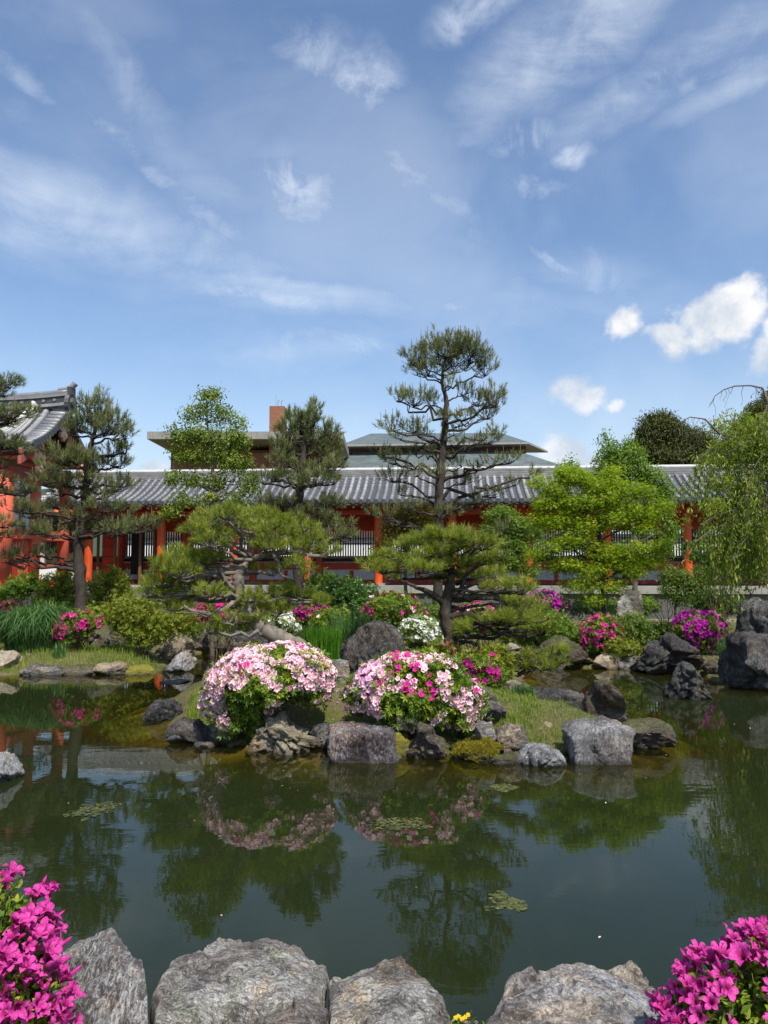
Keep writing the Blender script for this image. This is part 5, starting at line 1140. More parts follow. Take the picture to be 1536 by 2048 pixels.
# low spreading pine with a curved trunk leaning over the left azalea
Fp = [(420, 1040, 38, 18), (455, 1030, 34, 16), (395, 1060, 34, 16), (520, 1035, 44, 18), (565, 1045, 40, 18), (600, 1060, 40, 20), (550, 1065, 40, 18), (620, 1085, 40, 16), (500, 1058, 34, 14), (440, 1070, 34, 16), (420, 1085, 34, 16), (530, 1090, 36, 16), (575, 1095, 36, 14), (640, 1108, 36, 12), (660, 1100, 20, 9), (500, 1075, 26, 12),
      (365, 1110, 40, 18), (400, 1120, 40, 20), (335, 1130, 34, 16), (430, 1110, 26, 14), (360, 1145, 44, 20), (410, 1150, 36, 18), (320, 1165, 36, 18), (375, 1180, 44, 18), (330, 1195, 36, 18), (415, 1185, 26, 14), (300, 1185, 26, 14), (350, 1215, 34, 12),
      (590, 1130, 26, 12), (560, 1140, 20, 9), (515, 1143, 16, 9), (615, 1145, 18, 7), (545, 1185, 34, 14), (585, 1190, 36, 16), (510, 1215, 36, 16), (560, 1220, 38, 14), (610, 1200, 34, 14), (640, 1205, 26, 12), (500, 1195, 26, 12), (455, 1240, 26, 12, -.3), (420, 1262, 22, 8, -.3), (530, 1240, 24, 10)]
pine('low wide-spreading pine with a bent pale trunk leaning behind the left pink azalea', 12.2,
     [(604, 1292, .115, -.3), (570, 1283, .118, -.3), (532, 1262, .115, -.25), (500, 1232, .11, -.1), (482, 1206, .095, 0), (477, 1175, .088, .1), (476, 1145, .085, .1), (500, 1120, .062, .2), (535, 1108, .05, .1), (580, 1105, .04, 0), (640, 1112, .022, 0)],
     Fp, 'needle_bright', 'bark_light', PG, n=34, L=.115, wid=.0068, dens=.72, candle=.05, candleL=.07, rspread=.8, attach=.0, limb=.04, upright=.75, per=2, tvar=.22, sq=.80, prx=.86)
Gp = [(850, 1080, 38, 16), (890, 1072, 40, 16), (930, 1080, 40, 16), (810, 1095, 36, 14), (965, 1090, 36, 16), (870, 1105, 44, 16), (920, 1110, 40, 14), (780, 1115, 34, 14), (745, 1128, 30, 11), (820, 1120, 36, 14), (985, 1115, 28, 14), (950, 1125, 36, 12), (770, 1140, 34, 12), (900, 1135, 36, 14), (840, 1140, 36, 12), (985, 1150, 26, 14), (940, 1155, 36, 12), (900, 1160, 30, 10), (800, 1155, 26, 8),
      (1040, 1180, 28, 14), (1010, 1205, 30, 14), (1050, 1215, 34, 16), (1030, 1240, 36, 16), (1075, 1235, 30, 14), (1060, 1265, 34, 14), (1000, 1240, 26, 12), (1090, 1260, 24, 12), (960, 1240, 22, 12), (940, 1258, 26, 12), (975, 1180, 24, 10), (1015, 1170, 20, 10),
      (1070, 1315, 34, 11, -.5), (1110, 1305, 26, 9, -.5), (1040, 1330, 30, 10, -.5), (1085, 1335, 26, 8, -.6), (1010, 1345, 20, 7, -.5), (1120, 1322, 16, 7, -.5), (915, 1275, 20, 9)]
pine('low broad pine with dark forked trunk standing on the island behind the right pink azalea', 12.0,
     [(916, 1345, .125, 0), (908, 1300, .115, 0), (896, 1255, .10, 0), (889, 1215, .095, 0), (897, 1180, .075, 0), (905, 1150, .058, 0), (898, 1120, .04, 0)],
     Gp, 'needle_bright', 'bark_dark', PG, n=34, L=.12, wid=.0068, dens=.68, candle=.05, candleL=.07, rspread=.8, attach=.0, limb=.03, upright=.75, per=2, tvar=.22, sq=.80, prx=.86)

# ---- extra limbs seen on the two low pines
def limb_on(T, name, D, pts, mat):
    P = [pt(x, y, D + dd) for x, y, r, dd in pts]; g = Geo(); k = len(P); u = np.linspace(0, k - 1, k * 4); Pf = np.stack([np.interp(u, range(k), np.array(P)[:, c]) for c in range(3)], -1); Pf[1:-1] = (Pf[:-2] + 2 * Pf[1:-1] + Pf[2:]) / 4
    Pf[1:-1] += rs.normal(0, .006, (len(Pf) - 2, 3)); tube(g, Pf, np.interp(u, range(k), [q[2] for q in pts]), 8, rough=.12); o = T.part(name, g, mat, True); return o
pines = [o for o in COL.objects if o.name.startswith('pine_tree') and o.type == 'EMPTY']
class _T: pass
def as_thing(o): t = Thing.__new__(Thing); t.o = o; t.loc = np.array(o.location); return t
tF = as_thing(pines[4]); tG = as_thing(pines[5])
for pts in ([(476, 1148, .05, .1), (455, 1132, .042, .05), (425, 1130, .03, 0), (395, 1140, .02, 0)],
            [(480, 1200, .045, 0), (455, 1213, .036, -.2), (425, 1232, .028, -.3), (410, 1262, .022, -.4), (402, 1288, .012, -.4)],
            [(470, 1180, .04, 0), (448, 1158, .028, -.1), (440, 1135, .03, -.15), (452, 1165, .02, -.15)],
            [(480, 1206, .035, 0), (472, 1235, .028, -.2), (470, 1268, .018, -.25)],
            [(545, 1107, .035, 0), (558, 1125, .026, -.1), (560, 1150, .02, -.1), (590, 1160, .012, -.1)]): limb_on(tF, 'limb', 12.2, pts, 'bark_light')
for pts in ([(892, 1212, .055, 0), (870, 1190, .05, -.1), (835, 1175, .03, -.2), (800, 1160, .02, -.2)],
            [(892, 1235, .05, 0), (935, 1225, .042, -.1), (965, 1240, .032, -.2), (985, 1262, .026, -.2), (1030, 1275, .014, -.2)],
            [(900, 1195, .05, 0), (925, 1175, .04, 0), (930, 1150, .03, 0), (960, 1130, .02, 0)],
            [(895, 1200, .04, 0), (930, 1200, .035, .1), (975, 1196, .025, .1), (1020, 1205, .014, .1)],
            [(912, 1330, .04, 0), (950, 1322, .032, -.3), (985, 1335, .024, -.4), (1040, 1345, .014, -.5)],
            [(908, 1290, .035, 0), (940, 1282, .03, -.1), (965, 1300, .02, -.3)]): limb_on(tG, 'limb', 12.0, pts, 'bark_dark')

# ---- broadleaf trees and shrubs
def blob_points(blobs, D, n, shell=.55, ky=.8, zlow=-1.0):
    B = np.array([b[:4] for b in blobs], float); dd = np.array([b[4] if len(b) > 4 else 0 for b in blobs]); s = D / FPX
    w = B[:, 2] * B[:, 3]; ch = rs.choice(len(B), n, p=w / w.sum()); d = nrm(rs.normal(0, 1, (n, 3))); r = rs.uniform(shell ** 3, 1, n) ** (1 / 3)
    C = np.array([pt(B[i, 0], B[i, 1], D + dd[i]) for i in range(len(B))]); R_ = np.stack([B[:, 2] * s, np.maximum(B[:, 2], B[:, 3]) * s * ky, B[:, 3] * s], -1)
    return C[ch] + d * r[:, None] * R_[ch], d, C[ch]
def leafy(name, label, cat, D, blobs, mat, n_cl, per, size, sig=.07, trunk=None, bark='bark_smooth', tpl=LEAF, group=None, base=None, flat=.0, droop=0.0, limbs=24, shell=.5, ky=.8, crown_name='crown', limb_r=.02, tone=None, cpx=None):
    s = D / FPX; P, d, C = blob_points(blobs, D, n_cl, shell, ky)
    if trunk:
        TP = np.array([pt(x, y, D + dd) for x, y, r, dd in trunk]); z_ = gz(TP[0][0], TP[0][1]) - .05 if D < 26.5 else Zg - .05
        if TP[0][2] > z_: TP = np.concatenate([[[TP[0][0], TP[0][1], z_]], TP]); trunk = [trunk[0]] + list(trunk)
        loc = TP[0]
    else:
        bx = np.array([b[0] for b in blobs]).mean(); by = max(b[1] + b[3] for b in blobs); loc = pt(bx, by, D) if base is None else base; loc = np.array(loc, float); loc[2] = gz(loc[0], loc[1]) - .02 if D < 26 else loc[2]
    T = Thing(name, label, cat, loc, group)
    gb = Geo()
    if trunk:
        k = len(TP); u = np.linspace(0, k - 1, k * 4); Pf = np.stack([np.interp(u, range(k), TP[:, c]) for c in range(3)], -1); Pf[1:-1] += rs.normal(0, .01, (len(Pf) - 2, 3)); tube(gb, Pf, np.interp(u, range(k), [t[2] for t in trunk]), 10, rough=.08); T.part('trunk', gb, bark, True); src = Pf[len(Pf) // 3:]
    else: src = loc[None] + np.array([[0, 0, .02], [.05, 0, .1], [-.05, 0, .1]])
    gl = Geo()
    for q in rs.choice(n_cl, min(limbs, n_cl), replace=False):
        a = src[rs.randint(len(src))]; a = src[np.argmin(np.linalg.norm(src - (P[q] + [0, 0, -.45 * np.linalg.norm(P[q][:2] - src[0][:2])]), axis=1))] if trunk else a
        W = wiggle(a, P[q], 7, .06, .06); tube(gl, W, np.linspace(limb_r, .004, 7), 5, cap=False, rough=.1)
    if gl.n: T.part('branches', gl, bark, True, kind='stuff')
    n = n_cl * per; PP = np.repeat(P, per, 0) + rs.normal(0, sig, (n, 3)) * np.array([1, 1, .7 if flat else 1]); N = np.repeat(d, per, 0) * (1 - flat) + np.array([0, 0, .35 + flat]) + rs.normal(0, .45, (n, 3))
    X, Y, Z = frames(N)
    if droop: Y = nrm(Y + np.array([0, 0, -droop])); Z = nrm(np.cross(X, Y)); X = np.cross(Y, Z)
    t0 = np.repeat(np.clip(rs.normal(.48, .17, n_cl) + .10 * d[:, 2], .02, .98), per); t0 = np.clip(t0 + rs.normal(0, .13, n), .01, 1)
    g = Geo(); bake(g, tpl, PP, X, Y, Z, size * rs.uniform(.65, 1.25, n), t0); T.part(crown_name, g, mat); T.P, T.d = P, d
    return T
# tree with many thin stems, left of the brick chimney
leafy('leafy_tree', 'tall airy tree with many thin pale stems in front of the brick building', 'tree', 17.3,
      [(410, 800, 22, 22), (430, 790, 14, 14), (385, 830, 24, 18), (440, 825, 30, 22), (475, 845, 24, 14), (345, 862, 16, 10), (365, 875, 28, 16), (400, 870, 36, 22), (450, 875, 40, 22), (480, 885, 26, 18), (360, 910, 22, 14), (395, 915, 34, 20), (440, 910, 36, 22), (475, 925, 34, 20), (350, 955, 20, 14), (385, 960, 26, 16), (430, 960, 30, 18), (490, 955, 28, 16), (500, 975, 20, 16), (365, 1000, 30, 14), (420, 995, 26, 14), (470, 1000, 28, 16), (340, 1025, 26, 12), (490, 1020, 20, 12)],
      'leaf_olive2', 880, 14, .075, .07, [(425, 1230, .06, 0), (424, 1100, .06, 0), (424, 1020, .055, 0), (428, 960, .045, 0), (420, 900, .03, 0), (415, 850, .022, 0), (412, 800, .01, 0)], limbs=75, limb_r=.024, shell=.05)
# green maple right of centre
mp = [(a_ + 7 * math.sin(a_ * 1.7 + b_), b_ + 11 * math.sin(a_ * .7 + b_ * 1.3), c_ * .85, d_ * .72) for a_, b_, c_, d_ in [(1110, 975, 34, 26), (1150, 965, 40, 22), (1200, 960, 44, 24), (1250, 972, 40, 22), (1290, 990, 24, 24), (1095, 1010, 34, 22), (1140, 1010, 46, 26), (1200, 1005, 50, 28), (1260, 1010, 44, 26), (1300, 1030, 24, 20), (1110, 1050, 36, 22), (1165, 1050, 46, 24), (1225, 1050, 46, 24), (1280, 1060, 36, 20), (1100, 1090, 34, 20), (1150, 1090, 46, 22), (1210, 1095, 50, 24), (1270, 1095, 44, 20), (1310, 1100, 24, 14), (1125, 1125, 36, 18), (1180, 1130, 46, 20), (1240, 1130, 44, 18), (1290, 1125, 34, 14), (1160, 1160, 44, 16), (1215, 1165, 40, 16), (1185, 1190, 36, 12), (1255, 1155, 34, 14), (1080, 965, 18, 14)]]
leafy('maple_tree', 'bright green maple in front of the gallery, with layered foliage down to the ground', 'maple tree', 17.5, mp + [(1075, 1040, 16, 10), (1330, 1085, 16, 8), (1070, 1110, 16, 8), (1325, 1010, 14, 10), (1225, 945, 20, 10), (1130, 945, 18, 10)], 'leaf_maple', 2500, 13, .078, .095,
      [(1207, 1245, .08, 0), (1208, 1190, .075, 0), (1205, 1130, .06, 0), (1200, 1060, .045, 0), (1198, 990, .02, 0)], 'bark_dark', MAPLE, flat=.45, limbs=60, shell=.55, ky=.9, limb_r=.025)
leafy('maple_tree', 'slim young green tree with a thin straight trunk just left of the bright maple', 'maple tree', 20.5, [(1000, 1030, 26, 18), (1025, 1050, 34, 22), (1060, 1060, 30, 20), (1010, 1085, 30, 20), (1050, 1095, 30, 18), (1025, 1125, 26, 16), (1060, 1140, 18, 14), (985, 1060, 22, 16)], 'leaf_fresh', 760, 13, .08, .10,
      [(1038, 1225, .045, 0), (1037, 1150, .04, 0), (1034, 1080, .03, 0), (1030, 1030, .015, 0)], 'bark_smooth', MAPLE, flat=.4, limbs=26)
leafy('small_tree', 'small tree with yellow and orange tinged leaves behind the tallest pine', 'tree', 20.5, [(815, 1030, 34, 18), (840, 1050, 30, 20), (790, 1055, 30, 18), (775, 1080, 22, 16), (820, 1080, 34, 16), (850, 1030, 20, 16), (760, 1100, 16, 12)], 'leaf_autumn', 520, 12, .07, .09,
      [(812, 1230, .05, 0), (812, 1150, .045, 0), (812, 1080, .03, 0), (812, 1030, .01, 0)], limbs=30)
leafy('upright_tree', 'tree with upright leafy shoots rising above the gallery roof behind the maple', 'tree', 22.0, [(1145, 945, 14, 34), (1130, 950, 16, 28), (1212, 900, 8, 22), (1202, 925, 10, 20), (1262, 905, 16, 30), (1232, 935, 22, 26), (1175, 965, 18, 20), (1208, 880, 8, 20), (1222, 905, 14, 26), (1246, 920, 16, 28), (1280, 925, 14, 26), (1240, 945, 36, 24), (1285, 950, 30, 22), (1310, 965, 26, 26), (1330, 985, 22, 22), (1320, 1020, 24, 24), (1205, 950, 24, 20), (1340, 1060, 20, 26), (1330, 1100, 22, 20)], 'leaf_fresh', 1150, 13, .085, .09,
      [(1270, 1220, .08, 0), (1270, 1100, .07, 0), (1265, 1000, .05, 0), (1255, 930, .03, 0), (1240, 890, .012, 0)], limbs=50, limb_r=.02, shell=.2, droop=-.6)
leafy('small_tree', 'pale green small tree with thin bent stems below the weeping tree', 'tree', 19.5, [(1340, 1150, 26, 14), (1370, 1160, 30, 16), (1395, 1175, 22, 14), (1340, 1180, 24, 14), (1365, 1195, 26, 14), (1400, 1150, 16, 10)], 'leaf_olive', 420, 12, .07, .08,
      [(1352, 1262, .03, 0), (1350, 1225, .028, 0), (1355, 1190, .02, 0), (1362, 1150, .008, 0)], 'twig', limbs=28)
tw = Thing('bare_shrub', 'thin-stemmed nearly bare shrub fanning up left of the round magenta azalea', 'shrub', pt(1332, 1268, 16.5)); g = Geo()
for x in (1298, 1310, 1320, 1338, 1352, 1362, 1372):
    W = wiggle(pt(1334, 1268, 16.5), pt(x, 1212 + rs.uniform(-14, 14), 16.5 + rs.uniform(-.2, .2)), 6, .03); tube(g, W, np.linspace(.013, .005, 6), 5)
tw.part('stems', g, 'twig', True)
# dark cypresses beyond the gallery
for lb, bl, tr in (('dense dark conifer with rounded top beyond the gallery roof', [(1300, 868, 26, 30), (1325, 860, 34, 26), (1345, 880, 30, 36), (1300, 905, 34, 36), (1335, 920, 50, 30), (1275, 915, 30, 30), (1240, 925, 26, 20), (1320, 845, 20, 14)], 1318),
                   ('lower dark conifer on the right of the rounded one beyond the roof', [(1385, 885, 28, 22), (1370, 905, 32, 30), (1405, 905, 34, 30), (1400, 935, 50, 26), (1440, 920, 26, 26)], 1392),
                   ('dark conifer behind the weeping tree at the right edge', [(1525, 835, 34, 30), (1500, 860, 40, 26), (1555, 850, 40, 50), (1480, 890, 36, 30), (1530, 900, 60, 40), (1545, 800, 16, 20)], 1530)):
    leafy('conifer_tree', lb, 'tree', 36.0, bl, 'leaf_cypress', 2300, 14, .17, .15, [(tr, 1150, .22, 0), (tr, 1000, .2, 0), (tr, 900, .1, 0)], 'bark_dark', LEAFN, 'dark conifers beyond the gallery', limbs=14, shell=.6, droop=-.9)
# weeping tree at the right edge
WD = 15.5
wt = Thing('weeping_tree', 'weeping tree with long hanging leafy strands at the right edge', 'tree', pt(1585, 1260, WD))
g = Geo(); P = [pt(x, y, WD) for x, y in ((1585, 1260), (1580, 1150), (1572, 1020), (1560, 920), (1550, 850), (1534, 800), (1528, 782))]; tube(g, P, [.16, .14, .12, .10, .07, .035, .02], 10, rough=.1); wt.part('trunk', g, 'bark_smooth', True)
gb = Geo(); gl = Geo(); LP = []; LN = []
def arch(p0, p1, lift, drop, n=10):
    t = np.linspace(0, 1, n)[:, None]; W = p0 + (p1 - p0) * t; W[:, 2] += lift * np.sin(np.minimum(t[:, 0] * 1.5, 1) * math.pi * .5) * (1 - t[:, 0]) * 1.3 - drop * t[:, 0] ** 2.5; W[1:] += rs.normal(0, .015, (n - 1, 3)); return W
for k in range(46):
    ys = rs.uniform(835, 1080); p0 = pt(1550 + rs.uniform(-5, 10), ys, WD); xe = rs.uniform(1385, 1560); ye = ys + rs.uniform(-20, 60); p1 = pt(xe, ye, WD + rs.uniform(-1.5, 1.3))
    if xe < 1430: p1 = pt(xe, max(ye, 900 + (1430 - xe) * .3), WD + rs.uniform(-1, 1))
    A_ = arch(p0, p1, .35, .15); tube(gb, A_, np.linspace(.013, .005, len(A_)), 5, cap=False)
    for q in range(7):
        s0 = A_[rs.randint(3, len(A_))]; Ld = rs.uniform(.35, 1.35)
        if s0[2] - Ld < .8: Ld = max(.2, s0[2] - 1.0)
        S_ = s0 + np.linspace(0, 1, 8)[:, None] * np.array([rs.normal(-.10, .16), rs.normal(0, .12), -Ld]); S_[:, 0] += .04 * np.sin(np.linspace(0, 4, 8) + rs.rand() * 6); tube(gb, S_, np.linspace(.005, .002, 8), 3, cap=False)
        m = int(Ld * 36); u = rs.uniform(.05, 1, m) * 7; LP.append(np.stack([np.interp(u, range(8), S_[:, c]) for c in range(3)], -1)); 
LP = np.concatenate(LP); n = len(LP); Y = nrm(rs.normal(0, .5, (n, 3)) + np.array([0, 0, -.9])); X = nrm(np.cross(Y, rs.normal(0, 1, (n, 3)))); Z = np.cross(X, Y)
bake(gl, LEAFN, LP + rs.normal(0, .045, (n, 3)), X, Y, Z, .11 * rs.uniform(.7, 1.25, n), np.clip(rs.normal(.62, .2, n) + .2 * np.sin(LP[:, 0] * 5 + LP[:, 2] * 3), .02, 1))
for pth in ([(1530, 790), (1525, 776), (1500, 771), (1470, 772), (1448, 779), (1430, 792), (1420, 812)], [(1545, 870), (1500, 885), (1460, 872), (1410, 862), (1385, 868)], [(1440, 868), (1410, 838), (1380, 834), (1350, 850)]):
    P = np.array([pt(x, y, WD) for x, y in pth]); tube(gb, P, np.linspace(.022, .005, len(P)), 5, cap=False)
    for q in range(16):
        k = rs.randint(1, len(P)); u = rs.rand(); s0 = P[k - 1] * (1 - u) + P[k] * u; Ld = rs.uniform(.12, .45); S_ = wiggle(s0, s0 + np.array([rs.normal(-.05, .08), rs.normal(0, .05), -Ld]), 5, .06); tube(gb, S_, np.linspace(.006, .002, 5), 3, cap=False)
B_ = [(1440, 850, 22, 14), (1475, 845, 30, 20), (1515, 850, 34, 26), (1450, 885, 34, 20), (1495, 885, 40, 24), (1535, 890, 30, 26), (1420, 920, 26, 16), (1470, 925, 36, 18), (1520, 930, 36, 20), (1440, 965, 30, 16), (1500, 970, 40, 18), (1425, 1010, 24, 14), (1480, 1020, 36, 16), (1530, 1040, 30, 20), (1460, 1070, 30, 14)]
PB, dB, _ = blob_points([b + (rs.uniform(-.8, .8),) for b in B_], WD, 330, .3); n = 330 * 15; PB = np.repeat(PB, 15, 0) + rs.normal(0, .075, (n, 3)); Yb = nrm(rs.normal(0, .7, (n, 3)) + [0, 0, -.7]); Xb = nrm(np.cross(Yb, rs.normal(0, 1, (n, 3)))); bake(gl, LEAFN, PB, Xb, Yb, np.cross(Xb, Yb), .105 * rs.uniform(.7, 1.2, n), np.clip(rs.normal(.72, .18, n), .02, 1))
wt.part('branches', gb, 'bark_smooth', True); wt.part('crown', gl, 'leaf_olive2')

# ---- shrubs
def shrub(name, label, D, blobs, mat, n_cl, size, per=6, tpl=WHORL, cat='shrub', group=None, sig=.06, flowers=None, shell=.7, base=None, parts=False, **kw):
    T = leafy(name, label, cat, D, blobs, mat, n_cl, per, size, sig, None, 'twig', tpl, group, base, limbs=kw.pop('limbs', 20), shell=shell, limb_r=.012, crown_name='foliage', **kw)
    return T
F_SIMPLE = star_flower(detail=0)
def blossoms(T, D, blobs, mat, n, size, mask=None, name='blossoms', out=.06, ky=.8, nscale=2.5, thresh=-.2, seed=0, front=False):
    P, d, C = blob_points(blobs, D, n * 4, .97, ky)
    keep = d[:, 2] > -.55
    nscale = 5.0; n = int(n * 1.5); size *= .82
    v = np.array([noise.noise(Vector(p) * nscale + Vector((seed * 9.1, 0, 0))) for p in P]); q_ = np.quantile(v, min(.92, max(0, .5 + thresh * 1.3))); keep &= v >= q_
    if mask is not None: keep &= mask(P)
    P, d = P[keep][:n], d[keep][:n]; m = len(P)
    # clusters: draw flowers together in twos and threes
    P = P + d * out * rs.uniform(.3, 1.1, (m, 1)); N = d + rs.normal(0, .35, (m, 3)) + np.array([0, 0, .25]); X, Y, Z = frames(N); g = Geo()
    bake(g, F_SIMPLE, P, X, Y, Z, size * rs.uniform(.75, 1.2, m), rs.uniform(.02, 1, m)); return T.part(name, g, mat, kind='stuff')
def azalea(label, D, blobs, leafmat, fl, n_cl=240, leaf=.05, **kw):
    T = shrub('azalea_bush', label, D, blobs, leafmat, n_cl, leaf, cat='azalea', **kw)
    for (mat, n, size, th, seed) in fl: blossoms(T, D, blobs, mat, n, size, thresh=th, seed=seed)
    return T
shrub('shrub', 'leafy green shrub at the far left in front of the platform', 19, [(50, 1170, 22, 16), (30, 1180, 22, 16), (72, 1165, 14, 14), (10, 1190, 24, 16)], 'leaf_fresh', 170, .07)
shrub('shrub', 'tall loose green shrub between the left gate and the pine trunk', 18.5, [(110, 1170, 24, 20), (135, 1165, 18, 22), (125, 1195, 34, 20), (90, 1200, 24, 14)], 'leaf_yellow', 210, .065)
shrub('shrub', 'yellow-green leafy shrub right of the left pine trunk', 18.5, [(200, 1165, 20, 22), (225, 1155, 22, 20), (215, 1190, 34, 22), (245, 1185, 24, 20), (185, 1200, 26, 18)], 'leaf_yellow', 260, .065)
shrub('rounded_bush', 'wide yellow-green bush hanging over the rocks left of the curved pine', 15.6, [(260, 1215, 44, 24), (300, 1225, 52, 28), (340, 1240, 46, 24), (270, 1250, 48, 26), (320, 1262, 44, 20), (365, 1245, 28, 16), (240, 1235, 26, 24), (290, 1275, 40, 16)], 'leaf_yellow', 620, .05, base=pt(290, 1290, 15.6))
shrub('rounded_bush', 'glossy dark green bush in the middle below the gallery', 17.6, [(690, 1180, 36, 26), (720, 1190, 36, 28), (700, 1215, 44, 24), (665, 1195, 30, 24)], 'leaf_deep', 430, .055)
shrub('rounded_bush', 'mid green bush left of the glossy dark bush', 18.4, [(610, 1180, 40, 26), (650, 1170, 30, 24), (580, 1190, 34, 22), (640, 1200, 40, 20)], 'leaf_fresh', 380, .055)
shrub('rounded_bush', 'small round clipped bush between the white azalea and the right pine trunk', 16.8, [(868, 1228, 28, 22), (885, 1240, 24, 18)], 'leaf_olive', 150, .045)
shrub('rounded_bush', 'fresh green bush between the right pine and the red azalea', 16.0, [(1105, 1255, 34, 24), (1135, 1265, 30, 20), (1090, 1240, 26, 20), (1140, 1285, 24, 14)], 'leaf_fresh', 300, .05)
shrub('rounded_bush', 'light green fine-leaved bush between the red azalea and the dark boulder', 15.8, [(1262, 1255, 34, 24), (1285, 1265, 26, 20), (1245, 1275, 24, 20), (1270, 1285, 34, 16)], 'leaf_olive', 300, .05)
shrub('rounded_bush', 'low dark shrub in the shade under the maple', 19, [(1140, 1210, 44, 14), (1190, 1215, 44, 12), (1100, 1215, 34, 12), (1010, 1222, 40, 12)], 'leaf_deep', 240, .05)
shrub('rounded_bush', 'dark shrub in the shade below the weeping tree', 20, [(1400, 1100, 34, 20), (1440, 1120, 40, 20), (1480, 1140, 40, 20), (1415, 1140, 24, 18)], 'leaf_deep', 260, .06)
shrub('rounded_bush', 'low bright green bush in front of the platform at the right of the maple trunk', 21, [(1250, 1215, 34, 14), (1290, 1212, 30, 14)], 'leaf_fresh', 200, .06)
shrub('rounded_bush', 'dark green bush in front of the platform, right of the small pale green tree', 21, [(1420, 1205, 34, 18), (1455, 1212, 30, 14)], 'leaf_deep', 230, .06)
shrub('rounded_bush', 'low green bush at the foot of the bare thin-stemmed shrub', 16.6, [(1330, 1262, 28, 10), (1300, 1262, 22, 10)], 'leaf_olive', 150, .045)
shrub('rounded_bush', 'yellow-green bush spilling over the small stones left of the dark boulder', 15.3, [(1240, 1296, 26, 10), (1262, 1300, 20, 9)], 'leaf_yellow', 130, .045)
shrub('rounded_bush', 'olive bush between the peaked brown rock and the right pine branch', 16.4, [(1040, 1262, 30, 18), (1065, 1272, 26, 14), (1020, 1275, 22, 12)], 'leaf_olive', 210, .05)
shrub('rounded_bush', 'fresh green bush behind the grass clump at the left', 18.0, [(90, 1222, 40, 16), (130, 1225, 30, 14)], 'leaf_fresh', 230, .055)
shrub('rounded_bush', 'light green bush under the left pine trunk', 17.2, [(190, 1232, 34, 16), (215, 1228, 24, 16)], 'leaf_yellow', 210, .05)
AZ = 'azaleas on the far bank'
azalea('pink azalea bush at the far left behind the tall grass', 17.5, [(8, 1222, 22, 14), (-15, 1225, 26, 18), (25, 1212, 12, 8)], 'leaf_azalea', [('petal_hot', 130, .055, -.3, 1)], 130, group=AZ)
azalea('bright magenta azalea beside the dome-shaped grey rock', 15.4, [(155, 1248, 34, 20), (140, 1262, 28, 18), (178, 1244, 22, 14)], 'leaf_azalea', [('petal_hot', 240, .055, -.12, 2)], 220, group=AZ)
azalea('magenta azalea seen under the branches of the curved pine', 16.2, [(430, 1222, 34, 20), (460, 1225, 34, 20), (490, 1235, 24, 16), (410, 1230, 24, 16)], 'leaf_azalea', [('petal_hot', 260, .055, -.1, 3)], 240, group=AZ)
azalea('white azalea behind the curved pine trunk', 15.0, [(560, 1243, 26, 16), (575, 1255, 20, 14), (540, 1252, 18, 10)], 'leaf_azalea', [('petal_white', 190, .058, -.25, 4)], 110, group=AZ)
azalea('small magenta azalea left of the bush with cream flowers', 16.2, [(620, 1228, 24, 14), (600, 1234, 20, 12), (640, 1225, 16, 10)], 'leaf_azalea', [('petal_magenta', 200, .055, -.35, 5)], 110, group=AZ)
azalea('green azalea with a few cream flowers on top above the reeds', 15.2, [(665, 1243, 32, 22), (650, 1252, 26, 18), (680, 1255, 22, 16)], 'leaf_azalea', [('petal_white', 26, .055, .22, 6)], 260, group=AZ)
azalea('round green azalea with pink flowers on top behind the standing boulder', 15.3, [(785, 1215, 52, 26), (770, 1228, 40, 22), (815, 1230, 34, 24), (750, 1225, 24, 16)], 'leaf_azalea', [('petal_hot', 90, .055, .12, 7), ('petal_pale', 30, .05, .2, 8)], 420, group=AZ)
azalea('compact white azalea right of the standing boulder', 14.6, [(838, 1262, 34, 24), (820, 1270, 20, 16), (858, 1272, 20, 18)], 'leaf_azalea', [('petal_white', 330, .055, -.35, 9)], 240, group=AZ)
azalea('salmon pink azalea behind the right pine trunk', 16.2, [(950, 1225, 34, 18), (970, 1240, 34, 20), (935, 1245, 26, 20), (990, 1255, 20, 14)], 'leaf_azalea', [('petal_hot', 150, .05, .0, 10), ('petal_pale', 60, .05, .1, 11)], 260, group=AZ)
azalea('dark purple-red azalea in the shade left of the maple', 17.5, [(1085, 1200, 34, 14), (1065, 1210, 24, 14), (1110, 1210, 26, 12)], 'leaf_deep', [('petal_purple', 230, .055, -.2, 12)], 150, group=AZ)
azalea('rounded red-pink azalea on the shore right of the peaked rock', 15.6, [(1203, 1262, 34, 26), (1190, 1278, 24, 22), (1220, 1280, 22, 20)], 'leaf_azalea', [('petal_hot', 200, .052, -.05, 13)], 300, group=AZ)
azalea('ball-shaped vivid magenta azalea behind the dark boulder at right', 15.4, [(1398, 1255, 46, 30), (1375, 1268, 26, 20), (1425, 1270, 24, 24), (1390, 1285, 30, 16)], 'leaf_azalea', [('petal_purple', 460, .055, -.12, 14)], 320, group=AZ)
azalea('deep magenta azalea at the foot of the right pine on the island', 10.6, [(965, 1350, 26, 18), (945, 1335, 18, 12), (985, 1362, 18, 14)], 'leaf_azalea', [('petal_magenta', 130, .05, -.25, 15)], 200)
azalea('light green azalea with two pink flowers beside the deep magenta one', 11.2, [(988, 1322, 28, 18), (1000, 1338, 18, 14)], 'leaf_yellow', [('petal_hot', 8, .055, .3, 16)], 230)
azalea('small green and magenta azalea left of the right pine trunk', 11.6, [(885, 1305, 26, 12), (900, 1318, 20, 10), (862, 1310, 14, 8)], 'leaf_yellow', [('petal_magenta', 24, .05, .1, 17)], 150)

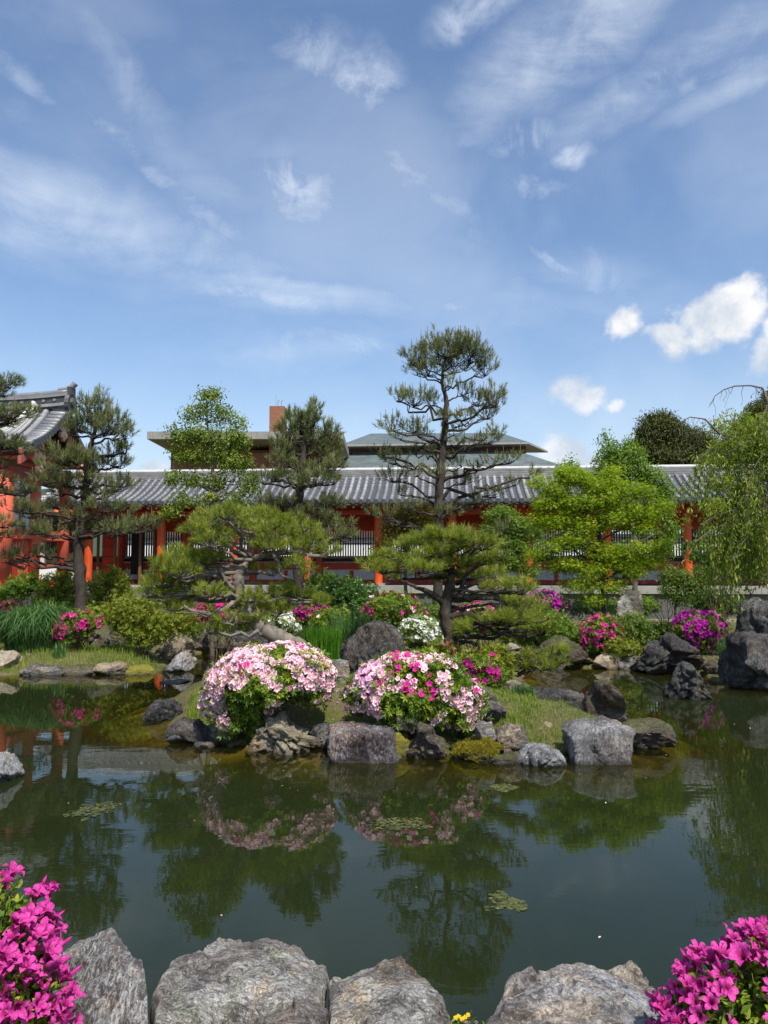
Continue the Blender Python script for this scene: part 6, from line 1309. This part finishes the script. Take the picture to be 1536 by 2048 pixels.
# the two big pink azaleas at the front of the island: every flower is its own part
def big_azalea(label, D, blobs, n_cl, flw, seed, leafmat='leaf_azalea', density=None, extra=0):
    T = shrub('azalea_bush', label, D, blobs, leafmat, n_cl, .052, per=8, cat='azalea', sig=.04, shell=.72, limbs=40, base=np.array([*pt(blobs[0][0], 1460, D)[:2], .35]))
    variants = {}
    for mat, cnt in flw:
        variants.setdefault(mat, [fl_mesh('flower', mat, detail=0, seed=seed + i, width=.46, depth=.45) for i in range(3)])
    P, d, C = blob_points(blobs, D, 26000, .985, .8); ok = (d[:, 2] > -.75)
    # drop points buried inside another lobe
    s = D / FPX
    for b in blobs:
        c = pt(b[0], b[1], D + (b[4] if len(b) > 4 else 0)); R_ = np.array([b[2] * s, max(b[2], b[3]) * s * .8, b[3] * s]); ok &= (((P - c) / R_) ** 2).sum(1) > .93
    P, d = P[ok], d[ok]; px = 768 + FPX * (P[:, 0] / (P @ FWD - CAMZ * FWD[2])); rel = P - np.array([0, 0, CAMZ]); py = 1024 - FPX * (rel @ UP) / (rel @ FWD); px = 768 + FPX * rel[:, 0] / (rel @ FWD)
    taken = []; r = np.random.RandomState(seed); front = d[:, 1] < .35
    if not front.all():
        # flowers on the far side and in between, past the number kept as single parts
        gx = Geo(); e = [i for i in r.permutation(len(P)) if density(px[i], py[i], noise.noise(Vector(P[i]) * 3.2 + Vector((seed, 0, 0))), 'petal_pale', P[i])][:extra]
        X, Y, Z = frames(d[e] + r.normal(0, .3, (len(e), 3))); bake(gx, F_SIMPLE, P[e] + d[e] * r.uniform(.0, .04, (len(e), 1)), X, Y, Z, .034 * r.uniform(.8, 1.2, len(e)), r.uniform(.02, 1, len(e))); T.part('blossoms', gx, 'petal_pale', kind='stuff')
    P, d, px, py = P[front], d[front], px[front], py[front]
    for mat, cnt in flw:
        k = 0
        for i in r.permutation(len(P)):
            if k >= cnt: break
            p = P[i]; v = noise.noise(Vector(p) * 3.2 + Vector((seed, 0, 0)))
            if not density(px[i], py[i], v, mat, p): continue
            if taken and np.min(((np.array(taken) - p) ** 2).sum(1)) < .030 ** 2: continue
            taken.append(p); N = Vector(d[i]) + Vector(r.normal(0, .30, 3)) + Vector((0, -.15, .15)); N.normalize(); X = N.cross(Vector(r.normal(0, 1, 3))).normalized(); Y = N.cross(X)
            sc = .035 * r.uniform(.8, 1.2); m3 = Matrix((X, Y, N)).transposed().to_4x4() @ Matrix.Scale(sc, 4)
            q = Vector(p) + Vector(d[i]) * r.uniform(.015, .06); T.inst('flower', variants[mat][r.randint(3)], Matrix.Translation(q) @ m3); k += 1
    return T
L_bl = [(530, 1345, 92, 44, .1), (472, 1368, 56, 36), (598, 1348, 60, 42), (444, 1392, 34, 28), (570, 1328, 74, 36, .25), (622, 1370, 38, 34), (520, 1372, 80, 34, -.05), (500, 1412, 46, 34), (476, 1438, 34, 28, -.05), (426, 1410, 18, 22), (648, 1352, 18, 24), (500, 1325, 40, 24, .2)]
def densL(x, y, v, mat, p):
    if mat == 'petal_hot': return math.hypot(x - 492, (y - 1338)) < 12 or math.hypot(x - 598, (y - 1302)) < 10 or math.hypot(x - 648, y - 1308) < 9
    hole = ((x - 492) / 40) ** 2 + ((y - 1395) / 50) ** 2 < 1 or ((x - 560) / 18) ** 2 + ((y - 1310) / 14) ** 2 < 1 or ((x - 575) / 26) ** 2 + ((y - 1362) / 10) ** 2 < 1
    if hole and v < .25: return False
    if y > 1425: return x < 460 and y < 1455 or (x > 545 and v > 0 and y < 1440)
    if x > 505 and y > 1378: return v > .05
    return v > -.50
TL = big_azalea('big dome-shaped azalea covered with pale pink flowers, left one at the front of the island', 8.75, L_bl, 950, [('petal_hot', 16), ('petal_pale', 280)], 3, density=densL, extra=3000)
R_bl = [(815, 1365, 90, 48, .1), (765, 1372, 56, 38), (880, 1368, 58, 44), (732, 1388, 34, 30), (918, 1398, 40, 36), (810, 1400, 76, 34, -.05), (875, 1418, 52, 28), (920, 1432, 34, 22), (800, 1432, 46, 22), (840, 1340, 66, 28, .2), (790, 1335, 34, 22, .2), (948, 1412, 18, 18), (712, 1398, 16, 24)]
hotc = [(800, 1320, 20), (830, 1325, 18), (815, 1340, 14), (790, 1345, 10), (762, 1372, 14), (825, 1382, 20), (855, 1384, 14), (738, 1398, 9), (860, 1360, 8), (946, 1378, 8)]
def densR(x, y, v, mat, p):
    if mat == 'petal_hot': return any(math.hypot(x - a, y - b) < r_ for a, b, r_ in hotc)
    if mat == 'petal_lilac': return x < 745 and y < 1425 or (x < 765 and y < 1350)
    if ((x - 830) / 70) ** 2 + ((y - 1405) / 28) ** 2 < 1: return v > .22
    if ((x - 880) / 40) ** 2 + ((y - 1365) / 36) ** 2 < 1: return v > .32
    if x < 790 and y > 1430: return False
    return v > -.12
TR_ = big_azalea('big azalea with mixed pale and hot pink flowers, right one at the island front', 8.6, R_bl, 980, [('petal_hot', 62), ('petal_lilac', 70), ('petal_pale', 164)], 8, 'leaf_azalea', density=densR, extra=1500)

# ---- grasses, reeds, ground cover
def blades(P, L, wid, lean=.3, rnd=None, tw=.25, droop=.25):
    n = len(P); a = rs.uniform(0, 2 * math.pi, n); dirv = np.stack([np.cos(a), np.sin(a), 0 * a], -1) * (lean * rs.uniform(.1, 1.2, n))[:, None]; L = np.broadcast_to(L, (n,)) * rs.uniform(.6, 1.2, n)
    side = np.stack([-np.sin(a + rs.normal(0, .8, n)), np.cos(a), 0 * a], -1) * wid / 2; up = np.array([0, 0, 1.0])
    p1 = P + (up * .55 + dirv * .35) * L[:, None]; p2 = P + (up * (1 - droop * .5) + dirv * 1.1) * L[:, None] - up * (np.linalg.norm(dirv, axis=1) * L * droop)[:, None]
    V = np.stack([P - side, P + side, p1 - side * .8, p1 + side * .8, p2], 1).reshape(-1, 3); k = np.arange(n)[:, None] * 5
    r = np.repeat(np.clip(rs.normal(.5, .22, n), .01, 1), 5); return V, np.concatenate([k + 2, k + 3, k + 4], 1), np.concatenate([k, k + 1, k + 3, k + 2], 1), r
def on_ground(x, y): return np.stack([x, y, height(x, y)], -1)
def scatter_px(n, poly, z=.25):       # points inside a region of the ground given by its outline
    W = np.array([on(px, py, z)[:2] for px, py in poly]); lo, hi = W.min(0), W.max(0); out = []
    while sum(map(len, out)) < n:
        q = rs.uniform(lo, hi, (n * 2, 2)); out.append(q[poly_sd(q[:, 0], q[:, 1], W) > 0])
    q = np.concatenate(out)[:n]; return on_ground(q[:, 0], q[:, 1])
def grass(name, label, n, poly, L, wid, mat, z=.25, cat='grass', kind='stuff', lean=.3, droop=.25, clump=0, group=None):
    P = scatter_px(n, poly, z)
    if clump: c = P[rs.randint(0, clump, n)]; P = c + rs.normal(0, .05, (n, 3)) * [1, 1, 0]; P[:, 2] = height(P[:, 0], P[:, 1])
    K = P[:, 2] > -.03; P = P[K] if K.any() else P[:8]; P[:, 2] -= .01
    V, T, Q, r = blades(P, L, wid, lean, droop=droop); g = Geo(); g.add(V, T, Q, r); return single(name, g, mat, label, cat, group, kind)
grass('grass', 'short green lawn grass on the left peninsula', 26000, [(-60, 1346), (-60, 1268), (120, 1262), (260, 1292), (330, 1330), (325, 1343), (100, 1346)], .07, .008, 'grass', .18)
grass('grass', 'taller fringe grass along the left shore', 5200, [(-60, 1346), (-60, 1330), (200, 1300), (310, 1320), (330, 1345), (100, 1348)], .16, .008, 'grass', .12)
grass('grass', 'dry and green grass on the right slope of the island', 26000, [(930, 1510), (1160, 1512), (1300, 1478), (1250, 1432), (1180, 1402), (1100, 1378), (1060, 1356), (985, 1350), (900, 1340), (940, 1440)], .05, .005, 'grass', .3)
grass('grass', 'pale dry grass on the right slope of the island', 9000, [(960, 1490), (1150, 1490), (1220, 1450), (1150, 1400), (1080, 1375), (1000, 1400)], .05, .005, 'dry_grass', .3)
grass('grass', 'taller tufts of grass standing out of the right slope of the island', 3600, [(930, 1505), (1150, 1505), (1250, 1470), (1130, 1400), (1050, 1375), (960, 1400)], .11, .007, 'grass', .3, clump=70, lean=.45)
grass('grass', 'yellowish tufts along the water edge of the island', 2600, [(900, 1522), (1140, 1522), (1135, 1500), (900, 1500)], .10, .007, 'grass', .08, clump=60, lean=.5)
grass('grass', 'thin grass over the rest of the island', 9000, [(330, 1460), (480, 1480), (660, 1492), (900, 1495), (1080, 1375), (1000, 1355), (800, 1335), (600, 1350), (400, 1400)], .05, .006, 'grass', .3)
grass('grass', 'tuft of bright grass on the left end of the island', 1300, [(370, 1420), (420, 1430), (430, 1400), (385, 1396)], .13, .006, 'grass', .2)
grass('grass', 'grass hanging below the left pink azalea', 1700, [(560, 1450), (645, 1455), (650, 1435), (570, 1430)], .13, .007, 'reed', .35, droop=.7, lean=.7)
grass('grass', 'thin grass and moss on the far right bank', 9000, [(1080, 1330), (1460, 1345), (1560, 1330), (1560, 1239), (1080, 1239)], .06, .008, 'grass', .25)
grass('grass', 'dry weeds and grass below the platform on the left', 5500, [(-60, 1264), (560, 1264), (560, 1241), (-60, 1241)], .62, .011, 'dry_grass', .25, lean=.35)
grass('grass', 'green weeds below the platform on the left', 7500, [(-60, 1282), (560, 1275), (560, 1243), (-60, 1243)], .48, .016, 'grass', .25, lean=.4)
grass('grass', 'low green plants on the middle of the far bank', 8000, [(400, 1300), (1080, 1300), (1080, 1242), (400, 1242)], .26, .014, 'grass', .25)
def clumpy(name, label, D, cx, rx, ybase, n, L, wid, mat, cat, lean, droop, zbase=None):
    c = pt(cx, ybase, D); s = D / FPX; a = rs.uniform(0, 6.28, n); r = np.sqrt(rs.rand(n)); x = c[0] + np.cos(a) * r * rx * s; y = D + np.sin(a) * r * rx * s * .5; P = on_ground(x, y) if zbase is None else np.stack([x, y, np.full(n, zbase)], -1)
    V, T, Q, rr = blades(P, L, wid, lean, droop=droop); g = Geo(); g.add(V, T, Q, rr); return single(name, g, mat, label, cat)
grass('grass', 'tall weeds in front of the left end of the platform', 3600, [(-60, 1275), (130, 1275), (260, 1262), (260, 1246), (-60, 1246)], .75, .016, 'grass', .25, lean=.3)
clumpy('grass_clump', 'big dark green clump of arching grass on the left bank', 15.6, 64, 50, 1290, 3200, 1.35, .018, 'sedge', 'grass clump', .6, .6)
clumpy('reed_clump', 'tall fresh green reeds standing between the curved pine and the boulder', 12.6, 640, 44, 1335, 1500, .62, .013, 'reed', 'reeds', .16, .1)
clumpy('reed_clump', 'reeds with fine pale blades just behind the standing boulder', 13.6, 700, 40, 1300, 700, .8, .012, 'sedge', 'reeds', .2, .1)
clumpy('iris_clump', 'small dark green clump of upright blades on the right slope of the island', 10.2, 1046, 24, 1410, 240, .20, .012, 'sedge', 'iris clump', .3, .2)
clumpy('iris_clump', 'upright blades beside the ball-shaped magenta azalea', 14.6, 1452, 14, 1310, 120, .5, .014, 'sedge', 'iris clump', .2, .1)
clumpy('iris_clump', 'small clump of blades at the left of the magenta azalea by the dome-shaped rock', 15.0, 120, 12, 1280, 120, .3, .014, 'sedge', 'iris clump', .3, .2)
def cover(label, poly, n, size, mat, z, up=.05, cat='ground cover'):
    P = scatter_px(n, poly, z); P = P[P[:, 2] > -.02]; P[:, 2] += rs.uniform(0, up, len(P)); N = rs.normal(0, .5, P.shape) + [0, -.2, 1]; X, Y, Z = frames(N); g = Geo(); bake(g, LEAF, P, X, Y, Z, size * rs.uniform(.5, 1.3, len(P)), rs.uniform(.02, 1, len(P)))
    return single('ground_cover', g, mat, label, cat, None, 'stuff')
cover('dark low leaves at the right foot of the right pink azalea', [(880, 1500), (990, 1490), (1000, 1450), (930, 1430), (880, 1460)], 2200, .045, 'cover', .3, .10)
cover('low dark leaves along the foot of the island grass slope', [(985, 1470), (1130, 1490), (1130, 1465), (990, 1445)], 900, .04, 'cover', .25, .06)
cover('dark low leaves between the two pink azaleas', [(620, 1500), (780, 1505), (800, 1450), (640, 1440)], 2400, .045, 'cover', .3, .10)
cover('green low leaves in front of the left pink azalea', [(400, 1490), (620, 1498), (640, 1440), (420, 1430)], 2600, .045, 'cover', .3, .08)
cover('green leaves along the foot of the far bank', [(330, 1300), (1450, 1335), (1450, 1300), (330, 1275)], 6000, .05, 'cover', .2, .12)
cover('mixed low leaves on the bank behind the far rocks', [(-40, 1290), (1100, 1290), (1100, 1242), (-40, 1242)], 14000, .055, 'leaf_olive', .25, .15)
gp = Geo(); q = scatter_px(150, [(960, 1500), (1125, 1490), (1100, 1420), (1000, 1430), (960, 1470)], .3); Vp, Tp = ico(1)
for p in q:
    k_ = rs.uniform(.008, .026); gp.add(Vp * np.array([k_ * rs.uniform(.8, 1.5), k_, k_ * .6]) + p, Tp)
q = scatter_px(240, [(640, 1500), (720, 1500), (705, 1370), (670, 1370)], .4)
for p in q:
    k_ = rs.uniform(.006, .02); gp.add(Vp * np.array([k_ * rs.uniform(.8, 1.5), k_, k_ * .6]) + p, Tp)
single('pebbles', gp, 'stone_beige', 'scattered small pale pebbles in the soil and grass of the island', 'pebbles', None, 'stuff')
# moss cushions on the mossy rock
P = []; mr = [o for o in COL.objects if o.get('label', '').startswith('low rounded rock covered')][0]
V = np.array([v.co for v in mr.data.vertices]); nz = np.array([v.normal for v in mr.data.vertices])[:, 2]; V = V[nz > .15]; q = V[rs.randint(0, len(V), 5200)] + np.array(mr.location) + rs.normal(0, .008, (5200, 3))
g = Geo(); tufts(g, q, np.repeat([[0, -.2, 1.0]], len(q), 0) + rs.normal(0, .3, (len(q), 3)), 5, .028, .005, rnd=rs.uniform(.1, .9, len(q)), shoot=.01); single('moss', g, 'moss_tuft', 'yellow moss cushions growing over the low rock right of the pointed one', 'moss', None, 'stuff')
# hanging iris flowers near the left azalea
# a fallen flower and other small things
ff = Thing('fallen_flower', 'single fallen magenta azalea flower on the pale flat stone at the waterline', 'flower', on(760, 1511, .05)); g = Geo(); Vf, Tf, Qf, TH = star_flower(detail=1, seed=4)
g.add(np.array(Vf) * .036 + on(760, 1508, .05), Tf, Qf, None, TH); ff.part('petals', g, 'petal_purple', True)
# path edging on the far right lawn
g = Geo(); 
pe = Thing('kerb_edging', 'pale stone edging strip in the moss lawn at the right', 'kerb', on(1300, 1243, .28))
xs = np.linspace(1130, 1600, 15)
for i in range(14):
    p0 = on(xs[i] + .8, 1243, .28); p1 = on(xs[i + 1] - .8, 1243, .28); g = Geo(); box(g, (p0[0], p0[1], .1), (p1[0], p1[1] + .14, .34)); pe.part('kerb_stone', g, 'granite')
# mats of algae on the water
def mat_blob(label, pts_, name='algae_patch', n=260):
    W = np.array([on(x, y, .004)[:2] for x, y in pts_]); c = W.mean(0); lo, hi = W.min(0) - .05, W.max(0) + .05; q = rs.uniform(lo, hi, (n * 4, 2)); sd = poly_sd(q[:, 0], q[:, 1], W)
    keep = sd + vnoise(q[:, 0], q[:, 1], 9, 8) * .10 > rs.uniform(-.03, .04, len(q)); q = q[keep][:n]; P = np.stack([q[:, 0], q[:, 1], rs.uniform(.001, .006, len(q))], -1)
    X, Y, Z = frames(rs.normal(0, .06, P.shape) + [0, 0, 1]); g = Geo(); bake(g, ([(-.5, -.3, 0), (.1, -.55, 0), (.6, -.1, 0), (.3, .5, 0), (-.4, .45, 0)], [(0, 1, 2), (0, 2, 3), (0, 3, 4)], []), P, X, Y, Z, .028 * rs.uniform(.4, 1.2, len(P)), rs.uniform(.02, 1, len(P)))
    return single(name, g, 'algae', label, 'algae', None, 'stuff')
mat_blob('small green floating algae mat near the bottom centre of the pond', [(985, 1790), (1000, 1782), (1018, 1795), (1040, 1806), (1030, 1818), (998, 1820), (984, 1808)])
mat_blob('long thin floating algae mat in the left part of the pond', [(138, 1628), (170, 1612), (215, 1606), (232, 1608), (205, 1625), (175, 1640), (160, 1648), (165, 1634)])
mat_blob('brownish floating algae mat below the right pink azalea', [(748, 1640), (790, 1632), (845, 1640), (850, 1652), (800, 1660), (755, 1655)])
mat_blob('tiny floating algae mat in front of the island', [(985, 1573), (1005, 1568), (1028, 1574), (1022, 1584), (998, 1585)])

# fallen petals and leaf scraps drifting on the pond
q = rs.uniform([-5.5, 3.6], [5.5, 13], (900, 2)); dd_ = np.minimum(poly_sd(q[:, 0], q[:, 1], pond), -poly_sd(q[:, 0], q[:, 1], isle)); w_ = vnoise(q[:, 0], q[:, 1], .8, 21) + .5
q = q[(dd_ > .05) & (rs.rand(900) < np.where(dd_ < .5, .5, .16) * w_ * 1.4)]
for nm, mt, lb, sl in (('floating_petals', 'petal_pale', 'scattered pale pink petals floating on the pond near the island', slice(0, None, 3)), ('floating_leaves', 'candle', 'small dry leaf scraps and needles floating on the pond', slice(1, None, 3))):
    P = np.concatenate([q[sl], np.full((len(q[sl]), 1), .004)], 1); X, Y, Z = frames(rs.normal(0, .08, P.shape) + [0, 0, 1]); g = Geo(); bake(g, LEAF, P, X, Y, Z, .024 * rs.uniform(.6, 1.3, len(P)), rs.uniform(.02, 1, len(P)), ); single(nm, g, mt, lb, 'debris', None, 'stuff')
# loose gravel on the near bank
gp = Geo(); q = rs.uniform([-1.3, 2.45], [.35, 3.0], (1500, 2)); Vp, Tp = ico(1)
for x_, y_ in q:
    k_ = rs.uniform(.003, .011); gp.add(Vp * np.array([k_ * rs.uniform(.8, 1.5), k_, k_ * .7]) + [x_, y_, .300 + rs.uniform(0, .006)], Tp)
single('gravel', gp, 'stone_beige', 'fine pale gravel packed between the stones of the near bank', 'gravel', None, 'stuff')
# ---- foreground azaleas
def near_bush(label, lobes, D, nfl, nleaf, seed, xlim, thr=-.22):
    r = np.random.RandomState(seed); s = D / FPX; c0 = pt(lobes[0][0], lobes[0][1], D); T = Thing('azalea_bush', label, 'azalea', (c0[0], c0[1], .28), 'azaleas on the near bank')
    fm = [fl_mesh('flower', 'petal_near', detail=1, seed=seed * 7 + i, width=.40, depth=[1.25, 1.0, .8, 1.6][i % 4]) for i in range(8)]
    lm = []
    for i in range(4):
        g = Geo(); V = []; Q = []
        w = [.0, .13, .19, .16, .0]
        for k in range(5):
            y = k / 4; z = -.25 * y * y + .05 * math.sin(i + y * 3); V += [(-w[k], y, z + .05), (0, y, z), (w[k], y, z + .05)]
        for k in range(4): Q += [(3 * k, 3 * k + 1, 3 * k + 4, 3 * k + 3), (3 * k + 1, 3 * k + 2, 3 * k + 5, 3 * k + 4)]
        g.add(V, quads=Q); lm.append(g.mesh('leaf', 'leaf_azalea_near', smooth=True))
    g = Geo(); tube(g, [(0, 0, 0), (0, 0, .35), (0, 0, .75), (0, 0, 1.0)], [.05, .13, .10, .005], 7, rnd=.3); bud = g.mesh('bud', 'petal_near', smooth=True)
    gi = Geo(); gt = Geo()
    P, d, C = blob_points(lobes, D, 9000, .97, .8)
    ok = (d[:, 1] < .45) & (d[:, 2] > -.6)
    for b in lobes:
        c = pt(b[0], b[1], D + (b[4] if len(b) > 4 else 0)); R_ = np.array([b[2] * s, max(b[2], b[3]) * s * .8, b[3] * s]); ok &= (((P - c) / R_) ** 2).sum(1) > .93
    rel = P - np.array([0, 0, CAMZ]); px = 768 + FPX * rel[:, 0] / (rel @ FWD); py = 1024 - FPX * (rel @ UP) / (rel @ FWD); ok &= (px > xlim[0]) & (px < xlim[1]) & (py < 2110)
    P, d = P[ok], d[ok]; taken = []
    def mat4(p, N, up=None, sc=1.0, alongY=False):
        N = Vector(N).normalized(); X = N.cross(Vector(r.normal(0, 1, 3))).normalized(); Y = N.cross(X)
        if alongY: return Matrix.Translation(Vector(p)) @ Matrix((Y, N, -X)).transposed().to_4x4() @ Matrix.Scale(sc, 4)
        return Matrix.Translation(Vector(p)) @ Matrix((X, Y, N)).transposed().to_4x4() @ Matrix.Scale(sc, 4)
    k = 0
    for i in range(len(P)):
        if k >= nfl: break
        if taken and np.min(((np.array(taken) - P[i]) ** 2).sum(1)) < .031 ** 2: continue
        if noise.noise(Vector(P[i]) * 7 + Vector((seed * 3.3, 0, 0))) < thr: continue
        taken.append(P[i]); k += 1
        for q in range(1 if r.rand() < .6 else 2):
            N = Vector(d[i]) * .65 + Vector(r.normal(0, .5, 3)) + Vector((0, -.02, .5)); T.inst('flower', fm[r.randint(8)], mat4(P[i] + r.normal(0, .010, 3), N, sc=.031 * r.uniform(.7, 1.25)))
        if r.rand() < .35: T.inst('bud', bud, mat4(P[i] + r.normal(0, .012, 3), Vector(d[i]) + Vector(r.normal(0, .3, 3)) + Vector((0, 0, .5)), sc=.055 * r.uniform(.7, 1.1)))
    idx = r.permutation(len(P)); k = 0
    for i in idx:
        if k >= nleaf: break
        m = r.randint(3, 6)
        for q in range(m):
            N = Vector(d[i]) * .5 + Vector(r.normal(0, .6, 3)) + Vector((0, 0, .2)); T.inst('leaf', lm[r.randint(4)], mat4(P[i] - d[i] * .006, N, sc=.034 * r.uniform(.6, 1.15), alongY=True)); k += 1
        W = wiggle(P[i] - d[i] * .15, P[i], 4, .05); tube(gt, W, [.004, .0035, .003, .002], 4, cap=False)
    # inner leaves, too many to pick apart
    P2, d2, _ = blob_points(lobes, D, 5200, .55, .8); P2 = P2 - d2 * .03; X, Y, Z = frames(d2 + rs.normal(0, .6, d2.shape)); bake(gi, LEAF, P2, X, Y, Z, .042 * rs.uniform(.6, 1.2, len(P2)), rs.uniform(.05, .9, len(P2)))
    T.part('inner_leaves', gi, 'leaf_azalea', kind='stuff'); T.part('twigs', gt, 'twig', True); return T
near_bush('vivid magenta azalea with large flowers in the bottom left corner', [(-30, 1950, 130, 165), (30, 2010, 85, 120), (60, 2060, 66, 90), (-60, 1900, 110, 130), (20, 1900, 50, 70)], 2.55, 240, 420, 3, (-40, 190), thr=-.30)
near_bush('vivid magenta azalea with large flowers in the bottom right corner', [(1500, 2060, 150, 130), (1430, 2060, 90, 95), (1560, 1990, 120, 110), (1380, 2090, 50, 60), (1490, 1960, 60, 50)], 2.6, 200, 360, 6, (1290, 1580))
# little yellow flowers in the gap between the stones
yf = Thing('yellow_flower_plant', 'small plant with tiny yellow flowers in the gap between two front stones', 'plant', on(925, 2048, .2)); g = Geo(); gf = Geo(); c = on(925, 2046, .22)
q = c + rs.normal(0, .03, (70, 3)) * [1, .6, .5]; X, Y, Z = frames(rs.normal(0, .5, q.shape) + [0, 0, 1]); bake(g, LEAF, q, X, Y, Z, .022 * rs.uniform(.6, 1.2, 70), rs.uniform(.2, .9, 70)); yf.part('leaves', g, 'leaf_fresh', kind='stuff')
gs = Geo()
for (x, y) in ((917, 2034), (930, 2036), (936, 2031), (924, 2040), (911, 2037)):
    p = on(x, y, .27); tube(gs, [c + [0, 0, -.06], p], [.0015, .001], 4); gq = Geo(); bake(gq, F_SIMPLE, p[None], *[a_ for a_ in frames(np.array([[.1, -.5, 1.0]]))], .010, np.array([.5])); yf.part('flower', gq, 'petal_yellow')
yf.part('stems', gs, 'leaf_fresh')
